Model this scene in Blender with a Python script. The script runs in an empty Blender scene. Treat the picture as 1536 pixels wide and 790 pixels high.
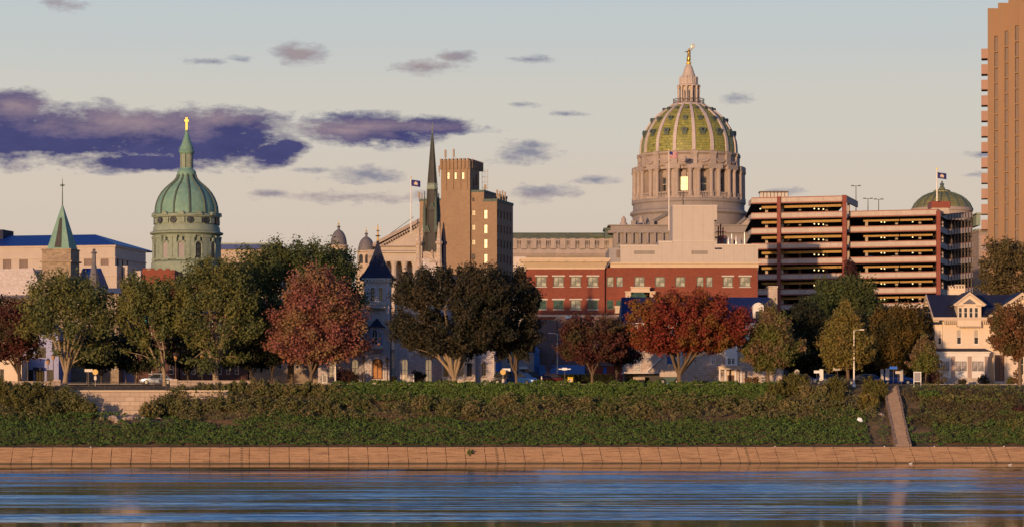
import bpy, math, random
import numpy as np
from mathutils import Matrix, Vector
R = math.radians
sc = bpy.context.scene
col = sc.collection
rnd = random.Random(7)
# ---- survey: a point is fixed by its bearing and height seen from the far bank plus its distance
F, CX, HY, CZ = 3840.0, 768.0, 616.0, 6.0
def WX(px, Y): return (px - CX) * Y / F
def WZ(py, Y): return CZ + (HY - py) * Y / F

def shore(x): return 294.0 + 0.05 * x

# ------------------------------------------------------------------ materials
M = {}
def nd(nt, t, **kw):
    n = nt.nodes.new(t)
    for k, v in kw.items():
        if k in n.inputs: n.inputs[k].default_value = v
        else: setattr(n, k, v)
    return n
def newmat(name, rough=0.8, metal=0.0):
    m = bpy.data.materials.new(name); m.use_nodes = True
    nt = m.node_tree; p = nt.nodes['Principled BSDF']
    p.inputs['Roughness'].default_value = rough; p.inputs['Metallic'].default_value = metal
    p.inputs['Specular IOR Level'].default_value = 0.3
    M[name] = m
    return m, nt, p
def c4(c): return (c[0], c[1], c[2], 1.0)
def mixc(nt, fac, a, b, blend='MIX'):
    n = nt.nodes.new('ShaderNodeMix'); n.data_type = 'RGBA'; n.blend_type = blend
    for sock, v in ((n.inputs[0], fac), (n.inputs[6], a), (n.inputs[7], b)):
        if hasattr(v, 'is_output'): nt.links.new(v, sock)
        else: sock.default_value = v if not isinstance(v, tuple) else c4(v)
    return n.outputs[2]
def noise(nt, vec, scale, detail=4, rough=0.6):
    n = nt.nodes.new('ShaderNodeTexNoise'); n.inputs['Scale'].default_value = scale
    n.inputs['Detail'].default_value = detail; n.inputs['Roughness'].default_value = rough
    if vec is not None: nt.links.new(vec, n.inputs['Vector'])
    return n.outputs['Fac']
def ramp(nt, fac, a, b):
    n = nt.nodes.new('ShaderNodeMapRange'); n.inputs[1].default_value = a; n.inputs[2].default_value = b
    nt.links.new(fac, n.inputs[0]); return n.outputs[0]
def coords(nt, mode='obj', sx=1, sy=1, sz=1):
    g = nt.nodes.new('ShaderNodeTexCoord'); m = nt.nodes.new('ShaderNodeMapping')
    m.inputs['Scale'].default_value = (sx, sy, sz)
    nt.links.new(g.outputs['Object'], m.inputs[0]); return m.outputs[0]
def wallvec(nt):
    """(along the wall, height) whichever way an upright wall faces"""
    g = nt.nodes.new('ShaderNodeTexCoord'); s = nt.nodes.new('ShaderNodeSeparateXYZ'); nt.links.new(g.outputs['Object'], s.inputs[0])
    a = nt.nodes.new('ShaderNodeMath'); a.operation = 'ADD'; nt.links.new(s.outputs[0], a.inputs[0]); nt.links.new(s.outputs[1], a.inputs[1])
    c = nt.nodes.new('ShaderNodeCombineXYZ'); nt.links.new(a.outputs[0], c.inputs[0]); nt.links.new(s.outputs[2], c.inputs[1])
    return c.outputs[0]
def bump(nt, p, h, strength=0.4, dist=0.05):
    b = nt.nodes.new('ShaderNodeBump'); b.inputs['Strength'].default_value = strength; b.inputs['Distance'].default_value = dist
    nt.links.new(h, b.inputs['Height']); nt.links.new(b.outputs[0], p.inputs['Normal'])
def mottled(name, a, b, scale=0.6, rough=0.85, streak=0.25, metal=0.0, fine=6.0):
    """weathered plain surface: broad blotches, vertical streaks, fine grain"""
    m, nt, p = newmat(name, rough, metal)
    v = coords(nt)
    col1 = mixc(nt, ramp(nt, noise(nt, v, scale, 5), 0.3, 0.7), a, b)
    st = noise(nt, coords(nt, sx=1.2, sy=1.2, sz=0.08), 1.5, 3)
    dk = tuple(x * 0.62 for x in a)
    f = nt.nodes.new('ShaderNodeMath'); f.operation = 'MULTIPLY'; f.inputs[1].default_value = streak
    nt.links.new(ramp(nt, st, 0.5, 0.75), f.inputs[0])
    col2 = mixc(nt, f.outputs[0], col1, dk)
    g = noise(nt, v, fine, 3)
    col3 = mixc(nt, ramp(nt, g, 0.2, 0.8), tuple(x * 0.86 for x in a), col2)
    col3 = mixc(nt, 0.6, col2, col3)
    nt.links.new(col3, p.inputs['Base Color'])
    bump(nt, p, g, 0.25, 0.03)
    return m
def masonry(name, a, b, mortar, bw=0.6, bh=0.3, ms=0.02, rough=0.9, blot=0.5, bias=0.0, var=None):
    m, nt, p = newmat(name, rough)
    v = wallvec(nt)
    br = nt.nodes.new('ShaderNodeTexBrick'); nt.links.new(v, br.inputs['Vector'])
    br.inputs['Color1'].default_value = c4(a); br.inputs['Color2'].default_value = c4(b); br.inputs['Mortar'].default_value = c4(mortar)
    br.inputs['Scale'].default_value = 1.0; br.inputs['Brick Width'].default_value = bw; br.inputs['Row Height'].default_value = bh
    br.inputs['Mortar Size'].default_value = ms; br.inputs['Bias'].default_value = bias
    c = br.outputs['Color']
    g = coords(nt)
    if var: c = mixc(nt, ramp(nt, noise(nt, g, 1.8, 3), 0.45, 0.62), c, var)
    c = mixc(nt, ramp(nt, noise(nt, g, blot, 5), 0.35, 0.75), c, tuple(x * 0.6 for x in a))
    c2 = mixc(nt, 0.5, br.outputs['Color'], c)
    nt.links.new(c2, p.inputs['Base Color'])
    bump(nt, p, noise(nt, g, 5, 4), 0.5, 0.05)
    return m
def plain(name, c, rough=0.6, metal=0.0, spec=0.3, var=0.15):
    m, nt, p = newmat(name, rough, metal); p.inputs['Specular IOR Level'].default_value = spec
    v = coords(nt)
    cc = mixc(nt, ramp(nt, noise(nt, v, 2.5, 4), 0.3, 0.7), tuple(x * (1 - var) for x in c), tuple(min(1, x * (1 + var)) for x in c))
    nt.links.new(cc, p.inputs['Base Color'])
    return m
def seamed(name, a, b, period, axis='u', rough=0.5, metal=0.0, width=0.06):
    """standing seams, boards or tiles at a real spacing"""
    m, nt, p = newmat(name, rough, metal)
    w = nt.nodes.new('ShaderNodeSeparateXYZ'); nt.links.new(wallvec(nt), w.inputs[0])
    mod = nt.nodes.new('ShaderNodeMath'); mod.operation = 'PINGPONG'; mod.inputs[1].default_value = period
    nt.links.new(w.outputs[0 if axis == 'u' else 1], mod.inputs[0])
    f = ramp(nt, mod.outputs[0], 0.0, width)
    g = noise(nt, coords(nt), 0.8, 5)
    base = mixc(nt, ramp(nt, g, 0.3, 0.7), a, b)
    nt.links.new(mixc(nt, f, tuple(x * 0.55 for x in a), base), p.inputs['Base Color'])
    return m
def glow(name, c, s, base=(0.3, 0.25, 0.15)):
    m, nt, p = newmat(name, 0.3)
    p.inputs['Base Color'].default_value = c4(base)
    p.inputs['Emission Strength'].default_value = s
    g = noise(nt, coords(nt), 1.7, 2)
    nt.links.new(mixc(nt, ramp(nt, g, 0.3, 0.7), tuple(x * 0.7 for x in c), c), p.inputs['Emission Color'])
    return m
def glass(name, c, rough=0.08, spec=0.3):
    m, nt, p = newmat(name, rough); p.inputs['Specular IOR Level'].default_value = spec
    g = noise(nt, coords(nt), 0.9, 2)
    nt.links.new(mixc(nt, ramp(nt, g, 0.42, 0.58), tuple(x * 0.5 for x in c), c), p.inputs['Base Color'])
    return m
def leafy(name, a, b, c, big=0.35, trans=0.25, rough=0.75):
    """leaf colour differs leaf by leaf (a..b) and branch by branch (c)"""
    m, nt, p = newmat(name, rough); p.inputs['Specular IOR Level'].default_value = 0.15
    geo = nt.nodes.new('ShaderNodeNewGeometry')
    c1 = mixc(nt, geo.outputs['Random Per Island'], a, b)
    v = coords(nt)
    c2 = mixc(nt, ramp(nt, noise(nt, v, big, 3), 0.44, 0.6), c1, c)
    nt.links.new(c2, p.inputs['Base Color'])
    tr = nt.nodes.new('ShaderNodeBsdfTranslucent'); nt.links.new(c2, tr.inputs[0])
    ms = nt.nodes.new('ShaderNodeMixShader'); ms.inputs[0].default_value = trans
    nt.links.new(p.outputs[0], ms.inputs[1]); nt.links.new(tr.outputs[0], ms.inputs[2])
    nt.links.new(ms.outputs[0], nt.nodes['Material Output'].inputs['Surface'])
    return m

# ------------------------------------------------------------------ mesh helpers (local metres: u along the front, w away from the river, z up)
class MB:
    def __init__(s): s.v = []; s.f = []
    def add(s, vs, fs):
        o = len(s.v); s.v += [tuple(p) for p in vs]; s.f += [tuple(i + o for i in f) for f in fs]; return s
    def box(s, a, b, c, d, e, g):
        if a > b: a, b = b, a
        if c > d: c, d = d, c
        if e > g: e, g = g, e
        return s.add([(a,c,e),(b,c,e),(b,d,e),(a,d,e),(a,c,g),(b,c,g),(b,d,g),(a,d,g)],
                     [(0,3,2,1),(4,5,6,7),(0,1,5,4),(1,2,6,5),(2,3,7,6),(3,0,4,7)])
    def taper(s, a, b, c, d, e, g, ins):
        """box whose top is drawn in by ins"""
        return s.add([(a,c,e),(b,c,e),(b,d,e),(a,d,e),(a+ins,c+ins,g),(b-ins,c+ins,g),(b-ins,d-ins,g),(a+ins,d-ins,g)],
                     [(0,3,2,1),(4,5,6,7),(0,1,5,4),(1,2,6,5),(2,3,7,6),(3,0,4,7)])
    def ext_uz(s, pts, w0, w1):
        n = len(pts)
        return s.add([(p[0], w0, p[1]) for p in pts] + [(p[0], w1, p[1]) for p in pts],
                     [tuple(range(n)), tuple(range(2*n-1, n-1, -1))] + [(i, n+i, n+(i+1) % n, (i+1) % n) for i in range(n)])
    def ext_wz(s, pts, u0, u1):
        n = len(pts)
        return s.add([(u0, p[0], p[1]) for p in pts] + [(u1, p[0], p[1]) for p in pts],
                     [tuple(range(n)), tuple(range(2*n-1, n-1, -1))] + [(i, n+i, n+(i+1) % n, (i+1) % n) for i in range(n)])
    def ext_uw(s, pts, z0, z1):
        n = len(pts)
        return s.add([(p[0], p[1], z0) for p in pts] + [(p[0], p[1], z1) for p in pts],
                     [tuple(range(n-1, -1, -1)), tuple(range(n, 2*n))] + [(i, (i+1) % n, n+(i+1) % n, n+i) for i in range(n)])
    def lathe(s, cx, cy, prof, n=24, ph=0.0, cap=True, a0=0, a1=360):
        full = abs(a1 - a0 - 360) < 1e-6
        m = n if full else n + 1
        vs = []
        for r, z in prof:
            for k in range(m):
                a = R(a0 + (a1 - a0) * k / n + ph)
                vs.append((cx + r * math.sin(a), cy - r * math.cos(a), z))
        fs = []
        for j in range(len(prof) - 1):
            for k in range(n):
                k2 = (k + 1) % m if full else k + 1
                fs.append((j*m+k, j*m+k2, (j+1)*m+k2, (j+1)*m+k))
        if cap and full:
            fs.append(tuple(range(m-1, -1, -1))); fs.append(tuple((len(prof)-1)*m + k for k in range(m)))
        return s.add(vs, fs)
    def tube(s, path, rads, n=6, cap=True):
        P = [Vector(p) for p in path]; vs = []
        if not hasattr(rads, '__len__'): rads = [rads] * len(P)
        for i, p in enumerate(P):
            t = (P[min(i+1, len(P)-1)] - P[max(i-1, 0)])
            t = t.normalized() if t.length > 1e-9 else Vector((0,0,1))
            x = t.cross(Vector((0,1,0)) if abs(t.y) < 0.9 else Vector((1,0,0))).normalized(); y = t.cross(x)
            for k in range(n):
                a = 2*math.pi*k/n; q = p + (x*math.cos(a) + y*math.sin(a)) * rads[i]; vs.append(tuple(q))
        fs = [(i*n+k, i*n+(k+1) % n, (i+1)*n+(k+1) % n, (i+1)*n+k) for i in range(len(P)-1) for k in range(n)]
        if cap: fs += [tuple(range(n-1,-1,-1)), tuple((len(P)-1)*n+k for k in range(n))]
        return s.add(vs, fs)
    def quad(s, *p): return s.add(p, [tuple(range(len(p)))])
    def moved(s, dx=0, dy=0, dz=0, rz=0):
        c, n = math.cos(rz), math.sin(rz)
        s.v = [(x*c - y*n + dx, x*n + y*c + dy, z + dz) for x, y, z in s.v]; return s
    def mesh(s, name, mat, smooth=False):
        me = bpy.data.meshes.new(name); me.from_pydata(s.v, [], s.f); me.update()
        if mat: me.materials.append(M[mat] if isinstance(mat, str) else mat)
        if smooth:
            me.polygons.foreach_set('use_smooth', [True] * len(me.polygons))
            try: me.set_sharp_from_angle(angle=R(35))
            except Exception: pass
        return me

def link(name, data, parent=None):
    o = bpy.data.objects.new(name, data); col.objects.link(o)
    if parent is not None: o.parent = parent
    return o
def tag(o, label, cat, group=None, kind=None):
    if label: o['label'] = label
    if cat: o['category'] = cat
    if group: o['group'] = group
    if kind: o['kind'] = kind
    return o
def structure(name, mb, mat, smooth=False):
    o = link(name, mb.mesh(name, mat, smooth)); o['kind'] = 'structure'; return o
def thing(name, label, cat, loc=(0,0,0), rz=0.0, group=None):
    o = link(name, None); o.location = loc; o.rotation_euler = (0,0,rz); o.empty_display_size = 0.5
    return tag(o, label, cat, group)
def part(name, mb, mat, parent, smooth=False, label=None):
    o = link(name, mb.mesh(name, mat, smooth), parent)
    if label: o['label'] = label
    return o
def copy_tree(o, parent=None, loc=None, rz=None, label=None):
    c = o.copy(); col.objects.link(c); c.parent = parent
    if loc is not None: c.location = loc
    if rz is not None: c.rotation_euler = (0, 0, rz)
    if label: c['label'] = label
    for ch in [x for x in KIDS.get(o.name, [])]: copy_tree(ch, c)
    return c
KIDS = {}
def index_kids():
    KIDS.clear()
    for o in sc.objects:
        if o.parent: KIDS.setdefault(o.parent.name, []).append(o)

class Bld:
    """a building: an Empty at its front corner; local frame u (along the front), w (depth), z (up)"""
    def __init__(s, name, label, cat, px, Y, z0, rot=0.0, group=None):
        s.ox, s.oy, s.oz, s.a = WX(px, Y), Y, z0, R(rot)
        s.c, s.n = math.cos(s.a), math.sin(s.a)
        s.o = thing(name, label, cat, (s.ox, s.oy, s.oz), s.a, group)
    def u(s, px, w=0.0):
        k = (px - CX) / F
        return (k * (s.oy + w*s.c) - (s.ox - w*s.n)) / (s.c - k*s.n)
    def w(s, px, u):
        k = (px - CX) / F
        return (s.ox + u*s.c - k*(s.oy + u*s.n)) / (s.n + k*s.c)
    def z(s, py, u=0.0, w=0.0): return CZ + (HY - py) * (s.oy + u*s.n + w*s.c) / F - s.oz
    def part(s, name, mb, mat, parent=None, smooth=False, label=None): return part(name, mb, mat, parent or s.o, smooth, label)

# facades: S(s, d, z) maps (along, inward, up) on a face to local metres
def face_map(side, u0, u1, w0, w1):
    if side == 'front': return lambda s, d, z: (s, w0 + d, z)
    if side == 'right': return lambda s, d, z: (u1 - d, s, z)
    return lambda s, d, z: (u0 + d, s, z)
def wall_face(mb, S, s0, s1, z0, z1, holes, t):
    xs = sorted({s0, s1, *[h[0] for h in holes], *[h[1] for h in holes]}); zs = sorted({z0, z1, *[h[2] for h in holes], *[h[3] for h in holes]})
    xs = [x for x in xs if s0 - 1e-6 <= x <= s1 + 1e-6]; zs = [z for z in zs if z0 - 1e-6 <= z <= z1 + 1e-6]
    for i in range(len(xs)-1):
        for j in range(len(zs)-1):
            xm, zm = (xs[i]+xs[i+1])/2, (zs[j]+zs[j+1])/2
            if any(h[0] < xm < h[1] and h[2] < zm < h[3] for h in holes): continue
            mb.quad(S(xs[i],0,zs[j]), S(xs[i+1],0,zs[j]), S(xs[i+1],0,zs[j+1]), S(xs[i],0,zs[j+1]))
    for h in holes:
        a, b, c, d = h[:4]
        for p, q in (((a,c),(b,c)), ((b,c),(b,d)), ((b,d),(a,d)), ((a,d),(a,c))):
            mb.quad(S(p[0],0,p[1]), S(q[0],0,q[1]), S(q[0],t,q[1]), S(p[0],t,p[1]))
        if len(h) > 4 and h[4].get('arch'):
            n, r, cx = 6, (b-a)/2, (a+b)/2
            for sg in (-1, 1):
                arc = [(cx + sg*r*math.cos(math.pi/2*k/n), d - r + r*math.sin(math.pi/2*k/n)) for k in range(n+1)]
                for k in range(n):
                    p, q = arc[k], arc[k+1]
                    mb.quad(S(cx+sg*r,0.004,d), S(p[0],0.004,p[1]), S(q[0],0.004,q[1]))
                    mb.quad(S(p[0],0.004,p[1]), S(q[0],0.004,q[1]), S(q[0],t,q[1]), S(p[0],t,p[1]))
WCACHE = {}
def window(root, S, side, h, t, frame='frame_white', pane='glass_dark'):
    a, b, c, d = h[:4]; o = h[4] if len(h) > 4 else {}
    W, H = b-a, d-c
    fm, pm = o.get('frame', frame), o.get('pane', pane)
    key = (round(W,2), round(H,2), fm, pm, o.get('nx',2), o.get('ny',2), bool(o.get('arch')), bool(o.get('sill')), bool(o.get('lintel')), o.get('fw',0.08), t)
    if key not in WCACHE:
        f = MB(); fw = o.get('fw', 0.08); dd = t*0.35; fd = min(0.07, t*0.4); gd = dd+fd+0.012
        if fm:
            f.box(0, fw, dd, dd+fd, 0, H).box(W-fw, W, dd, dd+fd, 0, H).box(fw, W-fw, dd, dd+fd, 0, fw).box(fw, W-fw, dd, dd+fd, H-fw, H)
            nx, ny = o.get('nx', 2), o.get('ny', 2)
            for k in range(1, nx): f.box(W*k/nx-fw*.35, W*k/nx+fw*.35, dd+0.01, dd+fd-.005, fw, H-fw)
            for k in range(1, ny): f.box(fw, W-fw, dd+0.013, dd+fd-.008, H*k/ny-fw*.35, H*k/ny+fw*.35)
            if o.get('arch'):
                r = W/2
                pts = [(W/2 + r*math.cos(math.pi*k/10), -0.03, H-r + r*math.sin(math.pi*k/10)) for k in range(11)]
                f.tube(pts, 0.09, 5)
        sm = MB()
        if o.get('sill'): sm.box(-0.1, W+0.1, -0.08, t*.5, -0.14, -0.004)
        if o.get('lintel'): sm.box(-o['lintel'], W+o['lintel'], -0.06, t*.4, H+0.004, H+0.22)
        g = MB().quad((0, gd, 0), (W, gd, 0), (W, gd, H), (0, gd, H))
        WCACHE[key] = (f.mesh('window', fm or 'frame_dark'), g.mesh('pane', pm), sm.mesh('sill', o.get('trim', 'trim_cream')) if sm.v else None)
    fme, gme, sme = WCACHE[key]
    name = o.get('name', 'window')
    w = link(name, fme, root)
    if side == 'front': w.location = S(a, 0, c)
    elif side == 'right': w.location = S(a, 0, c); w.rotation_euler = (0,0,R(90))
    else: w.location = S(b, 0, c); w.rotation_euler = (0,0,R(-90))
    if o.get('label'): w['label'] = o['label']
    link('pane', gme, w)
    if sme: link('sill', sme, w)
    return w
def mass(b, u0, u1, w0, w1, z0, z1, mat, front=(), right=(), left=(), t=0.3, frame='frame_white', pane='glass_dark', name='wall', label=None):
    mb = MB(); mb.box(u0+t, u1-t, w0+t, w1, z0, z1-0.02)
    mb.quad((u0,w0,z1),(u1,w0,z1),(u1,w1,z1),(u0,w1,z1))
    mb.quad((u0,w1,z0),(u1,w1,z0),(u1,w1,z1),(u0,w1,z1))
    for side, hs, s0, s1 in (('front', front, u0, u1), ('right', right, w0, w1), ('left', left, w0, w1)):
        S = face_map(side, u0, u1, w0, w1)
        hs = [h for h in hs if h[0] > s0 and h[1] < s1 and h[3] <= z1]
        hs = [(h[0], h[1], max(h[2], z0), *h[3:]) for h in hs if h[3] > z0]
        wall_face(mb, S, s0, s1, z0, z1, hs, t)
        for h in hs: window(b.o, S, side, h, t, frame, pane)
    return b.part(name, mb, mat, label=label)
def ring(u0, u1, w0, w1, z0, z1, out, mb=None):
    """cornice or string course: a solid band standing proud of a block"""
    mb = mb or MB(); return mb.box(u0-out, u1+out, w0-out, w1+out, z0, z1)

def ground(x, Y):
    d = Y - shore(x) - 3.0
    if d < 0: return -3.0
    if d < 4: return 1.80
    inwall = -57.5 < x < -38.5
    if d < 19:
        t = (d-4)/15; z = 1.80 + 7.15 * (t*0.9 + 0.1*math.sin(t*math.pi/2))
        z += 0.25*math.sin(x*0.35+d*0.5)*math.sin(t*math.pi)
        if inwall: z = min(z, 5.1) if d < 16.2 else 8.42
        return z
    if inwall and d < 22: return 8.42 + (d-19)/3*0.5
    if d < 54: return 8.95 + 0.7*(d-19)/35
    if Y < 440: return 9.65
    t = min(1, (Y-440)/240); return 9.65 + 12.5*t*t*(3-2*t)
# ------------------------------------------------------------------ palette (real-world base colours)
mottled('limestone', (0.50,0.41,0.33), (0.41,0.33,0.27), 0.25, streak=0.35)
mottled('granite', (0.42,0.33,0.27), (0.32,0.25,0.21), 0.3, streak=0.45)
masonry('granite_block', (0.36,0.28,0.23), (0.28,0.22,0.19), (0.20,0.16,0.135), 1.6, 0.8, 0.04)
mottled('granite_trim', (0.42,0.33,0.27), (0.27,0.22,0.19), 0.5, streak=0.8)
mottled('copper', (0.22,0.35,0.25), (0.08,0.20,0.17), 0.7, 0.65, streak=0.9)
mottled('copper_dark', (0.10,0.13,0.10), (0.07,0.09,0.075), 0.5, 0.7, streak=0.6)
mottled('copper_trim', (0.28,0.32,0.23), (0.16,0.20,0.15), 0.9, 0.7, streak=0.6)
masonry('tile_olive', (0.27,0.25,0.09), (0.16,0.16,0.065), (0.08,0.08,0.04), 0.9, 0.5, 0.05, 0.5)
mottled('granite_shaded', (0.31,0.255,0.225), (0.21,0.18,0.165), 0.35, streak=0.9)  # podium and crossing: grey shade and streaks put into a darker granite
masonry('tile_green', (0.36,0.32,0.075), (0.20,0.205,0.05), (0.08,0.09,0.03), 0.8, 0.7, 0.05, 0.5)
mottled('rib_pale', (0.55,0.45,0.40), (0.40,0.33,0.31), 0.5)
plain('gold', (0.80,0.50,0.10), 0.35, 0.45)
plain('bronze', (0.42,0.25,0.07), 0.35, 0.8)
masonry('brick_red', (0.26,0.065,0.035), (0.20,0.05,0.03), (0.20,0.08,0.055), 0.5, 0.18, 0.015, blot=0.3)
mottled('trim_cream', (0.62,0.47,0.33), (0.54,0.41,0.29), 0.7, streak=0.2)
mottled('trim_pale', (0.60,0.52,0.44), (0.50,0.43,0.37), 0.9, streak=0.2)
seamed('metal_panel', (0.47,0.39,0.32), (0.43,0.36,0.295), 0.9, 'u', 0.6, width=0.03)
masonry('brick_tan', (0.34,0.22,0.13), (0.28,0.18,0.11), (0.24,0.16,0.10), 0.5, 0.2, 0.02, blot=0.12)
mottled('brick_side', (0.34,0.26,0.21), (0.29,0.225,0.19), 0.3)
mottled('concrete_pink', (0.53,0.43,0.35), (0.41,0.33,0.27), 0.5, streak=0.9)
plain('steel_red', (0.23,0.055,0.035), 0.5)
plain('beam_ochre', (0.36,0.21,0.06), 0.7)
plain('deck_dark', (0.06,0.05,0.045), 0.9)
mottled('tower_orange', (0.31,0.185,0.10), (0.27,0.16,0.09), 0.12, streak=0.3)
mottled('tower_window', (0.13,0.065,0.04), (0.09,0.045,0.03), 0.8, 0.35)
mottled('balcony_pink', (0.40,0.24,0.17), (0.34,0.20,0.15), 0.6)
mottled('slate_blue', (0.018,0.020,0.045), (0.012,0.014,0.032), 1.2, 0.75, streak=0.2)  # blue of the reflected sky put into the slate colour
seamed('roof_blue', (0.008,0.035,0.20), (0.007,0.03,0.16), 1.5, 'u', 0.45, width=0.05)
mottled('slate_grey', (0.17,0.15,0.15), (0.11,0.10,0.105), 0.9, 0.6, streak=0.5)
mottled('slate_brown', (0.065,0.053,0.043), (0.038,0.033,0.028), 0.8, 0.6, streak=0.5)
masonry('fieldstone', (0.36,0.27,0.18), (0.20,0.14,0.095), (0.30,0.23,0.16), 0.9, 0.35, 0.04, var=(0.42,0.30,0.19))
masonry('stone_mauve', (0.54,0.46,0.44), (0.33,0.29,0.29), (0.62,0.55,0.52), 0.42, 0.26, 0.045, var=(0.38,0.27,0.21))
masonry('stone_tan', (0.52,0.40,0.30), (0.34,0.25,0.19), (0.58,0.49,0.40), 0.55, 0.24, 0.03, var=(0.38,0.24,0.16))
masonry('stone_wall', (0.50,0.37,0.27), (0.40,0.29,0.21), (0.24,0.17,0.125), 1.2, 0.55, 0.035, blot=0.8)
mottled('concrete_warm', (0.37,0.225,0.13), (0.28,0.17,0.10), 0.8, streak=0.2)
def river_stain():
    m = M['concrete_warm']; nt = m.node_tree; p = nt.nodes['Principled BSDF']; src = p.inputs['Base Color'].links[0].from_socket
    a = noise(nt, coords(nt, sx=0.35, sy=2.0, sz=11.0), 1.0, 5, 0.75); b_ = noise(nt, coords(nt, sx=0.9, sy=1.0, sz=4.0), 1.0, 3)
    c = mixc(nt, ramp(nt, a, 0.50, 0.62), src, (0.17,0.09,0.055)); c = mixc(nt, ramp(nt, b_, 0.62, 0.72), c, (0.24,0.15,0.10))
    sp_ = noise(nt, coords(nt, sx=1.6, sy=3.0, sz=9.0), 1.0, 6, 0.8); c = mixc(nt, ramp(nt, sp_, 0.60, 0.66), c, (0.07,0.05,0.035))
    g = nt.nodes.new('ShaderNodeTexCoord'); s = nt.nodes.new('ShaderNodeSeparateXYZ'); nt.links.new(g.outputs['Object'], s.inputs[0]); c = mixc(nt, ramp(nt, s.outputs[2], 0.20, 0.06), c, (0.075,0.055,0.035))
    nt.links.new(c, p.inputs['Base Color'])
river_stain()
mottled('concrete_path', (0.27,0.19,0.145), (0.15,0.105,0.08), 1.6, streak=0.5)
mottled('cream_paint', (0.72,0.56,0.40), (0.66,0.51,0.36), 0.7, streak=0.15)
mottled('white_paint', (0.74,0.66,0.56), (0.68,0.60,0.52), 1.0, streak=0.1)
mottled('pilaster_pink', (0.42,0.29,0.22), (0.36,0.25,0.19), 1.2)
mottled('cladding_mauve', (0.155,0.10,0.095), (0.125,0.083,0.08), 0.4, streak=0.3)
mottled('wall_shade_blue', (0.10,0.22,0.46), (0.08,0.18,0.40), 0.6)  # pale walls in shade: the blue of the shade is in this colour
mottled('wall_shade_lavender', (0.36,0.36,0.52), (0.30,0.30,0.45), 0.7)  # blue shade on pale fronts put into the wall colour
mottled('wall_grey', (0.32,0.28,0.27), (0.26,0.23,0.22), 0.6)
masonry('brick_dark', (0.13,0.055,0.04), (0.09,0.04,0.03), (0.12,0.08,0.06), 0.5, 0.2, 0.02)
mottled('wall_beige', (0.48,0.37,0.27), (0.40,0.31,0.23), 0.7)
mottled('asphalt', (0.05,0.05,0.055), (0.04,0.04,0.045), 0.8)
mottled('paving', (0.30,0.25,0.21), (0.24,0.20,0.17), 1.5)
plain('road_paint', (0.7,0.66,0.55), 0.7)
mottled('soil', (0.17,0.10,0.055), (0.11,0.07,0.04), 0.7)
mottled('bark_pale', (0.34,0.24,0.145), (0.23,0.165,0.10), 2.0)
mottled('bark_dark', (0.10,0.065,0.04), (0.06,0.045,0.03), 2.0)
mottled('bark_brown', (0.17,0.11,0.065), (0.11,0.075,0.045), 2.0)
plain('iron_dark', (0.035,0.03,0.03), 0.55, 0.5)
plain('iron_post', (0.13,0.10,0.08), 0.5, 0.5)
plain('metal_grey', (0.55,0.50,0.46), 0.4, 0.5)
plain('lamp_white', (0.75,0.66,0.55), 0.4)
plain('lantern_glass', (0.45,0.24,0.10), 0.3)
plain('frame_white', (0.66,0.58,0.48), 0.5)
plain('frame_dark', (0.05,0.045,0.04), 0.5)
plain('frame_green', (0.10,0.13,0.10), 0.5)
plain('frame_brown', (0.10,0.06,0.04), 0.5)
glass('glass_dark', (0.05,0.05,0.055))
glass('glass_teal', (0.04,0.10,0.085), 0.08)
glass('glass_blind', (0.42,0.40,0.30), 0.25, 0.4)
glass('glass_shade', (0.55,0.47,0.42), 0.4, 0.3)
glass('glass_blue', (0.03,0.04,0.10))
plain('door_wood', (0.42,0.17,0.045), 0.5); plain('door_brown', (0.16,0.075,0.045), 0.5)
plain('door_dark', (0.10,0.05,0.03), 0.5)
plain('louvre', (0.20,0.14,0.115), 0.7)
glow('lit_window', (1.0,0.66,0.27), 1.5)
glow('lit_soft', (1.0,0.58,0.22), 0.55); glow('pane_glow', (1.0,0.66,0.34), 0.32, (0.45,0.36,0.24))
glow('lamp_glow', (1.0,0.75,0.35), 2.5)
plain('sign_back', (0.42,0.36,0.30), 0.5, 0.3)
plain('sign_yellow', (0.60,0.38,0.10), 0.5)
plain('sign_blue', (0.02,0.12,0.50), 0.5)
plain('sign_white', (0.75,0.72,0.68), 0.5)
plain('bin_yellow', (0.75,0.45,0.03), 0.5)
plain('rubber', (0.02,0.02,0.02), 0.8)
plain('chrome', (0.6,0.6,0.6), 0.2, 0.9)
for n_, c_ in (('car_silver',(0.42,0.46,0.55)),('car_black',(0.02,0.02,0.025)),('car_maroon',(0.10,0.015,0.02)),('car_blue',(0.02,0.08,0.28)),('car_white',(0.70,0.70,0.70)),('car_grey',(0.18,0.20,0.25))):
    plain(n_, c_, 0.25, 0.3, 0.5, 0.03)
plain('bird_white', (0.8,0.78,0.74), 0.7)
plain('flag_navy', (0.03,0.03,0.14), 0.8)
plain('truck_green', (0.05,0.09,0.08), 0.5)
# grass / ground
def groundmat():
    m, nt, p = newmat('ground_cover', 0.95)
    g = nt.nodes.new('ShaderNodeNewGeometry')
    n1 = noise(nt, g.outputs['Position'], 0.35, 5); n2 = noise(nt, g.outputs['Position'], 2.2, 4)
    c = mixc(nt, ramp(nt, n1, 0.4, 0.62), (0.075,0.075,0.03), (0.25,0.14,0.075))
    c = mixc(nt, ramp(nt, n2, 0.3, 0.7), c, (0.07,0.05,0.03))
    nt.links.new(c, p.inputs['Base Color']); bump(nt, p, n2, 0.6, 0.1)
groundmat()
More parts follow.
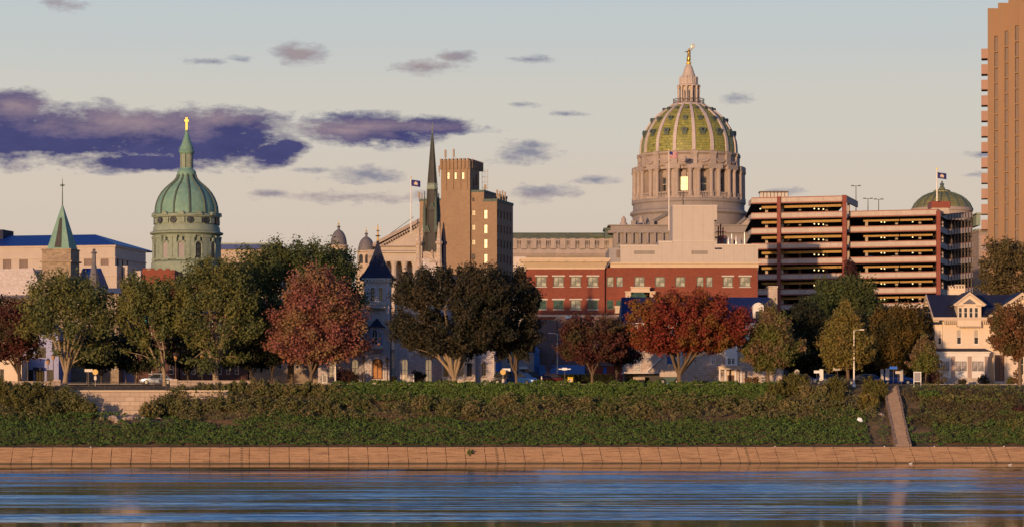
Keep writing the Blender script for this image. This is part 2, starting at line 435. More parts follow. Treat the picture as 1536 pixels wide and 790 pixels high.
# leaves
leafy('leaf_olive', (0.145,0.15,0.05), (0.08,0.098,0.036), (0.18,0.165,0.048))
leafy('leaf_green', (0.085,0.105,0.036), (0.05,0.07,0.027), (0.11,0.115,0.036))
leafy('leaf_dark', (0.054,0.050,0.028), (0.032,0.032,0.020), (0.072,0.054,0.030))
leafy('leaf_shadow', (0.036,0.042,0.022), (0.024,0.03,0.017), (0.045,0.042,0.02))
leafy('leaf_red', (0.35,0.115,0.085), (0.20,0.08,0.065), (0.27,0.16,0.07), 0.25)
leafy('leaf_crimson', (0.26,0.035,0.03), (0.20,0.055,0.025), (0.22,0.11,0.025), 0.16)
leafy('leaf_maroon', (0.14,0.042,0.032), (0.08,0.03,0.026), (0.085,0.062,0.028), 0.3)
leafy('leaf_mixed', (0.17,0.16,0.04), (0.10,0.115,0.028), (0.22,0.13,0.07), 0.4)
leafy('leaf_gold', (0.27,0.18,0.05), (0.16,0.125,0.033), (0.19,0.155,0.04), 0.5)
leafy('leaf_amber', (0.19,0.11,0.022), (0.085,0.06,0.018), (0.055,0.048,0.018), 0.25)
leafy('leaf_tan', (0.17,0.12,0.06), (0.11,0.085,0.035), (0.12,0.095,0.04), 0.4)
leafy('leaf_rust', (0.25,0.11,0.05), (0.15,0.07,0.035), (0.13,0.095,0.035), 0.4)
leafy('leaf_ivy', (0.12,0.185,0.038), (0.055,0.098,0.025), (0.085,0.125,0.03), 0.5, 0.15)
leafy('leaf_hedge', (0.14,0.20,0.036), (0.07,0.115,0.025), (0.105,0.145,0.032), 0.5, 0.15)
leafy('leaf_weed', (0.25,0.19,0.08), (0.15,0.12,0.05), (0.12,0.13,0.04), 0.6, 0.15)
leafy('leaf_bush', (0.17,0.155,0.055), (0.09,0.09,0.034), (0.115,0.11,0.036), 0.7, 0.15)
leafy('leaf_vine', (0.145,0.125,0.03), (0.08,0.075,0.022), (0.10,0.085,0.025), 0.7, 0.15)
leafy('leaf_purple', (0.085,0.03,0.03), (0.05,0.022,0.02), (0.06,0.03,0.02), 0.7, 0.15)

# ------------------------------------------------------------------ foliage
def vnoise(p, seed=0):
    """value noise on an (n,3) array"""
    i = np.floor(p).astype(np.int64); f = p - i; f = f*f*(3-2*f)
    def h(a, b, c):
        n = (a*374761393 + b*668265263 + c*2147483647 + seed*1274126177) & 0x7fffffff
        n = ((n ^ (n >> 13)) * 1274126177) & 0x7fffffff
        return ((n ^ (n >> 16)) & 0xffff) / 65535.0
    r = 0
    for a in (0,1):
        for b in (0,1):
            for c in (0,1):
                w = (f[:,0] if a else 1-f[:,0]) * (f[:,1] if b else 1-f[:,1]) * (f[:,2] if c else 1-f[:,2])
                r = r + w*h(i[:,0]+a, i[:,1]+b, i[:,2]+c)
    return r
def leaf_mesh(name, P, size, mat, seed, up=0.3, out=None):
    rs = np.random.RandomState(seed); n = len(P)
    N = rs.normal(size=(n,3)); N[:,2] += up*1.5
    if out is not None: N += out*1.1
    N /= np.linalg.norm(N, axis=1)[:,None] + 1e-9
    A = np.cross(N, rs.normal(size=(n,3))); A /= np.linalg.norm(A, axis=1)[:,None] + 1e-9
    B = np.cross(N, A)
    L = size * rs.uniform(0.6, 1.35, size=(n,1)); W = L * rs.uniform(0.45, 0.8, size=(n,1))
    V = np.stack([P - A*L, P + B*W + N*L*0.15, P + A*L, P - B*W + N*L*0.15], axis=1).reshape(-1,3)
    me = bpy.data.meshes.new(name)
    me.vertices.add(4*n); me.vertices.foreach_set('co', V.astype(np.float32).ravel())
    me.loops.add(4*n); me.loops.foreach_set('vertex_index', np.arange(4*n, dtype=np.int32))
    me.polygons.add(n); me.polygons.foreach_set('loop_start', np.arange(0, 4*n, 4, dtype=np.int32))
    try: me.polygons.foreach_set('loop_total', np.full(n, 4, dtype=np.int32))
    except Exception: pass
    me.materials.append(M[mat]); me.update(calc_edges=True); me.validate()
    return me
def crown_shape(rs, shape):
    while True:
        u = rs.normal(size=3); u /= np.linalg.norm(u); r = rs.uniform(0.08, 1.0)**0.40
        q = u*r; q = np.sign(q)*np.abs(q)**(0.66 if shape == 'block' else 0.86)
        if shape == 'cone':
            hh = (q[2]+1)/2
            q[:2] *= (1.0 - 0.80*max(0, hh-0.25)/0.75)
            if hh < 0.25: q[:2] *= 0.8 + 0.2*hh/0.25
        elif shape == 'pyramid':
            hh = (q[2]+1)/2; q[:2] *= 1.0 - 0.50*max(0, hh-0.2)/0.8
            if hh < 0.2: q[2] = -0.6 + (q[2]+0.6)*0.5
        elif shape == 'vase':
            lo = 0.0 + 0.50*(1 - min(1, math.hypot(q[0], q[1])/0.75)) - 0.75*max(0, math.hypot(q[0], q[1]) - 0.6)
            if q[2] < lo and rs.uniform() < 0.93: continue
        elif shape == 'dome':
            if q[2] < -0.35: q[2] = -0.35 + (q[2]+0.35)*0.45
            q[2] = q[2]*1.05 + 0.1
        return q
def crown_points(rx, ry, rz, n, clumps, cr, shape, seed, hole=0.25):
    """leaf positions: sprays spread evenly through the crown and drawn out along the boughs, thinned by noise so light shows through"""
    rs = np.random.RandomState(seed); C = []
    cr = cr*0.78; clumps = int(clumps*1.5)
    S = np.array([rx, ry, rz])*1.05; m = min(rx, rz)
    while len(C) < clumps:
        cand = [crown_shape(rs, shape) for _ in range(6)]
        if not C: C.append(cand[0]); continue
        A = np.array(C); C.append(max(cand, key=lambda q: np.min(np.sum((A-q)**2, axis=1))))
    C = np.array(C)
    rad = cr*m*rs.uniform(0.55, 1.35, size=clumps)
    k = rs.choice(clumps, size=n, p=rad**2/np.sum(rad**2))
    D = rs.normal(size=(n,3)); D /= np.linalg.norm(D, axis=1)[:,None]
    rr = rs.uniform(0.15, 1.0, size=(n,1))**0.5
    O = C*S; O = O + np.array([0,0,rz*0.8]); O /= np.linalg.norm(O, axis=1)[:,None] + 1e-6
    along = rs.normal(size=(n,1))*0.62
    P = C[k]*S*(1 - cr*0.45) + D*rr*rad[k][:,None]*np.array([0.95,0.95,0.8]) + O[k]*np.clip(along,-1.1,1.1)*rad[k][:,None]
    ff = rs.uniform(size=n) < 0.16
    Q = np.array([crown_shape(rs, shape) for _ in range(int(ff.sum()))])
    if len(Q): P[ff] = Q*S*0.95
    nz = vnoise(P*0.7 + 31.7, seed)*0.42 + vnoise(P*1.7 + 11.3, seed+1)*0.34 + vnoise(P*4.1 + 3.3, seed+2)*0.24
    keep = nz > hole + 0.14
    return C*S*(1 - cr*0.45), P[keep], D[keep]
def limbs_mesh(mb, base, forks, targets, tr, rs, n_main, fork_h, center):
    """trunk, main limbs and thin boughs reaching the clumps"""
    T = Vector((0,0,0)); top = Vector((rs.uniform(-.15,.15), rs.uniform(-.15,.15), fork_h))
    mb.tube([(0,0,-0.3), (0,0,0.15), tuple(top*0.5), tuple(top)], [tr*1.5, tr*1.12, tr*0.9, tr*0.82], 9)
    nodes = [(top, tr*0.6)]
    order = sorted(targets, key=lambda p: math.atan2(p[1]-center[1], p[0]-center[0]))
    groups = [order[i::1] for i in range(1)]
    step = max(1, len(order)//n_main)
    for k in range(n_main):
        g = order[k*step:(k+1)*step]
        if not g: continue
        g = [Vector(p) for p in g]; cen = sum(g, Vector())/len(g)
        tgt = Vector(center)*0.25 + cen*0.75
        path, rr = [], []
        v = (tgt - top)
        side = Vector((v.x, v.y, 0))
        for j in range(6):
            t = j/5
            p = top + side*(t**1.0) + Vector((0,0,v.z*(t**1.0 if k % 2 else t**1.25)))
            p += Vector((rs.uniform(-1,1), rs.uniform(-1,1), rs.uniform(-1,1)))*0.035*v.length*(t*(1-t)*4)
            path.append(tuple(p)); rr.append(tr*(0.42*(1-t)+0.15))
        path[0] = tuple(top - Vector((0,0,tr*0.7)))
        mb.tube(path, rr, 7)
        sk = [(Vector(p), r) for p, r in zip(path[1:], rr[1:])]
        for q in g:
            j = min(range(len(sk)), key=lambda i: (sk[i][0]-q).length + (0 if sk[i][0].z < q.z else 3))
            s0, r0 = sk[j]; v2 = q - s0
            if v2.length < 0.4: continue
            mid = s0 + v2*0.5 + Vector((rs.uniform(-1,1), rs.uniform(-1,1), 0.3))*0.12*v2.length
            r1 = min(r0*0.6, 0.03+0.03*v2.length)
            mb.tube([tuple(s0), tuple(mid), tuple(q)], [r1, r1*0.65, r1*0.25], 5)
def tree(name, label, px, Y, crown, leaf, bark, n=9000, size=0.2, clumps=42, cr=0.30, shape='round', seed=1, tr=0.3, fork=555, mains=6, depth=0.85, hole=0.2, group='trees along the riverfront', zb=None, bare=False):
    X = WX(px, Y); z = ground(X, Y) if zb is None else zb
    x0, x1, y0, y1 = crown
    rx = (x1-x0)/2*Y/F; cx = WX((x0+x1)/2, Y) - X; zt, zl = WZ(y0, Y)-z, WZ(y1, Y)-z
    rz = (zt-zl)/2; cz = (zt+zl)/2; ry = rx*depth
    o = thing(name, label, 'tree', (X, Y, z), 0, group)
    C, P, D = crown_points(rx, ry, rz, int(n*1.35), clumps, cr, shape, seed, hole)
    size *= 0.86
    off = np.array([cx, 0, cz])
    rs = random.Random(seed)
    mb = MB()
    limbs_mesh(mb, None, None, [tuple(c) for c in (C + off)], tr, rs, mains, max(0.8, WZ(fork, Y) - z), (cx, 0, cz))
    part('trunk', mb, bark, o, True)
    if not bare:
        me = leaf_mesh('crown', P + off, size, leaf, seed, 0.35, D)
        link('crown', me, o)
    return o
SHRUB = {}
def shrub(name, label, X, Y, z, rx, ry, rz, leaf, n=900, size=0.15, seed=1, group=None, cat='shrub', clumps=12):
    o = thing(name, label, cat, (X, Y, z), 0, group)
    C, P, D = crown_points(rx, ry, rz, n, clumps, 0.45, 'dome', seed, 0.12)
    off = np.array([0, 0, rz*0.75]); P = P + off; kp = P[:,2] > -0.2; P = P[kp]; D = D[kp]
    link('foliage', leaf_mesh('foliage', P, size, leaf, seed, 0.3, D), o)
    mb = MB(); rs = random.Random(seed)
    for c in C[:9]:
        q = c + off
        if q[2] > 0.1: mb.tube([(q[0]*0.15, q[1]*0.15, -0.2), (q[0]*0.5, q[1]*0.5, q[2]*0.6), tuple(q)], [0.05, 0.035, 0.015], 5)
    part('stem', mb, 'bark_brown', o)
    return o
# ------------------------------------------------------------------ world
SUN_EL, SUN_AZ = 3.0, 24.0      # degrees above the horizon; degrees left of straight behind the camera
def build_world():
    w = bpy.data.worlds.new('World'); sc.world = w; w.use_nodes = True
    nt = w.node_tree; nt.nodes.clear()
    L = nt.links.new
    def mth(op, a, b=None, clamp=False):
        n = nt.nodes.new('ShaderNodeMath'); n.operation = op; n.use_clamp = clamp
        for i, v in enumerate((a, b)):
            if v is None: continue
            if hasattr(v, 'is_output'): L(v, n.inputs[i])
            else: n.inputs[i].default_value = v
        return n.outputs[0]
    tc = nt.nodes.new('ShaderNodeTexCoord'); D = tc.outputs['Generated']
    nr = nt.nodes.new('ShaderNodeVectorMath'); nr.operation = 'NORMALIZE'; L(D, nr.inputs[0])
    sp = nt.nodes.new('ShaderNodeSeparateXYZ'); L(nr.outputs[0], sp.inputs[0])
    az = mth('MULTIPLY', mth('ARCTAN2', sp.outputs[0], sp.outputs[1]), 57.29578)
    el = mth('MULTIPLY', mth('ARCSINE', sp.outputs[2]), 57.29578)
    sky = nt.nodes.new('ShaderNodeTexSky'); sky.sky_type = 'NISHITA'; sky.sun_disc = False
    sky.sun_elevation = R(SUN_EL); sky.sun_rotation = R(180 + SUN_AZ)
    sky.air_density = 1.0; sky.dust_density = 1.2; sky.ozone_density = 2.5
    sk = nt.nodes.new('ShaderNodeVectorMath'); sk.operation = 'MULTIPLY'; L(sky.outputs[0], sk.inputs[0]); sk.inputs[1].default_value = (0.235, 0.265, 0.395)
    # the pale band opposite the low sun
    cr = nt.nodes.new('ShaderNodeValToRGB'); cr.color_ramp.interpolation = 'EASE'
    L(mth('DIVIDE', el, 20.0), cr.inputs[0])
    E = cr.color_ramp.elements
    E[0].position = 0.0; E[0].color = (0.585, 0.465, 0.37, 1)
    E[1].position = 1.0; E[1].color = (0.17, 0.42, 0.92, 1)
    for p_, c_ in ((0.14, (0.63,0.505,0.41)), (0.24, (0.64,0.555,0.465)), (0.33, (0.61,0.58,0.515)), (0.43, (0.53,0.57,0.57)), (0.52, (0.38,0.52,0.68)), (0.72, (0.24,0.48,0.86))):
        e = E.new(p_); e.color = c4(c_)
    up = ramp(nt, el, 9.0, 24.0); front = ramp(nt, sp.outputs[1], -0.15, 0.35)
    band = mth('MULTIPLY', mth('SUBTRACT', 1.0, up), front)
    base = mixc(nt, band, sk.outputs[0], cr.outputs[0])
    # clouds: low banks seen end on
    pos = nt.nodes.new('ShaderNodeCombineXYZ'); L(az, pos.inputs[0]); L(el, pos.inputs[1])
    def sv(sx, sy, sz=0):
        m = nt.nodes.new('ShaderNodeMapping'); L(pos.outputs[0], m.inputs[0]); m.inputs['Scale'].default_value = (sx, sy, 1); m.inputs['Location'].default_value = (0, 0, sz); return m.outputs[0]
    n1 = noise(nt, sv(0.75, 1.7), 1.0, 8, 0.66); n2 = noise(nt, sv(2.4, 6.5, 5), 1.0, 6, 0.68)
    wob = mth('ADD', mth('MULTIPLY', mth('SUBTRACT', n1, 0.5), 2.6), mth('MULTIPLY', mth('SUBTRACT', n2, 0.5), 1.5))
    def blob(px, py, wx, wy):
        a, e = math.degrees(math.atan((px-CX)/F)), math.degrees(math.atan((HY-py)/F))
        m = nt.nodes.new('ShaderNodeMapping'); m.vector_type = 'POINT'; L(pos.outputs[0], m.inputs[0])
        sx, sy = 1/(1.2*wx/67.0), 1/(1.2*wy/67.0)
        m.inputs['Scale'].default_value = (sx, sy, 0); m.inputs['Location'].default_value = (-a*sx, -e*sy, 0)
        ln = nt.nodes.new('ShaderNodeVectorMath'); ln.operation = 'LENGTH'; L(m.outputs[0], ln.inputs[0])
        return mth('SUBTRACT', 1.0, ln.outputs['Value'])
    def field(bl):
        r = None
        for b_ in bl:
            v = blob(*b_); r = v if r is None else mth('MAXIMUM', r, v)
        return r
    big = field([(-30,205,190,52), (110,208,170,48), (240,205,150,40), (330,215,120,42), (408,232,48,24), (432,222,36,14), (350,190,90,26), (560,196,125,24), (640,190,80,16), (20,165,60,24), (215,248,110,14)])
    thin = field([(448,82,46,17), (535,296,120,12), (805,288,72,14), (640,102,60,13), (685,86,30,10), (785,228,60,20), (800,218,34,12), (548,262,66,16), (575,220,28,9), (462,256,50,7), (98,14,44,13), (1105,150,34,12), (790,157,34,6), (845,171,36,5), (155,263,30,7), (795,89,36,7), (355,92,30,7), (890,270,40,7), (320,96,40,6), (690,196,60,9), (505,182,60,12), (1165,289,50,7), (1465,268,36,6), (1480,238,30,6), (410,292,30,6)])
    bigm = ramp(nt, mth('ADD', big, mth('MULTIPLY', wob, 0.50)), 0.05, 0.50)
    thm = ramp(nt, mth('ADD', thin, mth('MULTIPLY', wob, 0.95)), 0.18, 1.0)
    # the upper rims catch the last light
    lit = field([(25,168,80,24), (190,188,170,28), (330,180,90,18), (510,196,100,18), (450,80,60,30), (540,190,200,12), (600,296,300,16), (640,95,100,40), (100,14,80,40)])
    litm = ramp(nt, mth('ADD', lit, mth('MULTIPLY', wob, 0.55)), 0.12, 1.1)
    dark = mixc(nt, ramp(nt, n1, 0.3, 0.7), (0.028,0.033,0.14), (0.055,0.055,0.185))
    cc = mixc(nt, litm, dark, (0.31,0.225,0.265))
    k1 = mixc(nt, mth('MULTIPLY', bigm, 0.96), base, cc)
    tcol = mixc(nt, litm, (0.17,0.18,0.27), (0.31,0.225,0.245))
    k2 = mixc(nt, mth('MULTIPLY', thm, 0.80), k1, mixc(nt, bigm, tcol, cc))
    fin = mixc(nt, front, base, k2)
    sc_ = nt.nodes.new('ShaderNodeVectorMath'); sc_.operation = 'SCALE'; L(fin, sc_.inputs[0]); sc_.inputs['Scale'].default_value = 0.94
    bg = nt.nodes.new('ShaderNodeBackground'); L(sc_.outputs[0], bg.inputs[0]); bg.inputs[1].default_value = 1.0
    out = nt.nodes.new('ShaderNodeOutputWorld'); L(bg.outputs[0], out.inputs[0])
    w.cycles.sampling_method = 'MANUAL'; w.cycles.sample_map_resolution = 512
build_world()
sl = bpy.data.lights.new('sun', 'SUN'); sl.energy = 3.75; sl.angle = R(0.6); sl.color = (1.0, 0.655, 0.375)
so = link('sun', sl)
dv = Vector((-math.sin(R(SUN_AZ))*math.cos(R(SUN_EL)), -math.cos(R(SUN_AZ))*math.cos(R(SUN_EL)), math.sin(R(SUN_EL))))
so.rotation_euler = dv.to_track_quat('Z', 'Y').to_euler()
cam = bpy.data.cameras.new('camera'); cam.sensor_width = 36.0; cam.lens = 36.0*F/1536; cam.clip_start = 1; cam.clip_end = 20000
cam.shift_y = (HY - 395.0)/1536
co = link('camera', cam); co.location = (0, 0, CZ); co.rotation_euler = (R(90), 0, 0); sc.camera = co
sc.view_settings.view_transform = 'Standard'; sc.view_settings.look = 'None'; sc.view_settings.exposure = 0.12; sc.view_settings.gamma = 1.0
sc.cycles.max_bounces = 6; sc.cycles.transparent_max_bounces = 4
try: sc.cycles.use_denoising = True
except Exception: pass

# ------------------------------------------------------------------ river, wall, bank, street
def build_ground():
    # river
    mb = MB(); mb.quad((-3000,-300,0), (3000,-300,0), (3000,560,0), (-3000,560,0))
    o = link('river_water', mb.mesh('river_water', None)); o['kind'] = 'structure'
    m, nt, p = newmat('water', 0.07); L = nt.links.new
    p.inputs['Base Color'].default_value = (0.012, 0.018, 0.022, 1); p.inputs['Specular IOR Level'].default_value = 0.5; p.inputs['IOR'].default_value = 1.42
    g = nt.nodes.new('ShaderNodeNewGeometry')
    def mp(sx, sy, sz=0):
        q = nt.nodes.new('ShaderNodeMapping'); L(g.outputs['Position'], q.inputs[0]); q.inputs['Scale'].default_value = (sx, sy, 1); q.inputs['Location'].default_value = (0,0,sz); return q.outputs[0]
    pa = noise(nt, mp(0.012, 0.10, 3), 1.0, 3, 0.6); pb = noise(nt, mp(0.028, 0.48, 8), 1.0, 5, 0.75)
    pm = nt.nodes.new('ShaderNodeMix'); pm.data_type = 'FLOAT'; pm.inputs[0].default_value = 0.6; L(pa, pm.inputs[2]); L(pb, pm.inputs[3]); patch = pm.outputs[0]
    calm = ramp(nt, patch, 0.487, 0.503)
    sy = nt.nodes.new('ShaderNodeSeparateXYZ'); L(g.outputs['Position'], sy.inputs[0])
    near = ramp(nt, sy.outputs[1], 284, 252)
    near2 = ramp(nt, sy.outputs[1], 137, 142)
    def mul(a, b):
        n = nt.nodes.new('ShaderNodeMath'); n.operation = 'MULTIPLY'
        for i, v in enumerate((a, b)):
            if hasattr(v, 'is_output'): L(v, n.inputs[i])
            else: n.inputs[i].default_value = v
        return n.outputs[0]
    amp = mul(mul(calm, near), near2)
    # wind ripples tilt the surface up and down the river's width
    def slope(scale_x, scale_y, z, k):
        t = noise(nt, mp(scale_x, scale_y, z), 1.0, 2, 0.5)
        s = nt.nodes.new('ShaderNodeMath'); s.operation = 'SUBTRACT'; L(t, s.inputs[0]); s.inputs[1].default_value = 0.5
        return mul(s.outputs[0], k)
    ad = nt.nodes.new('ShaderNodeMath'); ad.operation = 'ADD'; L(slope(0.7, 3.0, 1, 0.38), ad.inputs[0]); L(slope(0.10, 1.0, 2, 0.42), ad.inputs[1])
    ad0 = ad; ad = nt.nodes.new('ShaderNodeMath'); ad.operation = 'ADD'; L(ad0.outputs[0], ad.inputs[0]); L(slope(0.03, 0.30, 4, 0.16), ad.inputs[1])
    bias = nt.nodes.new('ShaderNodeMath'); bias.operation = 'ADD'; L(ad.outputs[0], bias.inputs[0]); bias.inputs[1].default_value = -0.14
    ny = mul(bias.outputs[0], amp)
    calmslope = slope(0.3, 1.6, 7, 0.012)
    a2 = nt.nodes.new('ShaderNodeMath'); a2.operation = 'ADD'; L(ny, a2.inputs[0]); L(calmslope, a2.inputs[1])
    nx = mul(slope(1.5, 1.5, 9, 0.34), amp)
    cb = nt.nodes.new('ShaderNodeCombineXYZ'); L(nx, cb.inputs[0]); L(a2.outputs[0], cb.inputs[1]); cb.inputs[2].default_value = 1.0
    nn = nt.nodes.new('ShaderNodeVectorMath'); nn.operation = 'NORMALIZE'; L(cb.outputs[0], nn.inputs[0]); L(nn.outputs[0], p.inputs['Normal'])
    o.data.materials.append(m)
    # terrain: one sheet from under the water to the horizon
    xs = sorted(set([-4000,-2000,-1000,-500,-300,-200,-150,-120,-100,-90] + [x*0.8 for x in range(-100, 101)] + [90,100,120,150,200,300,500,1000,2000,4000]))
    ds = [-6, -0.05] + [i*0.5 for i in range(1, 60)] + [32,36,42,50,60,80,100,140,170,200,240,280,320,360,400,500,800,2000,6000]
    V, Fc = [], []
    for d in ds:
        for x in xs:
            xx = max(-300, min(300, x)); Y = shore(xx) + 3.0 + d
            V.append((x, Y, -2.0 if d <= -0.05 else ground(xx, Y)))
    n = len(xs)
    for j in range(len(ds)-1):
        for i in range(n-1): Fc.append((j*n+i, j*n+i+1, (j+1)*n+i+1, (j+1)*n+i))
    mb = MB(); mb.v, mb.f = V, Fc
    structure('ground', mb, 'ground_cover', True)
    # stepped concrete edge: tread after tread, cast in bays
    t = thing('river_wall', 'long low tan concrete flood wall of shallow steps at the water edge', 'wall', (0, 294, 0))
    rs = random.Random(3); mb = MB(); j = MB(); K = -0.10
    step, tread = 0.263, 0.43
    x = -95.0; bays = []
    while x < 95:
        wdt = 2.24 * rs.uniform(0.97, 1.03); bays.append((x, x+wdt)); x += wdt
    for a, b in bays:
        jz = rs.uniform(-0.012, 0.012); jy = rs.uniform(-0.03, 0.03)
        for k in range(7):
            z0, z1 = (-1.5 if k == 0 else step*k - 0.05), step*(k+1) + jz
            d0, d1 = tread*k + jy, 3.2 + 0.4
            g0 = rs.uniform(0.012, 0.05)
            pts = [(a+g0, d0), (b-g0, d0), (b-g0, d1), (a+g0, d1)]
            mb.ext_uw([(px_ + K*dd, (0.05*px_) + dd) for px_, dd in pts], z0, z1)
    part('step', mb, 'concrete_warm', t)
    mb2 = MB()
    mb2.ext_uw([(-95, -4.75+0.18), (95, 4.75+0.18), (95, 4.75+3.7), (-95, -4.75+3.7)], -1.5, 0.2)
    for k in range(1, 7): mb2.ext_uw([(-95, -4.75+tread*k+0.14), (95, 4.75+tread*k+0.14), (95, 4.75+3.7), (-95, -4.75+3.7)], step*k-0.1, step*(k+1)-0.07)
    part('backing', mb2, 'frame_brown', t)
    for px in (366, 747, 1125, 1499):
        X = WX(px, 295); lad = MB()
        for k in range(7):
            for e in (0.10, 0.19): lad.box(X + K*tread*k - 0.14, X + K*tread*k + 0.14, 0.05*X + tread*k - 0.05, 0.05*X + tread*k + 0.02, step*k+e-0.03, step*k+e+0.02)
        part('ladder', lad, 'iron_dark', t, label='dark iron rungs set up the face of the river wall')
    mb = MB(); mb.ext_uw([(-95, 294-4.75+3.3), (95, 294+4.75+3.3), (95, 294+4.75+7.4), (-95, 294-4.75+7.4)], 1.3, 1.838)
    structure('river_path', mb, 'concrete_path')
    # street and pavements on the terrace
    def strip(d0, d1, lift, name, mat, x0=-160, x1=160):
        mb = MB(); n = 64
        for i in range(n):
            a, b = x0+(x1-x0)*i/n, x0+(x1-x0)*(i+1)/n
            for e0, e1 in ((d0, (d0+d1)/2), ((d0+d1)/2, d1)):
                q = [(a, shore(a)+3+e0), (b, shore(b)+3+e0), (b, shore(b)+3+e1), (a, shore(a)+3+e1)]
                mb.quad(*[(x_, y_, ground(x_, y_) + lift) for x_, y_ in q])
        return structure(name, mb, mat)
    strip(34, 44.5, 0.05, 'front_road', 'asphalt')
    strip(31.5, 33.8, 0.17, 'pavement', 'paving'); strip(44.7, 47.5, 0.17, 'pavement', 'paving')
    strip(22.5, 24.5, 0.06, 'park_path', 'paving')
    mb = MB()
    for d, lf in ((33.8, 0.0), (44.5, 0.0)):
        for i in range(80):
            a, b = -160+4*i, -156+4*i
            mb.box(a, b, shore(a)+3+d, shore(a)+3+d+0.2, ground(a, shore(a)+3+d)-0.1, ground(a, shore(a)+3+d)+0.19)
    structure('kerb', mb, 'paving')
    mb = MB()
    for i in range(50):
        a = -150+6*i; Y = shore(a)+3+39.2; mb.quad((a, Y, ground(a,Y)+0.058), (a+2.5, Y+0.12, ground(a,Y)+0.058), (a+2.5, Y+0.24, ground(a,Y)+0.058), (a, Y+0.12, ground(a,Y)+0.058))
    structure('road_markings', mb, 'road_paint')
    # side street running away between the tree rows on the right
    mb = MB(); mb.quad((WX(1245,352),342.5,9.62), (WX(1345,352),342.5,9.62), (WX(1345,352)+8,436,9.72), (WX(1245,352)+8,436,9.72)); structure('side_road', mb, 'asphalt')
build_ground()
def wooded_hills():
    rs = np.random.RandomState(4); xs = np.linspace(-3600, 3600, 121); mb = MB(); n = len(xs)
    for Y, k in ((1500, 0.0), (1900, .55), (2600, 1.0), (3600, .6), (4800, 0)):
        P = np.stack([xs*0.0016+7, np.full(n, Y*0.001), np.zeros(n)], 1); h = vnoise(P, 3)*0.7 + vnoise(P*3.1, 5)*0.3
        mb.v += [(float(x), float(Y), float(20 + k*(25+75*a))) for x, a in zip(xs, h)]
    mb.f = [(j*n+i, j*n+i+1, (j+1)*n+i+1, (j+1)*n+i) for j in range(4) for i in range(n-1)]
    structure('hills', mb, 'leaf_shadow', True)
wooded_hills()

def river_stairs():
    t = thing('stone_stairs', 'worn concrete steps climbing the overgrown bank from the river path', 'stairs', (0,0,0))
    b0 = Vector((WX(1356,301), 301.6, 1.84)); b1 = Vector((WX(1336.5,317), 317.4, 9.0))
    n = 42; mb = MB(); side = Vector((1,0,0)); hw = 0.70
    rs = random.Random(5)
    for k in range(n):
        p, q = b0.lerp(b1, k/n), b0.lerp(b1, (k+1)/n); dz = rs.uniform(-.012,.012)
        mb.box(p.x-hw+rs.uniform(-.03,.03), p.x+hw+rs.uniform(-.05,.03), p.y, b1.y+0.3 if k > n-4 else q.y+1.2, p.z-0.9, q.z+dz+0.12)
    part('step', mb, 'concrete_path', t)
    for sg in (-1, 1):
        mb = MB(); o = sg*(hw+0.13)
        for k in range(10):
            p, q = b0.lerp(b1, k/10+0.004), b0.lerp(b1, (k+1)/10-0.004); e = rs.uniform(-.05,.05)
            mb.add([(p.x+o-.11+e,p.y,p.z-1.2),(p.x+o+.11+e,p.y,p.z-1.2),(q.x+o+.11+e,q.y,q.z-1.2),(q.x+o-.11+e,q.y,q.z-1.2),
                    (p.x+o-.11+e,p.y,p.z+.26),(p.x+o+.11+e,p.y,p.z+.26),(q.x+o+.11+e,q.y,q.z+.26),(q.x+o-.11+e,q.y,q.z+.26)],
                   [(0,3,2,1),(4,5,6,7),(0,1,5,4),(1,2,6,5),(2,3,7,6),(3,0,4,7)])
        part('side_kerb', mb, 'concrete_path', t)
    t['label'] = 'worn concrete steps climbing the overgrown bank from the river path'
river_stairs()

def terrace_wall():
    Y = 311.0; x0, x1 = -57.5, -38.5
    t = thing('retaining_wall', 'pale block retaining wall with iron railing above the left bushes', 'wall', ((x0+x1)/2, Y, 5.0))
    cx = (x0+x1)/2
    mb = MB(); mb.box(x0-cx-3, x1-cx+4, -0.45, 0.75, -1.0, WZ(586.5,Y)-5.0); part('blockwork', mb, 'stone_wall', t)
    mb = MB(); mb.box(x0-cx-3.1, x1-cx+4.1, -0.55, 0.85, WZ(586.5,Y)-5.0+0.003, WZ(585,Y)-5.0+0.02); part('coping', mb, 'trim_cream', t)
    # railing
    r = thing('iron_railing', 'thin dark iron railing along the top of the pale retaining wall', 'railing', (cx, Y-0.1, WZ(585,Y)+0.02))
    L0, L1 = x0-cx-2.5, x1-cx+3.5; mb = MB()
    for z in (0.12, 0.50, 0.92): mb.box(L0, L1, -0.02, 0.02, z, z+0.045)
    part('rail', mb, 'iron_dark', r)
    k = L0
    while k <= L1:
        mb = MB(); mb.box(k-0.03, k+0.03, -0.03, 0.03, 0, 1.02); part('post', mb, 'iron_dark', r); k += 1.5
    mb = MB(); k = L0+0.15
    while k < L1: mb.box(k-0.008, k+0.008, -0.01, 0.01, 0.12, 0.92); k += 0.15
    part('baluster', mb, 'iron_dark', r)
    # low stone parapets on both sides (behind the shrubs)
    for a, b, lab, ya, yb in ((-8, 80, 'low pale stone parapet with an end pier beside the leftmost tree', 571, 578.5), (266, 382, 'low pale stone parapet starting at a pier beside the third tree', 570, 577.5)):
        Yp = 317.0; o = thing('parapet_wall', lab, 'wall', (WX((a+b)/2,Yp), Yp, 8.6)); h = (b-a)/2*Yp/F
        mb = MB(); mb.box(-h, h, 0, 0.5, -0.6, WZ(ya,Yp)-8.6); part('blockwork', mb, 'stone_wall', o)
        e = h if a < 0 else -h-0.9
        mb = MB(); mb.box(e, e+0.9, -0.1, 0.6, -0.6, WZ(ya-2,Yp)-8.6); part('pier', mb, 'stone_wall', o)
terrace_wall()

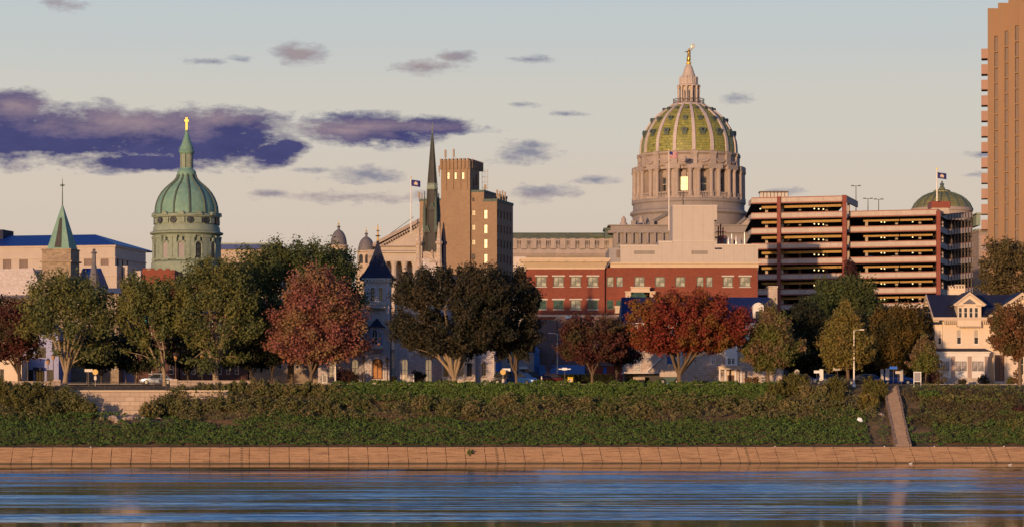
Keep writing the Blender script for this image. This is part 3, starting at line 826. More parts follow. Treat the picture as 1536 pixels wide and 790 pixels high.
def cover(name, label_unused, seed, n, xr, dr, mat, size, h, keep=None, up=0.5, clump=1.0):
    """leafy ground cover over the bank"""
    rs = np.random.RandomState(seed)
    x = rs.uniform(xr[0], xr[1], n); d = rs.uniform(dr[0], dr[1], n)
    P = np.stack([x, d, np.zeros(n)], 1)
    nz = vnoise(P*0.95*clump + 50, seed)*0.55 + vnoise(P*2.3*clump + 9, seed+3)*0.45
    z = np.array([ground(a, shore(a)+3+b) for a, b in zip(x, d)])
    Y = shore(x) + 3 + d
    hh = h*(0.15 + 1.35*nz) * rs.uniform(0.55, 1.0, n)**0.6
    k = np.ones(n, bool) if keep is None else keep(x, d, nz, rs.uniform(0,1,n))
    # the stairs and the wall terrace stay clear
    t = (d-4.0)/15.5; sx = WX(1356,301)*(1-t) + WX(1336.5,317)*t
    k &= ~((np.abs(x - sx) < 1.15) & (d > -1))
    k &= ~((x > -58) & (x < -39) & (d > 16.0))
    P = np.stack([x, Y - 0.35*hh, z + hh], 1)[k]
    out = np.tile(np.array([[0, -0.55, 0.55]]), (len(P), 1)) + rs.normal(size=(len(P),3))*0.3
    o = link(name, leaf_mesh(name, P, size, mat, seed, up, out)); o['kind'] = 'stuff'; return o
def vegetation():
    sxr = WX(1340, 308)
    def k_low(x, d, nz, r):
        lim = 10.4 + 1.2*np.sin(x*0.21) + 0.8*np.sin(x*0.63+1)
        near = np.abs(x - 46.5) < 4.0 - 0.05*d*0
        bare = near & (nz < 0.56) | (near & (x < 46.5) & (r < 0.75))
        lf = (x > -51) & (x < -41) & (d > 8.5) & (nz < 0.50)
        return (d < lim) & ~bare & ~lf
    cover('ivy_ground_cover', '', 11, 95000, (-70, 72), (3.6, 12.5), 'leaf_ivy', 0.125, 0.75, k_low)
    def k_top(x, d, nz, r):
        return (x > -22) & (x < 33) & (d > 13.0 + 0.9*np.sin(x*0.3))
    cover('ivy_ground_cover', '', 12, 60000, (-23, 34), (12.0, 19.6), 'leaf_hedge', 0.125, 0.75, k_top)
    def k_mid(x, d, nz, r):
        a = (x < 44) & ~((x > -56.5) & (x < -40)) & (d > 9.2) & (d < 14.6) & (nz > 0.34)
        return a
    cover('weeds', '', 13, 42000, (-66, 44), (9, 14.8), 'leaf_weed', 0.12, 1.25, k_mid, 0.9)
    def k_r(x, d, nz, r): return (nz > 0.38) & (r < 0.9) & ((x > 50) | (nz > 0.55))
    cover('weeds', '', 14, 26000, (47.5, 74), (8.5, 16.8), 'leaf_tan', 0.12, 0.8, k_r, 0.9)
    def k_rg(x, d, nz, r): return (nz > 0.45) & (x > 49.5)
    cover('ivy_ground_cover', '', 15, 24000, (49, 74), (4, 18.5), 'leaf_olive', 0.12, 0.8, k_rg)
    # mown verge on the terrace
    cover('grass', '', 16, 26000, (-80, 80), (19, 31), 'leaf_olive', 0.07, 0.10, None, 1.2, 2.0)
vegetation()
# ------------------------------------------------------------------ the far skyline
def capitol():
    Y = 700.0; s = Y/F; zb = 22.0
    b = Bld('capitol_building', 'grey granite capitol with great green tiled dome and gilded statue', 'building', 1033, Y, zb)
    Z = lambda py: WZ(py, Y) - zb
    W0 = 16.0   # the axis of the dome stands this far behind the reference plane
    cy = 0.0
    P = lambda prof: [(r*s, Z(y)) for r, y in prof]
    mb = MB()
    mb.lathe(0, cy, P([(86,372),(86,345),(84,344),(84,330),(84.5,326),(88,323),(88,320),(84.5,318),(83.5,316),(83.5,309),(85.5,307),(85.5,304),(84,303),(84,302.4)]), 64)
    b.part('podium', mb, 'granite_shaded', smooth=True)
    mb = MB(); mb.lathe(0, cy, P([(69.5,303),(69.5,258)]), 64); b.part('drum', mb, 'granite_block', smooth=True)
    mb = MB(); mb.lathe(0, cy, P([(80,260.5),(81,259.5),(81,256.5),(84,255.5),(85,253.5),(82,253),(74,252.6),(73,252),(73,239),(74.5,237.5),(76.5,236),(76.5,233.8),(73,233)]), 64)
    b.part('entablature', mb, 'granite_trim', smooth=True)
    PH = 2.0
    for k in range(16):
        a = R(22.5*k + PH)
        if math.cos(a) < -0.35: continue
        # pier with a pair of columns standing in front
        m = MB(); m.box(-1.45, 1.45, -83*s+0.6, -69*s, Z(303), Z(259)); m.box(-2.1, 2.1, -84.6*s, -70*s, Z(260), Z(253.2)); m.box(-2.0, 2.0, -84.6*s, -70*s, Z(303.3), Z(300.5))
        m.box(-0.9, 0.9, -76.3*s, -72*s, Z(252.9), Z(233.6)); m.box(-1.0, 1.0, -77.4*s, -73*s, Z(238), Z(233.2))
        m.moved(0, cy, 0, a); pr = b.part('buttress', m, 'granite_trim')
        for sg in (-1, 1):
            m = MB(); m.lathe(sg*1.12, -81.3*s, [(0.72,Z(300.6)),(0.72,Z(299.4)),(0.58,Z(298.8)),(0.52,Z(266)),(0.5,Z(264.5)),(0.72,Z(262)),(0.85,Z(260.2))], 10)
            m.moved(0, cy, 0, a); part('column', m, 'granite', pr, True)
        # bay between the piers: window with pediment, balustrade, swag
        a2 = R(22.5*(k+0.5) + PH)
        if math.cos(a2) < 0.0: continue
        m = MB(); m.box(-1.75, 1.75, -70.6*s, -69*s, Z(294), Z(293.2)); m.box(-1.7, -1.2, -70.5*s, -69*s, Z(293), Z(270)); m.box(1.2, 1.7, -70.5*s, -69*s, Z(293), Z(270)); m.box(-1.9, 1.9, -70.8*s, -69*s, Z(271), Z(269))
        m.ext_uz([(-2.1, Z(268.9)), (2.1, Z(268.9)), (0, Z(262.5))], -70.9*s, -69*s); m.moved(0, cy, 0, a2); b.part('window_surround', m, 'granite_trim')
        m = MB(); hz = Z(291.5); tz = Z(272.5) if k != 15 else Z(271.5)
        m.quad((-.95, -69.65*s-0.12, hz), (.95, -69.65*s-0.12, hz), (.95, -69.65*s-0.12, tz), (-.95, -69.65*s-0.12, tz)); m.moved(0, cy, 0, a2)
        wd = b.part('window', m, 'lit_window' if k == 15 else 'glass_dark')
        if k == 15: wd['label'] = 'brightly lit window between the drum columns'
        m = MB(); m.box(-0.05, 0.05, -69.65*s-0.22, -69.65*s-0.13, hz, tz); m.box(-1.15, 1.15, -69.65*s-0.2, -69.65*s-0.13, (hz+tz)/2-.05, (hz+tz)/2+.05); m.moved(0, cy, 0, a2); part('frame', m, 'frame_white', wd)
        m = MB(); m.box(-2.5, 2.5, -83*s, -82*s, Z(295.2), Z(294)); m.box(-2.5, 2.5, -83*s, -82*s, Z(303), Z(301.8))
        for q in range(11): m.lathe(-2.3+q*0.46, -82.5*s, [(0.12,Z(302)),(0.17,Z(300)),(0.09,Z(296.5)),(0.13,Z(295))], 6)
        m.moved(0, cy, 0, a2); b.part('balustrade', m, 'granite_trim')
        m = MB(); m.tube([(-2.2+4.4*t/8, -73.4*s-0.15, Z(243)-1.1*math.sin(math.pi*t/8)) for t in range(9)], [0.15,.22,.28,.33,.36,.33,.28,.22,.15], 6); m.moved(0, cy, 0, a2); b.part('swag', m, 'granite')
    dome = [(72.3,233),(72,228),(71.6,220),(70.3,212),(67.2,203.6),(62.5,194),(56,184),(48.5,175.5),(40,168.6),(32,163),(25.5,159),(23,157)]
    mb = MB(); mb.lathe(0, cy, P(dome), 96); b.part('dome', mb, 'tile_green', smooth=True)
    for k in range(16):
        a = R(22.5*k + PH)
        if math.cos(a) < -0.5: continue
        m = MB(); n = len(dome)
        for sgn in (0,):
            vs, fs = [], []
            for i, (r, y) in enumerate(dome):
                hw = 0.47*(0.45 + 0.55*r/72); r1, r2 = (r-2)*s, (r+1.7)*s
                vs += [(-hw, -r1, Z(y)), (-hw, -r2, Z(y)+0.12), (hw, -r2, Z(y)+0.12), (hw, -r1, Z(y))]
            for i in range(n-1):
                for q in range(3): fs.append((4*i+q, 4*i+q+1, 4*i+4+q+1, 4*i+4+q))
            m.add(vs, fs)
        m.moved(0, cy, 0, a); b.part('rib', m, 'rib_pale')
        a2 = R(22.5*(k+0.5) + PH)
        if math.cos(a2) < -0.1: continue
        for (y, r, w, h) in ((203.6, 67.2, 0.85, 1.7), (183, 55.4, 0.62, 1.2), (166, 36.5, 0.45, 0.75)):
            m = MB(); m.box(-w*.75, w*.75, -(r+3.2)*s, -(r-6)*s, Z(y)-h*.55, Z(y)+h*.4)
            if w > 1: m.ext_uz([(-w*1.25, Z(y)+h*.35), (w*1.25, Z(y)+h*.35), (w*1.1, Z(y)+h*.7), (0, Z(y)+h*.95), (-w*1.1, Z(y)+h*.7)], -(r+4.2)*s, -(r-5)*s)
            else: m.ext_uz([(w*math.cos(t*math.pi/4)*1.1, Z(y)+h*.2+w*0.8*math.sin(t*math.pi/4)) for t in range(8)], -(r+3.9)*s, -(r-7)*s)
            m.moved(0, cy, 0, a2); dm = b.part('dormer', m, 'copper_dark')
            m = MB(); rr = w*.48; m.quad((-rr, -(r+3.2)*s-.02, Z(y)-h*.4), (rr, -(r+3.2)*s-.02, Z(y)-h*.4), (rr, -(r+3.2)*s-.02, Z(y)+h*.3), (-rr, -(r+3.2)*s-.02, Z(y)+h*.3)) if w > 1 else m.ext_uz([(rr*math.cos(t*math.pi/4), Z(y)+h*.2+rr*math.sin(t*math.pi/4)) for t in range(8)], -(r+4.3)*s, -(r+3.5)*s)
            m.moved(0, cy, 0, a2); part('opening', m, 'glass_dark', dm)
    mb = MB(); mb.lathe(0, cy, P([(26,159),(26,157.5),(24,156.5),(17,155.8),(16,155)]), 32); b.part('gallery', mb, 'rib_pale', smooth=True)
    mb = MB()
    for z in (150.2, 155.5):
        mb.lathe(0, cy, [(23*s,Z(z)),(23*s+.12,Z(z)),(23*s+.12,Z(z)+.15),(23*s,Z(z)+.15)], 32, cap=False)
    for k in range(32):
        a = R(k*11.25); mb.box(23*s*math.sin(a)-.05, 23*s*math.sin(a)+.05, cy-23*s*math.cos(a)-.05, cy-23*s*math.cos(a)+.05, Z(156), Z(150))
    b.part('gallery_railing', mb, 'iron_post')
    mb = MB(); mb.lathe(0, cy, P([(12.5,156),(12.5,131),(17.5,130),(17.5,128.5),(15,127.5),(14,126),(14,118),(13,116.5),(11,115.5),(8.5,110),(6.6,104),(5.2,99.6),(4.2,99),(3.4,97)]), 24); ln = b.part('lantern', mb, 'concrete_pink', smooth=True)
    for k in range(12):
        a = R(k*30+15); m = MB(); m.lathe(15.8*s*math.sin(a), cy-15.8*s*math.cos(a), P([(1.9,155.5),(1.5,153.5),(1.35,134),(1.9,131.5),(2.1,130)]), 8); part('column', m, 'concrete_pink', ln, True)
        m = MB(); m.lathe(13.4*s*math.sin(a), cy-13.4*s*math.cos(a), P([(1.2,127),(1.2,119),(1.6,118.5),(0.9,116),(0.2,114.6)]), 6); part('finial', m, 'concrete_pink', ln)
        m = MB(); hw = 1.0*s*1.6; r = 12.7*s
        m.quad((-hw*.55,-r,Z(153)),(hw*.55,-r,Z(153)),(hw*.55,-r,Z(137)),(-hw*.55,-r,Z(137))); m.moved(0, cy, 0, R(k*30)); part('opening', m, 'glass_dark', ln)
    mb = MB(); mb.lathe(0, cy, [(3.7*s*math.sin(math.pi*t/10)+0.02, Z(95)-3.7*s*math.cos(math.pi*t/10)) for t in range(11)], 16); b.part('orb', mb, 'gold', smooth=True)
    # gilded figure: drapery, torso, head, raised arm with wreath, staff arm
    st = MB(); q = lambda y: Z(y)
    st.tube([(0,cy,q(92)), (0,cy,q(90)), (.05,cy,q(85)), (.1,cy,q(81.5)), (.05,cy,q(78.5)), (.05,cy,q(76.8)), (.05,cy,q(75.6))], [.42,.55,.5,.42,.48,.40,.16], 10)
    st.tube([(.06,cy,q(75.8)), (.07,cy,q(74.8)), (.08,cy,q(73.4)), (.08,cy,q(72.7))], [.16,.26,.24,.08], 8)
    st.tube([(.35,cy,q(77.2)), (.75,cy-.1,q(74.8)), (1.05,cy-.1,q(71.5))], [.17,.13,.09], 6)
    st.tube([(-.3,cy,q(77.2)), (-.75,cy-.15,q(78.6)), (-1.05,cy-.2,q(77.2))], [.17,.13,.09], 6)
    st.tube([(-.5,cy,q(91)), (-.2,cy+.2,q(84)), (-.15,cy+.2,q(80))], [.12,.2,.1], 5)
    fg = b.part('statue', st, 'bronze', smooth=True, label='gilded draped figure raising a wreath on an orb')
    wr = MB(); wr.tube([(1.2+.42*math.cos(t*math.pi/6), cy-.1, q(69.6)+.6*math.sin(t*math.pi/6)) for t in range(13)], .09, 5); wr.tube([(1.1,cy-.1,q(71.5)),(1.25,cy-.1,q(67))], .05, 4); part('wreath', wr, 'gold', fg)
    # square base of the crossing with gabled dormers
    mb = MB(); X0, X1 = (908-1033)*s, (1131-1033)*s
    mb.box((916-1033)*s, X1-1, -19, 19, 0, Z(357)); mb.box(X0, X1, -20, 20, Z(357), Z(353.5)); mb.box((912-1033)*s, X1-.5, -19.5, 19.5, Z(353.5), Z(345.5)); mb.box(X0, X1, -20, 20, Z(346.5), Z(345))
    for k in range(9): mb.box((920-1033+k*11)*s, (923-1033+k*11)*s, -19.9, -19, Z(372), Z(357))
    for u in (945, 972, 1000): mb.box((u-1033)*s-.6, (u-1033)*s+.6, -19.8, -18.8, Z(345), Z(339))
    b.part('crossing', mb, 'granite_shaded')
    for cx_, w_, y0, y1 in ((1003, 34, 326, 346), (1116, 22, 331, 352)):
        m = MB(); c = (cx_-1033)*s; h = w_*s
        m.ext_uz([(c-h, Z(y1)), (c+h, Z(y1)), (c, Z(y0)+.5)], -17.5, -8); b.part('gable', m, 'granite_trim')
        m = MB(); m.ext_uz([(c-h-.6, Z(y1)), (c, Z(y0)), (c+h+.6, Z(y1)), (c+h+.6, Z(y1)+.8), (c, Z(y0)+1.0), (c-h-.6, Z(y1)+.8)], -18.1, -8); b.part('gable_coping', m, 'slate_grey')
    for cx_, sg in ((932, 1), (958, 1)):
        m = MB(); c = (cx_-1033)*s; m.lathe(c, -14, [(1.2,Z(345)),(1.0,Z(341)),(.6,Z(338)),(.7,Z(335)),(.15,Z(330))], 8); b.part('scroll_buttress', m, 'granite', smooth=True)
    # the low wing with balustrade and tiled roof
    wx = lambda px: (px-1033)*s
    mb = MB(); mb.box(wx(556), wx(912), -14, 14, 0, Z(389)); mb.box(wx(556), wx(914), -15, 15, Z(389), Z(384.5)); mb.box(wx(556), wx(913), -14.6, 14.6, Z(384.5), Z(379.5)); mb.box(wx(690), wx(912), -14.3, 12, Z(379.5), Z(378.2))
    for k in range(60): mb.box(wx(760+k*2.6), wx(761.3+k*2.6), -15.3, -15, Z(387), Z(385))
    wg = b.part('wing', mb, 'granite_trim')
    m = MB(); m.box(wx(690), wx(912), -14.2, -13.6, Z(366), Z(363.6))
    for k in range(16): m.box(wx(700+k*14.3)-.7, wx(700+k*14.3)+.7, -14.3, -13.5, Z(379), Z(362.8))
    for k in range(96): m.lathe(wx(692+k*2.3), -13.9, [(.16,Z(378.6)),(.22,Z(375)),(.11,Z(369)),(.17,Z(366))], 5)
    part('balustrade', m, 'granite_trim', wg)
    m = MB(); m.ext_wz([(-10, Z(366)), (-4, Z(350.5)), (6, Z(350.5)), (12, Z(366))], wx(690), wx(911)); m.box(wx(690), wx(911), -10, 12, Z(379), Z(366)); part('roof', m, 'tile_olive', wg)
    m = MB(); m.box(wx(884), wx(908), -6, 4, Z(362), Z(357)); m.ext_uz([(wx(883),Z(357)),(wx(909),Z(357)),(wx(902),Z(354)),(wx(890),Z(354))], -6.3, 4); part('roof_ventilator', m, 'copper_dark', wg)
    m = MB(); m.box(wx(905), wx(917), -13, -6, Z(380), Z(350)); m.box(wx(903), wx(919), -13.5, -5.5, Z(350), Z(347)); part('end_pier', m, 'copper_dark', wg)
    # west portico: pediment over columns
    cx_ = wx(634); hw = 62*s; A = Z(342); Bz = Z(376)
    m = MB(); m.ext_uz([(cx_-hw, Bz), (cx_+hw, Bz), (cx_, A)], -20, 8); m.box(cx_-hw, cx_+hw, -20.2, 8, Z(384), Z(376)); m.box(cx_-hw-.6, cx_+hw+.6, -21, 8, Z(386), Z(383.6)); m.box(cx_-hw+.5, cx_+hw-.5, -20, 8, Z(398), Z(386)); pt = b.part('portico', m, 'limestone')
    m = MB()
    for sg in (-1, 1):
        m.ext_uz([(cx_+sg*(hw+1.2), Bz-.2), (cx_, A+.1), (cx_, A+1.1), (cx_+sg*(hw+1.2), Bz+.7)], -21.3, 8)
        for k in range(18): t = (k+.5)/18; m.box(cx_+sg*hw*t-.2, cx_+sg*hw*t+.2, -21.0, -20.1, A+(Bz-A)*t-.75, A+(Bz-A)*t-.1)
    m.box(cx_-hw-1, cx_+hw+1, -21.3, -20, Z(377), Z(375.6))
    for k in range(44): m.box(cx_-hw+k*.52, cx_-hw+k*.52+.26, -21.1, -20.3, Z(383.6), Z(382.4))
    part('cornice', m, 'granite_trim', pt)
    m = MB(); m.box(cx_-hw, cx_+hw, -16, 8, Z(470), Z(398)); part('wall', m, 'limestone', pt)
    for k in range(8):
        m = MB(); c = cx_-hw+1.6+k*(2*hw-3.2)/7; m.lathe(c, -18.8, [(1.0,Z(465)),(.8,Z(460)),(.72,Z(404)),(1.05,Z(399.5)),(1.1,Z(398))], 10); part('column', m, 'limestone', pt, True)
    m = MB(); m.tube([(cx_-hw, -12, Bz+1.6), (cx_-2, -12, A+2.1)], .07, 4)
    for k in range(6): t = k/6; m.tube([(cx_-hw*(1-t), -12, Bz+(A-Bz)*t), (cx_-hw*(1-t), -12, Bz+1.6+(A+.5-Bz)*t)], .05, 4)
    part('roof_railing', m, 'iron_post', pt)
    # two little domed turrets
    for cx_, top, ybase in ((511, 347.5, 371), (552, 358, 379)):
        c = wx(cx_); q0 = 13*s
        m = MB(); m.box(c-q0*1.15, c+q0*1.15, -q0*1.15-8, q0*1.15-8, 0, Z(ybase+25)); m.lathe(c, -8, [(q0*.98,Z(ybase+26)),(q0*.98,Z(ybase+3)),(q0*1.12,Z(ybase+2)),(q0*1.14,Z(ybase)),(q0*.96,Z(ybase-1))], 20)
        tr_ = b.part('turret', m, 'wall_beige', smooth=True)
        m = MB(); m.lathe(c, -8, [(q0*.95*math.cos(R(t)), Z(ybase)+ (Z(top)-Z(ybase))*math.sin(R(t))) for t in range(0, 91, 10)][:-1] + [(0.35, Z(top)), (0.3, Z(top-3)), (0.55,Z(top-4)), (0.2,Z(top-6))], 20); part('dome', m, 'slate_grey', tr_, True)
        m = MB(); m.tube([(c,-8,Z(top-5)),(c,-8,Z(top-13))], [.13,.07], 5); m.lathe(c,-8,[(.05,Z(top-7)),(.32,Z(top-8)),(.05,Z(top-9.3))],8); part('finial', m, 'gold', tr_)
        for k in range(8):
            m = MB(); hw_ = 1.0*q0*.26; r = q0*1.005
            zz = [Z(ybase+19), Z(ybase+9)]
            m.add([(-hw_,-r,zz[0]),(hw_,-r,zz[0]),(hw_,-r,zz[1])] + [(hw_*math.cos(R(t)),-r,zz[1]+hw_*math.sin(R(t))) for t in range(0,181,30)], [tuple(range(10))]); m.moved(c, -8, 0, R(45*k+10)); part('arch', m, 'glass_dark', tr_)
capitol()

def flagpole(label, px, Y, y_top, y_base, flag, fw, fh, fy, side=1):
    z0 = WZ(y_base, Y); H = WZ(y_top, Y) - z0
    o = thing('flagpole', label, 'flagpole', (WX(px, Y), Y, z0), 0, None)
    mb = MB(); mb.tube([(0,0,0),(0,0,H*.5),(0,0,H)], [.16,.13,.09], 8); part('pole', mb, 'lamp_white', o, True)
    mb = MB(); mb.lathe(0, 0, [(.02,H),(.2,H+.12),(.2,H+.26),(.02,H+.38)], 8); part('finial', mb, 'gold', o, True)
    s = Y/F; W, Hh = fw*s, fh*s; z1 = WZ(fy, Y) - z0
    f = link('flag', None, None); bpy.data.objects.remove(f)
    def fl(u0, u1, v0, v1, off=0.0, n=10):
        m = MB()
        for i in range(n):
            a, c = u0+(u1-u0)*i/n, u0+(u1-u0)*(i+1)/n
            g = lambda t, v: (side*(t*W+.1), 0.28*math.sin(t*7)*t*W*.35 - off, z1 - v*Hh - 0.22*t*Hh)
            m.quad(g(a,v1), g(c,v1), g(c,v0), g(a,v0))
        return m
    if flag == 'us':
        fo = part('flag', fl(0,1,0,1), 'flag_white', o)
        for k in range(7): part('stripe', fl(0 if k > 3 else .42,1,2*k/13,(2*k+1)/13,.02), 'flag_red', fo); 
        for k in range(7): part('stripe', fl(0 if k > 3 else .42,1,2*k/13,(2*k+1)/13,-.02), 'flag_red', fo)
        for e in (.03,-.03): part('canton', fl(0,.42,0,7/13,e), 'flag_navy', fo)
    else:
        fo = part('flag', fl(0,1,0,1), 'flag_navy', o)
        for e in (.03,-.03):
            m = fl(.42,.58,.28,.66,e,3); m2 = fl(.30,.42,.38,.70,e,3); m3 = fl(.58,.70,.38,.70,e,3); m4 = fl(.34,.66,.72,.77,e,4); m5 = fl(.46,.54,.2,.28,e,2)
            for q in (m2, m3, m4, m5): m.add(q.v, q.f)
            part('emblem', m, 'trim_cream', fo)
    return o
plain('flag_white', (0.55,0.5,0.48), 0.8); plain('flag_red', (0.45,0.03,0.05), 0.8)
flagpole('tall white pole with a red striped national flag before the great dome', 1003.5, 675, 226, 346, 'us', 12.5, 9.5, 227)
flagpole('thin pole with a navy crest flag rising beside the dark church spire', 616.5, 675, 267, 350, 'pa', 13.5, 9.5, 269.5)
flagpole('pole with a navy crest flag beside the low green dome', 1405.5, 500, 254.5, 302, 'pa', 13.5, 9, 258.5)

def cathedral():
    Y = 560.0; s = Y/F; zb = 14.0
    b = Bld('cathedral', 'cathedral with verdigris copper dome, lantern and gold cross on top', 'cathedral', 280, Y, zb)
    Z = lambda py: WZ(py, Y) - zb
    P = lambda prof: [(r*s, Z(y)) for r, y in prof]
    mb = MB(); mb.lathe(0,0,P([(53,420),(53,395),(51.5,393.5),(48,392.5),(46.3,391.5),(46.3,356),(47,354)]), 48); b.part('drum', mb, 'copper_trim', smooth=True)
    mb = MB(); mb.lathe(0,0,P([(47.5,357),(49,354.5),(50,353.6),(54.5,352),(54.8,349.8),(52,348.6),(50,347.8),(49.5,342),(48,339),(47.2,338),(47,329),(49.5,327.6),(50.2,326),(50.2,323.6),(48,322.6),(46,322)]), 48); b.part('cornice', mb, 'copper_trim', smooth=True)
    for k in range(12):
        a = R(30*k - 2)
        if math.cos(a) < -0.3: continue
        hw = 5.0*s; r = 46.3*s*math.cos(R(3.75))-.06
        # arched window in a moulded surround
        m = MB(); zz = [Z(389), Z(369)]
        pts = [(-hw,zz[0]),(hw,zz[0])] + [(hw*math.cos(R(t)), zz[1]+hw*math.sin(R(t))) for t in range(0,181,20)]
        m.ext_uz(pts, -r-.5, -r+.3); m.moved(0,0,0,a)
        wn = b.part('window', m, 'wall_grey' if k in (0, 11) else 'glass_dark')
        if k in (0, 11): wn['label'] = 'boarded pale arched window'
        m = MB(); m.tube([(p[0]*1.12, -r-.55, p[1]) for p in pts[1:]] + [(-hw*1.12, -r-.55, zz[0])], .22, 5); m.box(-hw*1.4, hw*1.4, -r-.9, -r, zz[0]-.5, zz[0]); m.box(-.25,.25,-r-.9,-r-.3, zz[1]+hw, zz[1]+hw+.9); m.moved(0,0,0,a); part('surround', m, 'copper_trim', wn, True)
        for e in (11.2, 18.8):
            m = MB(); rr = 46.6*s; m.box(-.62,.62,-rr-.75,-rr+.6,Z(391),Z(388.5)); m.box(-.45,.45,-rr-.6,-rr+.6,Z(388.5),Z(359)); m.box(-.65,.65,-rr-.8,-rr+.6,Z(359),Z(355.5)); m.moved(0,0,0,a+R(e)); b.part('pilaster', m, 'copper_trim')
        m = MB(); rr = 47.2*s
        m.box(-hw*.95,hw*.95,-rr-.3,-rr+.4,Z(337),Z(329)); m.ext_uz([(-hw*1.15,Z(325.5)),(hw*1.15,Z(325.5)),(hw*.6,Z(321.4)),(0,Z(320)),(-hw*.6,Z(321.4))], -51*s-.2, -45*s); m.moved(0,0,0,a); b.part('attic_panel', m, 'copper_trim')
        m = MB(); m.ext_uz([(.75*math.cos(R(t)), Z(333)+.75*math.sin(R(t))) for t in range(0,360,45)], -47.7*s-.25, -46*s); m.moved(0,0,0,a+R(15)); b.part('oculus', m, 'glass_dark')
    dome = [(46,322),(46,317),(45.2,310),(43.6,304),(40.8,297),(36.6,290),(31,283.5),(25,278),(20,274),(17,271),(15.5,269),(13.6,266),(13,262)]
    mb = MB(); mb.lathe(0,0,P(dome), 48); b.part('dome', mb, 'copper', smooth=True)
    for k in range(12):
        a = R(30*k+13)
        if math.cos(a) < -0.5: continue
        m = MB(); m.tube([(0,-(r+.5)*s,Z(y)) for r,y in dome], .24, 5); m.moved(0,0,0,a); b.part('rib', m, 'copper_dark', smooth=True)
    mb = MB(); mb.lathe(0,0,P([(14,264),(14.5,260),(13.5,257),(10.5,254.5),(9.5,253),(9.5,252),(6,251.5),(6,233),(9.5,231.5),(11.5,229),(11.8,227),(10,225),(10.6,222),(9.2,220),(7.6,216),(5.6,210),(3.8,204),(2.6,200),(2.2,198.6),(3,197),(2.6,195.4),(1.2,194.6)]), 24); ln = b.part('lantern', mb, 'copper', smooth=True)
    for k in range(8):
        m = MB(); a = R(45*k+22); m.box(-.42,.42,-9.3*s,-6*s,Z(252.5),Z(231.5)); m.moved(0,0,0,a); part('pier', m, 'copper_trim', ln)
        m = MB(); m.box(-.5,.5,-6.25*s,-5.5*s,Z(250.5),Z(235)); m.moved(0,0,0,R(45*k-.5)); part('opening', m, 'glass_dark', ln)
    mb = MB(); mb.box(-1.5*s,1.5*s,-.25,.25,Z(196),Z(176.5)); mb.box(-3.2*s,3.2*s,-.22,.22,Z(183),Z(180)); b.part('cross', mb, 'gold')
    mb = MB(); mb.box(-58*s, 60*s, -22*s*0-3, 40, 0, Z(404)); b.part('nave', mb, 'limestone')
    mb = MB(); mb.ext_uz([(-64*s,Z(404)),(62*s,Z(404)),(0,Z(401))], -4, 40); b.part('roof', mb, 'slate_grey')
cathedral()

def small_dome():
    Y = 640.0; s = Y/F; zb = 20.0
    b = Bld('domed_hall', 'stone hall with a low green ribbed dome behind the parking garage', 'building', 1413, Y, zb)
    Z = lambda py: WZ(py, Y) - zb
    P = lambda prof: [(r*s, Z(y)) for r, y in prof]
    mb = MB(); mb.lathe(0,0,P([(44.5,420),(44.5,319),(46,317.5),(46.5,313.5),(44,312.5)]), 40); b.part('drum', mb, 'granite_trim', smooth=True)
    prof = [(44,313),(40.5,306),(35,300),(28.5,295),(20,291),(13,289),(12.5,286.5),(11,285.4),(5,284),(4,281.5)]
    mb = MB(); mb.lathe(0,0,P(prof), 40); b.part('dome', mb, 'tile_olive', smooth=True)
    for k in range(20):
        m = MB(); m.tube([(0,-(r+.4)*s,Z(y)) for r,y in prof[:6]], .2, 5); m.moved(0,0,0,R(18*k+6)); b.part('rib', m, 'copper_dark')
    mb = MB(); mb.lathe(0,0,P([(4.5,282.5),(3,280),(2.2,278.5),(3.4,277),(3,275.5),(1.4,274.6),(1.2,272.6),(.3,271)]), 12); b.part('finial', mb, 'copper_dark', smooth=True)
    mb = MB(); mb.box(44*s, 62*s, -6, 12, 0, Z(346)); mb.box(44*s, 50*s, -7, 12, Z(341), Z(324)); mb.box(44*s, 51.5*s, -7.5, 12, Z(325.5), Z(322.5)); b.part('side_pavilion', mb, 'copper_trim')
    mb = MB(); mb.box(40*s, 90*s, -14, 12, 0, Z(353)); mb.box(39*s, 92*s, -15, 12, Z(353), Z(350.5))
    mb.ext_uz([(44*s,Z(384)),(66*s,Z(384)),(55*s,Z(374))], -17, -14); mb.box(43*s,67*s,-17.3,-14,Z(387),Z(384)); mb.box(46*s,64*s,-16.8,-14,0,Z(387))
    b.part('wing', mb, 'granite_block')
    for k in range(3):
        m = MB(); m.box((60+k*9)*s,(64+k*9)*s,-14.1,-13.9,Z(380),Z(362)); b.part('window', m, 'glass_dark')
small_dome()

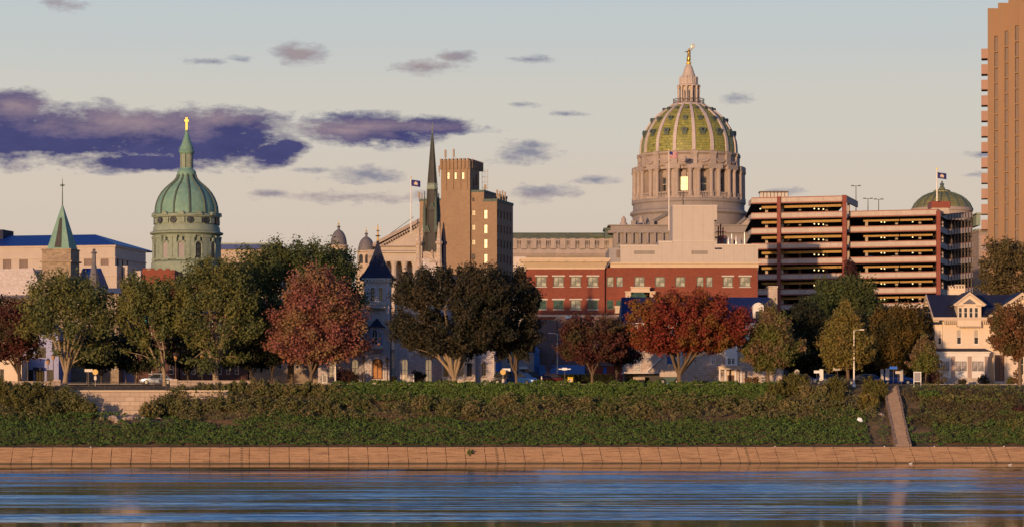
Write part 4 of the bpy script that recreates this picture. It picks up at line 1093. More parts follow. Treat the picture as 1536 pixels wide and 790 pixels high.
def tan_tower():
    b = Bld('office_tower', 'tan brick office tower with lit windows and rooftop antennas', 'building', 661.5, 475, 10.0, -16)
    u1 = b.u(705); u2 = b.u(724.5); u3 = b.u(744.5); ua = b.u(622)
    Z = b.z
    def hz(px0, px1, y0, y1, **o):
        a, c = b.u(px0), b.u(px1); return (a, c, Z(y1, a), Z(y0, a), o)
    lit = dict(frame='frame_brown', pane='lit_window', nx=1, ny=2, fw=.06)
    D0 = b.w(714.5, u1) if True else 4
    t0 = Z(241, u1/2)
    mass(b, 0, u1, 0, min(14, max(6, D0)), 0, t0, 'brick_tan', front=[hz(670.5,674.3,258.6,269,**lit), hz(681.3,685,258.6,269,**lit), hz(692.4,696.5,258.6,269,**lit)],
         right=[(2,2.8,t0-5,t0-3.2,{}),(4,4.8,t0-9,t0-7,{})], t=.25, frame='frame_brown', pane='glass_dark')
    m = MB(); k = -0.3
    for i in range(8): m.box(-.15+i*u1/7.6, .25+i*u1/7.6, -.25, .5, t0-1.6, t0+.35)
    for i in range(6): m.box(u1-.5, u1+.2, 1+i*1.3, 1.5+i*1.3, t0-1.4, t0+.3)
    for px in (669, 679.5, 690.5, 700): a = b.u(px); m.box(a-.13, a+.13, -.16, 0.1, Z(285), t0-.3)
    m.box(0, u1, -.12, .1, Z(243), Z(241.4)); b.part('parapet', m, 'brick_tan')
    w2 = dict(frame='frame_brown', pane='lit_soft', nx=2, ny=2, fw=.07); dk = dict(frame='frame_brown', pane='glass_dark', nx=2, ny=2, fw=.07)
    fr = [hz(706.2,711.6,315,323,**w2), hz(706.2,711.6,336.5,345,**w2), hz(706.2,711.6,359,367,**w2), hz(706.2,711.6,380.5,389,**dk), hz(707,710.5,296,302,**dk), hz(706.2,711.6,403,411,**w2)]
    mass(b, u1+.002, u2, 0.6, 16, 0, Z(285.5,u2), 'brick_tan', front=fr, t=.25)
    fr = [hz(722.9+2,730.2,314.7+k*22,328.2+k*22, **lit) for k in range(6)]
    sd = []
    wd = max(6.0, b.w(769.5, u3))
    for row in range(8):
        for c in range(5):
            a = wd*(.06+.19*c); sd.append((a, a+wd*.075, Z(326+row*22, u3)+.0, Z(314+row*22, u3), dict(frame='frame_brown', nx=1, ny=2, fw=.06)))
    mass(b, u2+.002, u3, 0.4, wd, 0, Z(299,u3), 'brick_tan', front=fr, right=sd, t=.25)
    mass(b, ua, -.002, 3.0, 13, 0, Z(299.5,ua,3), 'brick_tan', t=.25)
    m = MB(); m.box(u2-.1, u3+.1, .3, wd+.1, Z(299,u3)-.35, Z(299,u3)+.12); m.box(u1, u2+.1, .5, 16, Z(285.5,u2)-.3, Z(285.5,u2)+.12); m.box(ua-.1, 0, 2.9, 13.1, Z(299.5,ua,3)-.3, Z(299.5,ua,3)+.12); b.part('coping', m, 'copper_dark')
    for px, y0, y1, w_ in ((668.6,225,241,.35),(681,224,241,.3),(728,277,286,.4),(727,283,299,.25),(746,285,299,.3),(750,287,299,.28),(754,286,299,.3),(758,288,299,.25),(659,249,262,.25),(629,288,300,.35),(633,290,300,.2),(716,262,285,.3),(748.5,291,299,.5)):
        a = b.u(px, 4); m = MB(); z0, z1 = Z(y1, a, 4)-.4, Z(y0, a, 4); m.box(a-.05, a+.05, 3.95, 4.05, z0, z1); m.box(a-w_/2, a+w_/2, 3.75, 3.93, z0+(z1-z0)*.4, z1); b.part('antenna', m, 'iron_post')
    m = MB()
    for z in (0,1,2,3,4): m.box(u1+.5, u1+1.6, 6, 6.05, Z(285.5,u2)+z*1.0, Z(285.5,u2)+z*1.0+.06)
    for a in (.5, 1.05, 1.6): m.box(u1+a, u1+a+.06, 6, 6.05, Z(285.5,u2), Z(285.5,u2)+4.5)
    b.part('roof_ladder', m, 'iron_post')
tan_tower()

def gothic_church():
    Y = 440.0; s = Y/F; zb = 10.0
    b = Bld('gothic_church', 'gothic church with a tall dark slate spire and stone pinnacles', 'church', 648.5, Y, zb)
    Z = lambda py: WZ(py, Y) - zb
    P = lambda prof: [(r*s, Z(y)) for r, y in prof]
    mb = MB(); mb.box(-14*s,14*s,-14*s,14*s,0,Z(389)); mb.box(-15*s,15*s,-15*s,15*s,Z(391),Z(388.6)); b.part('tower', mb, 'stone_mauve')
    mb = MB(); mb.box(-11*s,11*s,-11*s,11*s,Z(389),Z(377)); b.part('belfry_core', mb, 'frame_dark')
    for i in range(9): 
        m = MB(); x = (-12+i*3)*s; m.box(x-.16, x+.16, -12.4*s, -11*s, Z(388.6), Z(378)); b.part('belfry_mullion', m, 'stone_tan')
    mb = MB(); mb.lathe(0,0,P([(14.5,378.5),(13.2,372),(12.6,360),(11.8,345),(10,322),(8.6,300),(8.0,284),(7.6,276),(5.6,252),(3.6,228),(2.6,216),(1.3,204),(.6,200)]), 8, ph=22.5); b.part('spire', mb, 'slate_brown')
    for k in range(8):
        m = MB(); m.tube([(0,-r*s*1.0,Z(y)) for r,y in ((14.6,378),(12.8,360),(11.9,345),(10.1,322),(8.1,284),(7.7,276),(5.7,252),(2.7,216),(.7,200))], .05, 4); m.moved(0,0,0,R(45*k+22.5)); b.part('hip_roll', m, 'copper_dark')
    mb = MB(); mb.lathe(0,0,P([(8.3,284.5),(9.2,283),(8.6,281),(8.2,277.5),(9.0,276.5),(8.0,275.2)]), 8, ph=22.5); b.part('collar', mb, 'copper_trim')
    mb = MB(); mb.lathe(0,0,P([(.7,204),(.6,201),(2.0,200),(.7,199),(.6,196),(1.8,195),(.6,194),(.5,190.5),(1.3,189.5),(.4,188.5),(.3,184.5),(.05,183)]), 8); b.part('finial', mb, 'copper_trim')
    for x, yt, r, mat, sh in ((-11.5,287,2.7,'copper_dark',-6),(5.5,287,2.8,'copper_dark',-11),(9.5,290,3.0,'copper_dark',4),(-6,291,2.6,'copper_dark',8)):
        m = MB(); m.lathe(x*s, sh*s, P([(r,324),(r*.95,322),(r*.62,306),(.9,296),(.5,293),(1.1,292),(.4,290.6),(.8,289.5),(.2,yt)]), 8); m.lathe(x*s, sh*s, P([(r*.9,350),(r*.9,322)]), 8); b.part('spirelet', m, mat)
    for x, w_ in ((0,-8.6),(-7.5,-10.5),(7.5,-10.5)):
        y = 307 if x == 0 else 341
        m = MB(); c = x*s; m.ext_uz([(c-.55,Z(y+9)),(c-.12,Z(y)+.2),(c+.12,Z(y)+.2),(c+.55,Z(y+9)),(c+.38,Z(y+9)),(c,Z(y+2)),(c-.38,Z(y+9))], (w_-3.5)*s, (w_+3)*s); b.part('lucarne', m, 'copper_dark')
        m = MB(); m.ext_uz([(c-.36,Z(y+9)),(c+.36,Z(y+9)),(c,Z(y+2.4))], (w_-3)*s, (w_+3)*s); b.part('lucarne_opening', m, 'frame_dark')
    for x, w_, yt, mat in ((-20.5,-13,336,'stone_tan'),(10.5,-15,334,'stone_tan'),(17,-6,334,'slate_blue'),(-15,12,340,'stone_tan')):  # shade on the rightmost pinnacle put in as blue
        m = MB(); m.lathe(x*s, w_*s, P([(5.4,405),(5,398),(4.2,392),(4,368),(5.6,366),(5.8,363.5),(4,362),(3,352),(1.8,343),(.9,340.5),(1.9,339.6),(.8,338.6),(1.3,337.5),(.3,yt)]), 8, ph=22.5); b.part('pinnacle', m, mat)
    m = MB(); m.ext_uz([(-5*s,Z(394)),(5*s,Z(394)),(0,Z(384))], -16*s, -14*s); m.box(-.12,.12,-15.5*s,-15*s,Z(386),Z(376)); m.box(-.5,.5,-15.5*s,-15*s,Z(380.6),Z(379.4)); b.part('gable_cross', m, 'stone_tan')
    m = MB(); m.box(-22*s,22*s,4,40,0,Z(420)); b.part('nave', m, 'stone_mauve')
    m = MB(); m.ext_uz([(-24*s,Z(420)),(24*s,Z(420)),(0,Z(392))], 3, 40); b.part('roof', m, 'slate_grey')
gothic_church()

def steeple_church():
    Y = 500.0; zb = 10.0; s = Y/F
    b = Bld('stone_church', 'rough stone church with a square tower and green copper spire', 'church', 63, Y, zb, -11)
    Z = b.z; u1 = b.u(106); wd = b.w(119, u1)
    mb = MB(); mb.box(0, u1, 0, wd, 0, Z(374)); mb.box(-.35, u1+.35, -.35, wd+.35, Z(393.2), Z(391)); mb.box(-.15,u1+.15,-.15,wd+.15,Z(375),Z(373.2)); b.part('tower', mb, 'fieldstone')
    c, cw = u1/2+.35, wd/2; r = 2.35; sp = [(c-r,cw-r),(c+r,cw-r),(c+r,cw+r),(c-r,cw+r)]
    z0, z1 = Z(375), Z(304.5, c, cw)
    mb = MB(); mb.add([(p[0],p[1],z0) for p in sp]+[(c,cw,z1)], [(0,1,4),(1,2,4),(2,3,4),(3,0,4)])
    b.part('spire', mb, 'copper')
    m = MB(); t=.68; m.add([(c-.75,cw-r-.02,z0+.5),(c+.6,cw-r-.02,z0+.5),(c+.5*.45,cw-r*(1-t)-.06-.0,z0+(z1-z0)*t),(c-.55*.45,cw-r*(1-t)-.06,z0+(z1-z0)*t)],[(0,1,2,3)]); b.part('spire_patch', m, 'slate_brown')
    m = MB(); m.tube([(c,cw,z1-.6),(c,cw,Z(268,c,cw))], [.13,.05], 6); zc = Z(278,c,cw); m.box(c-.5,c+.5,cw-.06,cw+.06,zc-.1,zc+.1); m.lathe(c,cw,[(.05,zc-.35),(.3,zc),(.05,zc+.35)],8); b.part('cross', m, 'copper_dark')
    m = MB(); m.ext_uz([(b.u(-60,4),Z(445)),(b.u(-60,4),Z(404)),(b.u(60,6),Z(403,0,6)),(-.1,Z(445))], 2, 3); b.part('nave_gable', m, 'stone_mauve')
    m = MB(); ue = -.1; us = b.u(-60,4); m.ext_wz([(1.0,Z(447)),(9,Z(403.5,0,9)),(17,Z(447)),(9,Z(447))], us, ue); b.part('roof', m, 'slate_grey')
    m = MB(); m.box(us, ue, 1.6, 16, 0, Z(447)); b.part('wall', m, 'fieldstone')
    m = MB(); m.ext_wz([(2,Z(428)),(6.5,Z(402.5,0,6)),(11,Z(428))], u1+.05, b.u(142,3)); m.box(u1+.05, b.u(142,3), 2.5, 10.5, 0, Z(428)); b.part('transept_roof', m, 'roof_blue')
    x = b.u(141,1); m = MB(); m.lathe(x, 1, [(1.1,0),(1.0,Z(420)),(.85,Z(412)),(.42,Z(396)),(.4,Z(381)),(.65,Z(380)),(.6,Z(378.5)),(.2,Z(377.6)),(.4,Z(375.5)),(.05,Z(373))], 8); b.part('pinnacle', m, 'slate_grey')
steeple_church()

def long_office():
    Y = 720.0; zb = 14.0
    b = Bld('long_office_building', 'long limestone office block with a bright blue hipped metal roof', 'building', -40, Y+8, zb, -11)
    Z = b.z; u1 = b.u(172.6); wd = b.w(218.7, u1); zt = Z(367.5, u1)
    def hz(p0, p1, y0, y1, **o): a, c = b.u(p0), b.u(p1); return (a, c, Z(y1,a), Z(y0,a), o)
    o = dict(frame='louvre', pane='louvre', nx=5, ny=1, fw=.25)
    fr = [hz(4.5,17,389,403.5,**o), hz(29,42,389,403.5,**o), hz(64,77,389,403.5,**o), hz(126,139,388,398,**o), hz(151,163,388,398,**o)]
    rt = [(wd*q, wd*q+1.8, Z(398,u1), Z(388,u1), dict(frame='frame_brown', nx=1, ny=1)) for q in (.05,.2,.35)]
    mass(b, 0, u1, 0, wd, 0, zt, 'limestone', front=fr, right=rt, t=.5, frame='louvre')
    m = MB(); m.box(-1,u1+.25,-.25,wd+.25,Z(387,u1),Z(385.6,u1)); m.box(-1,u1+.15,-.15,wd+.15,Z(404.6,u1),Z(403.2,u1)); m.box(-1,u1+.3,-.3,wd+.3,zt-.5,zt+.02); b.part('string_course', m, 'limestone')
    zr = Z(350.5, u1-6, 9); m = MB(); ur = b.u(143, 12)
    m.add([(-60,-.5,zt+.02),(u1+.5,-.5,zt+.02),(u1+.5,wd+9,zt+.02),(-60,wd+9,zt+.02),(-60,12,zr),(ur,12,zr)], [(0,1,5,4),(1,2,5),(2,3,4,5)]); b.part('roof', m, 'roof_blue')
    m = MB(); m.box(-20, b.u(8.5,10), 8, 16, zr-3, Z(345.5,0,10)); b.part('roof_plant', m, 'slate_blue')
    m = MB(); m.box(b.u(145,-6), b.u(177,-6), -7, -.4, 0, Z(398.5,u1,-6)); m.box(b.u(144,-7), b.u(178,-6), -7.3, -.4, Z(414.5,u1,-6), Z(413,u1,-6))
    m.box(b.u(186,-2), b.u(193,-2), -3, 8, 0, Z(399,u1)); m.box(u1-.1, b.u(190,4), 1, 9, 0, Z(402,u1)); m.box(b.u(205,-8), b.u(213,-8), -9,0,0,Z(409,u1)); b.part('podium', m, 'limestone')
    m = MB(); a = b.u(151,-7); m.quad((a,-7.05,Z(424,u1,-6)),(a+1.2,-7.05,Z(424,u1,-6)),(a+1.2,-7.05,Z(415,u1,-6)),(a,-7.05,Z(415,u1,-6))); b.part('window', m, 'louvre')
long_office()
def blue_roof_far():
    b = Bld('distant_hall', 'distant pale hall with a flat bright blue roof beside the verdigris dome', 'building', 318, 740, 16.0)
    Z = b.z; m = MB(); u1 = b.u(420); m.box(0,u1,0,25,0,Z(374)); b.part('wall', m, 'wall_beige')
    m = MB(); m.box(-.5,u1,-1,26,Z(374),Z(366)); b.part('roof', m, 'roof_blue'); m = MB(); m.box(-.6,u1,-1.2,-1,Z(367),Z(364.8)); b.part('fascia', m, 'copper_trim')
blue_roof_far()
# ------------------------------------------------------------------ the middle distance
def red_brick():
    Y = 425.0
    b = Bld('brick_office', 'red brick office block with cream cornice and two window rows', 'building', 789, Y, 9.65)
    Z = b.z; U = b.u
    pv = ['glass_blind','glass_blind','glass_blind','glass_blind']; lo = ['glass_teal','glass_teal','glass_blind','glass_teal']
    def hz(p0,p1,y0,y1,**o): return (U(p0),U(p1),Z(y1),Z(y0),o)
    fr = []
    for r, (y0,y1) in enumerate(((414.5,429.5),(449.5,463.5))):
        for k, px in enumerate((804.3,830,855.8,881.6)):
            fr.append(hz(px,px+15.4,y0,y1, pane=(pv if r==0 else lo)[k], frame='frame_green', nx=2, ny=2, fw=.1, lintel=.22, sill=True, trim='trim_pale'))
    for px in (804.3,830,855.8,881.6):
        fr.append(hz(px,px+15.4,484,499, pane='glass_teal', frame='frame_green', nx=2, ny=2, fw=.1, lintel=.22, trim='trim_pale'))
    mass(b, 0, U(907), 0, 18, 0, Z(388), 'brick_red', front=fr, t=.25)
    fr = []
    for (a,c,nx) in ((910.5,920.5,1),(924.5,934.5,1),(952,967,2),(983,997.5,2),(1013.5,1028,2),(1045.5,1055.5,1),(1059.5,1069,1),(1085,1099.5,2),(1110,1126,2)):
        for r,(y0,y1) in enumerate(((414.5,429.5),(449.5,463.5))):
            if r == 1 and 940 < a < 980: continue
            ex = dict(lintel=.22, sill=True) if a > 1080 else {}
            fr.append(hz(a,c,y0,y1, pane='glass_blind' if r==0 else 'glass_teal', frame='frame_green', nx=nx, ny=2, fw=.09, trim='trim_pale', **ex))
    mass(b, U(907)+.003, U(1137), .6, 18, 0, Z(401), 'brick_red', front=fr, t=.25, label='lower right wing of red brick')
    m = MB(); a, c = 0, U(907)
    m.box(a-.05,c+.05,-.1,18,Z(403.5),Z(400.6)); m.add([(a-.1,-.15,Z(400.6)),(c+.1,-.15,Z(400.6)),(c+.1,18,Z(400.6)),(a-.1,18,Z(400.6)),(a-.55,-.8,Z(393)),(c+.5,-.8,Z(393)),(c+.5,18,Z(393)),(a-.55,18,Z(393))],[(0,1,5,4),(1,2,6,5),(3,0,4,7),(4,5,6,7)])
    m.box(a-1.1,c+.9,-1.4,18.4,Z(390.6),Z(387.4)); m.box(a-.9,c+.7,-1.2,18.2,Z(393),Z(390.6)); cn = b.part('cornice', m, 'trim_cream')
    for px in (795.5,821.5,848,874.5,900.5):
        m = MB(); x = U(px); m.ext_wz([(-1.35,Z(390.7)),(-.2,Z(396)),(-.2,Z(390.7))], x-.22, x+.22); m.box(x-.24,x+.24,-1.37,-1.1,Z(392.5),Z(390.7)); part('bracket', m, 'trim_cream', cn)
    m = MB(); m.box(c+.95, U(1138), .2, 18, Z(401), Z(395.5)); m.box(c+.95, U(1139.5), -.15, 18.3, Z(395.5), Z(393.2)); m.box(-.05,U(1138),-.1,.5,Z(474.5),Z(471.5)); b.part('trim_band', m, 'trim_cream')
    # cream entrance bay
    m = MB(); m.box(U(946),U(974),-1.2,.55,0,Z(431)); m.box(U(938),U(982),-1.2,.55,0,Z(437.5)); m.box(U(937),U(983),-1.4,.5,Z(438.6),Z(436.8)); m.box(U(945),U(975),-1.4,.5,Z(432),Z(430.2)); eb = b.part('entrance_bay', m, 'trim_cream')
    m = MB(); x = U(957); m.ext_uz([(x+1.6*math.cos(R(t)), Z(452)+1.6*math.sin(R(t))) for t in range(0,181,20)], -1.3, -1.1); part('arched_window', m, 'glass_teal', eb)
    m = MB(); m.box(U(921),U(937),-2.2,.4,Z(462),Z(459)); m.box(U(922),U(937),-2,.4,Z(470),Z(462)); part('side_canopy', m, 'trim_cream', eb)
    # beige stair tower at the left corner with round lit window
    m = MB(); m.box(U(770),U(788.7),1.2,12,0,Z(384)); st = b.part('corner_block', m, 'trim_pale', label='pale corner block with a round lit window')
    m = MB(); m.ext_uz([(U(781.5)+.52*math.cos(R(t)), Z(417)+.52*math.sin(R(t))) for t in range(0,360,24)], 1.1, 1.3); part('round_window', m, 'lit_window', st)
    m = MB(); m.tube([(U(781.5)+.58*math.cos(R(t)), 1.1, Z(417)+.58*math.sin(R(t))) for t in range(0,361,20)], .07, 5); part('window_surround', m, 'frame_brown', st)
    m = MB(); m.box(U(785.2),U(788),1.12,1.3,Z(444),Z(438)); part('window', m, 'lit_window', st)
red_brick()
def penthouse():
    Y = 446.0
    b = Bld('metal_penthouse', 'windowless pale metal clad block rising behind the red brick offices', 'building', 930.5, Y, 9.65)
    Z = b.z; U = b.u
    m = MB(); m.box(0,U(1137),0,20,0,Z(368)); m.box(U(988),U(1075),.0,18,Z(368),Z(361)); b.part('cladding', m, 'metal_panel')
    m = MB(); m.box(U(1009),U(1071.5),-.02,8,Z(361),Z(330)); m.box(U(1009),U(1075.5),-.02,8,Z(330),Z(308.5)); b.part('lift_tower', m, 'metal_panel')
    m = MB(); m.box(U(988)-.1,U(1009),-.15,18.1,Z(364),Z(362)); m.box(U(1075),U(1137)+.1,-.15,20.1,Z(368.2),Z(366.2)); m.box(-.1,U(988),-.15,20.1,Z(369.4),Z(367.4)); m.box(U(1009)-.05,U(1075.5)+.05,-.12,8.1,Z(309.2),Z(307.8)); m.box(U(1009),U(1071.5),-.12,0,Z(361.8),Z(360.6)); b.part('coping', m, 'trim_pale')
    for a,c in ((951,982),(1037,1061.5)):
        m = MB(); 
        for k in range(5): m.box(U(a),U(c),-.06,.02,Z(376.6+k*1.1),Z(376.0+k*1.1))
        b.part('vent_grille', m, 'slate_grey')
    m = MB(); m.box(U(1075.5)-.4,U(1083),-.03,.1,Z(374),Z(371.5)); b.part('vent_panel', m, 'slate_blue')
    m = MB(); m.box(U(914),-.02,1.5,18,0,Z(371)); b.part('side_block', m, 'wall_grey')
    m = MB(); m.box(U(925),U(929),1.3,1.5,Z(385),Z(374)); b.part('side_louvre', m, 'louvre')
    # rooftop plant
    for a,c,y0,y1,w_,mat in ((1093,1097,354,367,3,'gold'),(1099.5,1102,348,367,4,'trim_pale'),(1105,1108,352,367,3,'gold'),(1119,1121,346,367,4,'trim_pale')):
        m = MB(); m.lathe((U(a)+U(c))/2, w_, [((U(c)-U(a))/2,Z(y1)),((U(c)-U(a))/2,Z(y0+2)),((U(c)-U(a))/3,Z(y0))], 10); b.part('roof_duct', m, 'metal_grey', smooth=True)
    m = MB(); m.box(U(1082),U(1104),6,9,Z(367),Z(350)); m.box(U(1107),U(1118),6,9,Z(367),Z(356)); b.part('plant_box', m, 'wall_grey')
    m = MB()
    for px in (1081,1084.5,1088): m.tube([(U(px),5,Z(367)),(U(px),5,Z(332+abs(px-1084)*1.5))], .12, 6)
    m.box(U(1075.6),U(1092),4.6,5,Z(354.5),Z(352.5)); m.box(U(1077),U(1093),4.6,5,Z(345.5),Z(344.5)); b.part('plant_frame', m, 'steel_red')
penthouse()

def garage():
    Y = 500.0; zb = 10.0
    t = thing('parking_garage', 'open multi-storey parking garage with pink concrete parapets and red columns', 'parking garage', (WX(1200,Y), Y, zb))
    ox, oy = WX(1200,Y), Y
    pt = lambda px, y: (WX(px,y)-ox, y-oy)
    A, B, C = pt(1127,505), pt(1270,500), pt(1287,514)
    D0, D = pt(1273,502), pt(1406,497)
    E, G = pt(1421,508), pt(1459,513)
    def band(mb, poly, zs0, zs1, th):
        """a strip following a polyline, thickness towards the back"""
        for (p, q, a0, a1, b0, b1) in [(poly[i], poly[i+1], zs0[i], zs0[i+1], zs1[i], zs1[i+1]) for i in range(len(poly)-1)]:
            d = Vector((q[0]-p[0], q[1]-p[1])).normalized(); n = Vector((-d.y, d.x))*th
            mb.add([(p[0],p[1],a0),(q[0],q[1],a1),(q[0]+n.x,q[1]+n.y,a1),(p[0]+n.x,p[1]+n.y,a0),(p[0],p[1],b0),(q[0],q[1],b1),(q[0]+n.x,q[1]+n.y,b1),(p[0]+n.x,p[1]+n.y,b0)],
                   [(0,3,2,1),(4,5,6,7),(0,1,5,4),(1,2,6,5),(2,3,7,6),(3,0,4,7)])
    def off(poly, d):
        return [(x, y-d) for x, y in poly]
    zl = WZ(294.7, 502) - zb
    lamps = MB()
    for k in range(10):
        z1 = zl - 3.0*k; z0 = z1 - 1.24
        if z0 < 0: break
        Lp = [A, B] + ([C] if k == 0 else [])
        m = MB(); band(m, Lp, [z0+.16]*3, [z1-.13]*3, .25); pr = part('parapet', m, 'concrete_pink', t)
        m = MB(); band(m, off(Lp,.05), [z0]*3, [z0+.22]*3, .35); band(m, off(Lp,.05), [z1-.17]*3, [z1]*3, .35); part('red_edging', m, 'steel_red', pr)
        # return wall at the open left end
        m = MB(); band(m, [(A[0]+.0,A[1]+6.5), A], [z0+.1]*2, [z1-.2]*2, .2); part('end_parapet', m, 'concrete_pink', pr)
        m = MB(); m.ext_uw([(A[0],A[1]+.1),(B[0],B[1]+.1),(B[0]+2,B[1]+36),(A[0]+2,A[1]+36)], z0-.05, z0+.12); part('deck', m, 'deck_dark', t)
        if k:
            m = MB(); off_ = 1.6; zz = z0-.05
            m.ext_uw([(A[0]+2.2,A[1]+off_),(B[0]-.8,B[1]+off_),(B[0]-.8,B[1]+off_+.3),(A[0]+2.2,A[1]+off_+.3)], zz+2.25, zz+2.72)
            part('beam', m, 'beam_ochre', t)
        z1r = z1 - 3.0 + .12; z0r = z1r - 1.24
        if z0r > 0:
            dz = [0, 0, -.0, .55]
            R1 = [D0, D]; m = MB(); band(m, R1, [z0r+.16]*2, [z1r-.13]*2, .25); pr = part('parapet', m, 'concrete_pink', t)
            m = MB(); band(m, off(R1,.05), [z0r]*2, [z0r+.22]*2, .35); band(m, off(R1,.05), [z1r-.17]*2, [z1r]*2, .35); part('red_edging', m, 'steel_red', pr)
            # ramp parapets round the right corner
            R2 = [D, E, G]; hh = [0, -.1, .75]
            m = MB(); band(m, R2, [z0r+.1+h for h in hh], [z1r-.1+h for h in hh], .25); pr2 = part('ramp_parapet', m, 'concrete_pink', t)
            m = MB(); band(m, off(R2,.03), [z1r-.1+h for h in hh], [z1r+.02+h for h in hh], .32); part('red_edging', m, 'steel_red', pr2)
            m = MB()
            for q in range(9):
                f = q/9+.05; x = E[0]+(G[0]-E[0])*f; y = E[1]+(G[1]-E[1])*f; m.box(x-.05,x+.05,y-.12,y-.02,z0r+.12+.75*f,z1r-.12+.7*f)
            part('joint', m, 'slate_blue', pr2)
            m = MB(); m.ext_uw([(D0[0],D0[1]+.1),(D[0],D[1]+.1),(E[0],E[1]+.2),(G[0],G[1]+.2),(G[0]-2,G[1]+30),(D0[0],D0[1]+36)], z0r-.05, z0r+.12); part('deck', m, 'deck_dark', t)
            m = MB(); zz = z0r-.05; x0 = D0[0]+3
            for xa, xb in ((x0, (x0+D[0])/2-.1), ((x0+D[0])/2+.1, D[0]-.6)):
                ya = D0[1]+(D[1]-D0[1])*((xa-D0[0])/(D[0]-D0[0])); yb = D0[1]+(D[1]-D0[1])*((xb-D0[0])/(D[0]-D0[0]))
                m.ext_uw([(xa,ya+1.6),(xb,yb+1.6),(xb,yb+1.9),(xa,ya+1.9)], zz-.78, zz-.42)
            part('beam', m, 'beam_ochre', t)
            for px, yy in ((1322,2.6),(1326.8,3.2),(1369,2.2)):
                q = pt(px, 500+yy-1.5); m = MB(); m.lathe(q[0], q[1], [(.04,z0r-1.1),(.13,z0r-1.04),(.13,z0r-.95),(.04,z0r-.88)], 8); part('ceiling_lamp', m, 'lamp_glow', t)
        if k < 9:
            for px, yy in ((1140.5,2.6),(1221.5,2.2),(1228,3.0),(1235,3.6)):
                if px < 1150 and k > 0: continue
                q = pt(px, 500+yy+1); m = MB(); m.lathe(q[0], q[1], [(.04,z0-1.2),(.13,z0-1.12),(.13,z0-1.03),(.04,z0-.95)], 8); part('ceiling_lamp', m, 'lamp_glow', t)
    H = zl
    for px, w_, yy in ((1168,2.5,503.4),(1266.5,3.0,499.9),(1407.3,2.9,496.8)):
        x, y = pt(px, yy); hw = w_*Y/F; m = MB(); m.box(x-hw, x+hw, y-.45, y+.5, 0, H+.06 if px < 1300 else WZ(316.4,497)-zb); part('red_column', m, 'steel_red', t)
    for px, yy in ((1173.5,506),(1273,505),(1240,512),(1200,512),(1150,509),(1300,508),(1345,509),(1380,507),(1413,506)):
        x, y = pt(px, yy); m = MB(); m.box(x-.25, x+.25, y, y+.5, 0, H-.5 if px < 1280 else H-3.4); part('inner_column', m, 'concrete_pink', t)
    for q in range(7):
        f = .18+q*.13; x = E[0]+(G[0]-E[0])*f; y = E[1]+(G[1]-E[1])*f+.4; m = MB(); m.box(x-.1,x+.1,y,y+.4,0,H-3.8); part('ramp_column', m, 'iron_post', t)
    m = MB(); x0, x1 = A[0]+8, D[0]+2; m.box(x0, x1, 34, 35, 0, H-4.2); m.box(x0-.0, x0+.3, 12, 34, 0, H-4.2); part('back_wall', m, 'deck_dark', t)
    m = MB(); m.ext_uw([(D[0]+.6,D[1]+5),(E[0]+.3,E[1]+2.2),(G[0]-.3,G[1]+1.6),(G[0]-.3,G[1]+4),(D[0]+.6,D[1]+9)], 0, H-4.0); part('ramp_backing', m, 'deck_dark', t)  # dark backing put in so the ramp openings look dark
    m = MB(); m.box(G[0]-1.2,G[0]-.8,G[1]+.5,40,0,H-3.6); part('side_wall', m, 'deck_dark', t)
    # stair pent and roof guard
    x0, y0 = pt(1399.5,500); x1, _ = pt(1425,500); m = MB(); m.box(x0, x1, y0+1.5, y0+6, WZ(320,500)-zb, WZ(311,500)-zb); part('stair_base', m, 'concrete_pink', t)
    m = MB(); m.box(x0-.05, x1+.3, y0+1.4, y0+6.2, WZ(311,500)-zb, WZ(301,500)-zb); part('stair_head', m, 'steel_red', t)
    x0, y0 = pt(1141,505); x1, _ = pt(1184,505); m = MB(); zt = WZ(285.5,505)-zb
    m.box(x0,x1,y0+2,y0+5,zt-.25,zt)
    for q in range(9): x = x0+(x1-x0)*q/8; m.box(x-.04,x+.04,y0+2,y0+2.1,H-.1,zt)
    part('roof_guard', m, 'iron_post', t)
    m = MB(); m.box(x0+.1,x1-.1,y0+2.15,y0+2.2,H,zt-.3); part('screen', m, 'trim_pale', t)
garage()
for i, (px, yt, yb, lab) in enumerate(((1284,279,304,'tall double lamp on the upper roof corner of the parking garage'),(1302,298,319,'middle of the three double lamps standing on the garage roof'),(1318,299,319,'lamp post nearest the low green dome on the garage roof'))):
    Yq = 520; z0 = WZ(yb+2, Yq); o = thing('roof_lamp', lab, 'lamp post', (WX(px,Yq),Yq,z0), 0, 'lamps on the garage roof'); H = WZ(yt,Yq)-z0
    m = MB(); m.tube([(0,0,-1.5),(0,0,H)],[.1,.07],6); part('pole', m, 'iron_post', o)
    m = MB(); m.box(-.7,.7,-.05,.05,H-.08,H+.02); part('crossarm', m, 'iron_post', o)
    for sg in (-1,1): m = MB(); m.box(sg*.7-.28,sg*.7+.28,-.2,.2,H-.05,H+.12); part('lamp_head', m, 'iron_post', o)

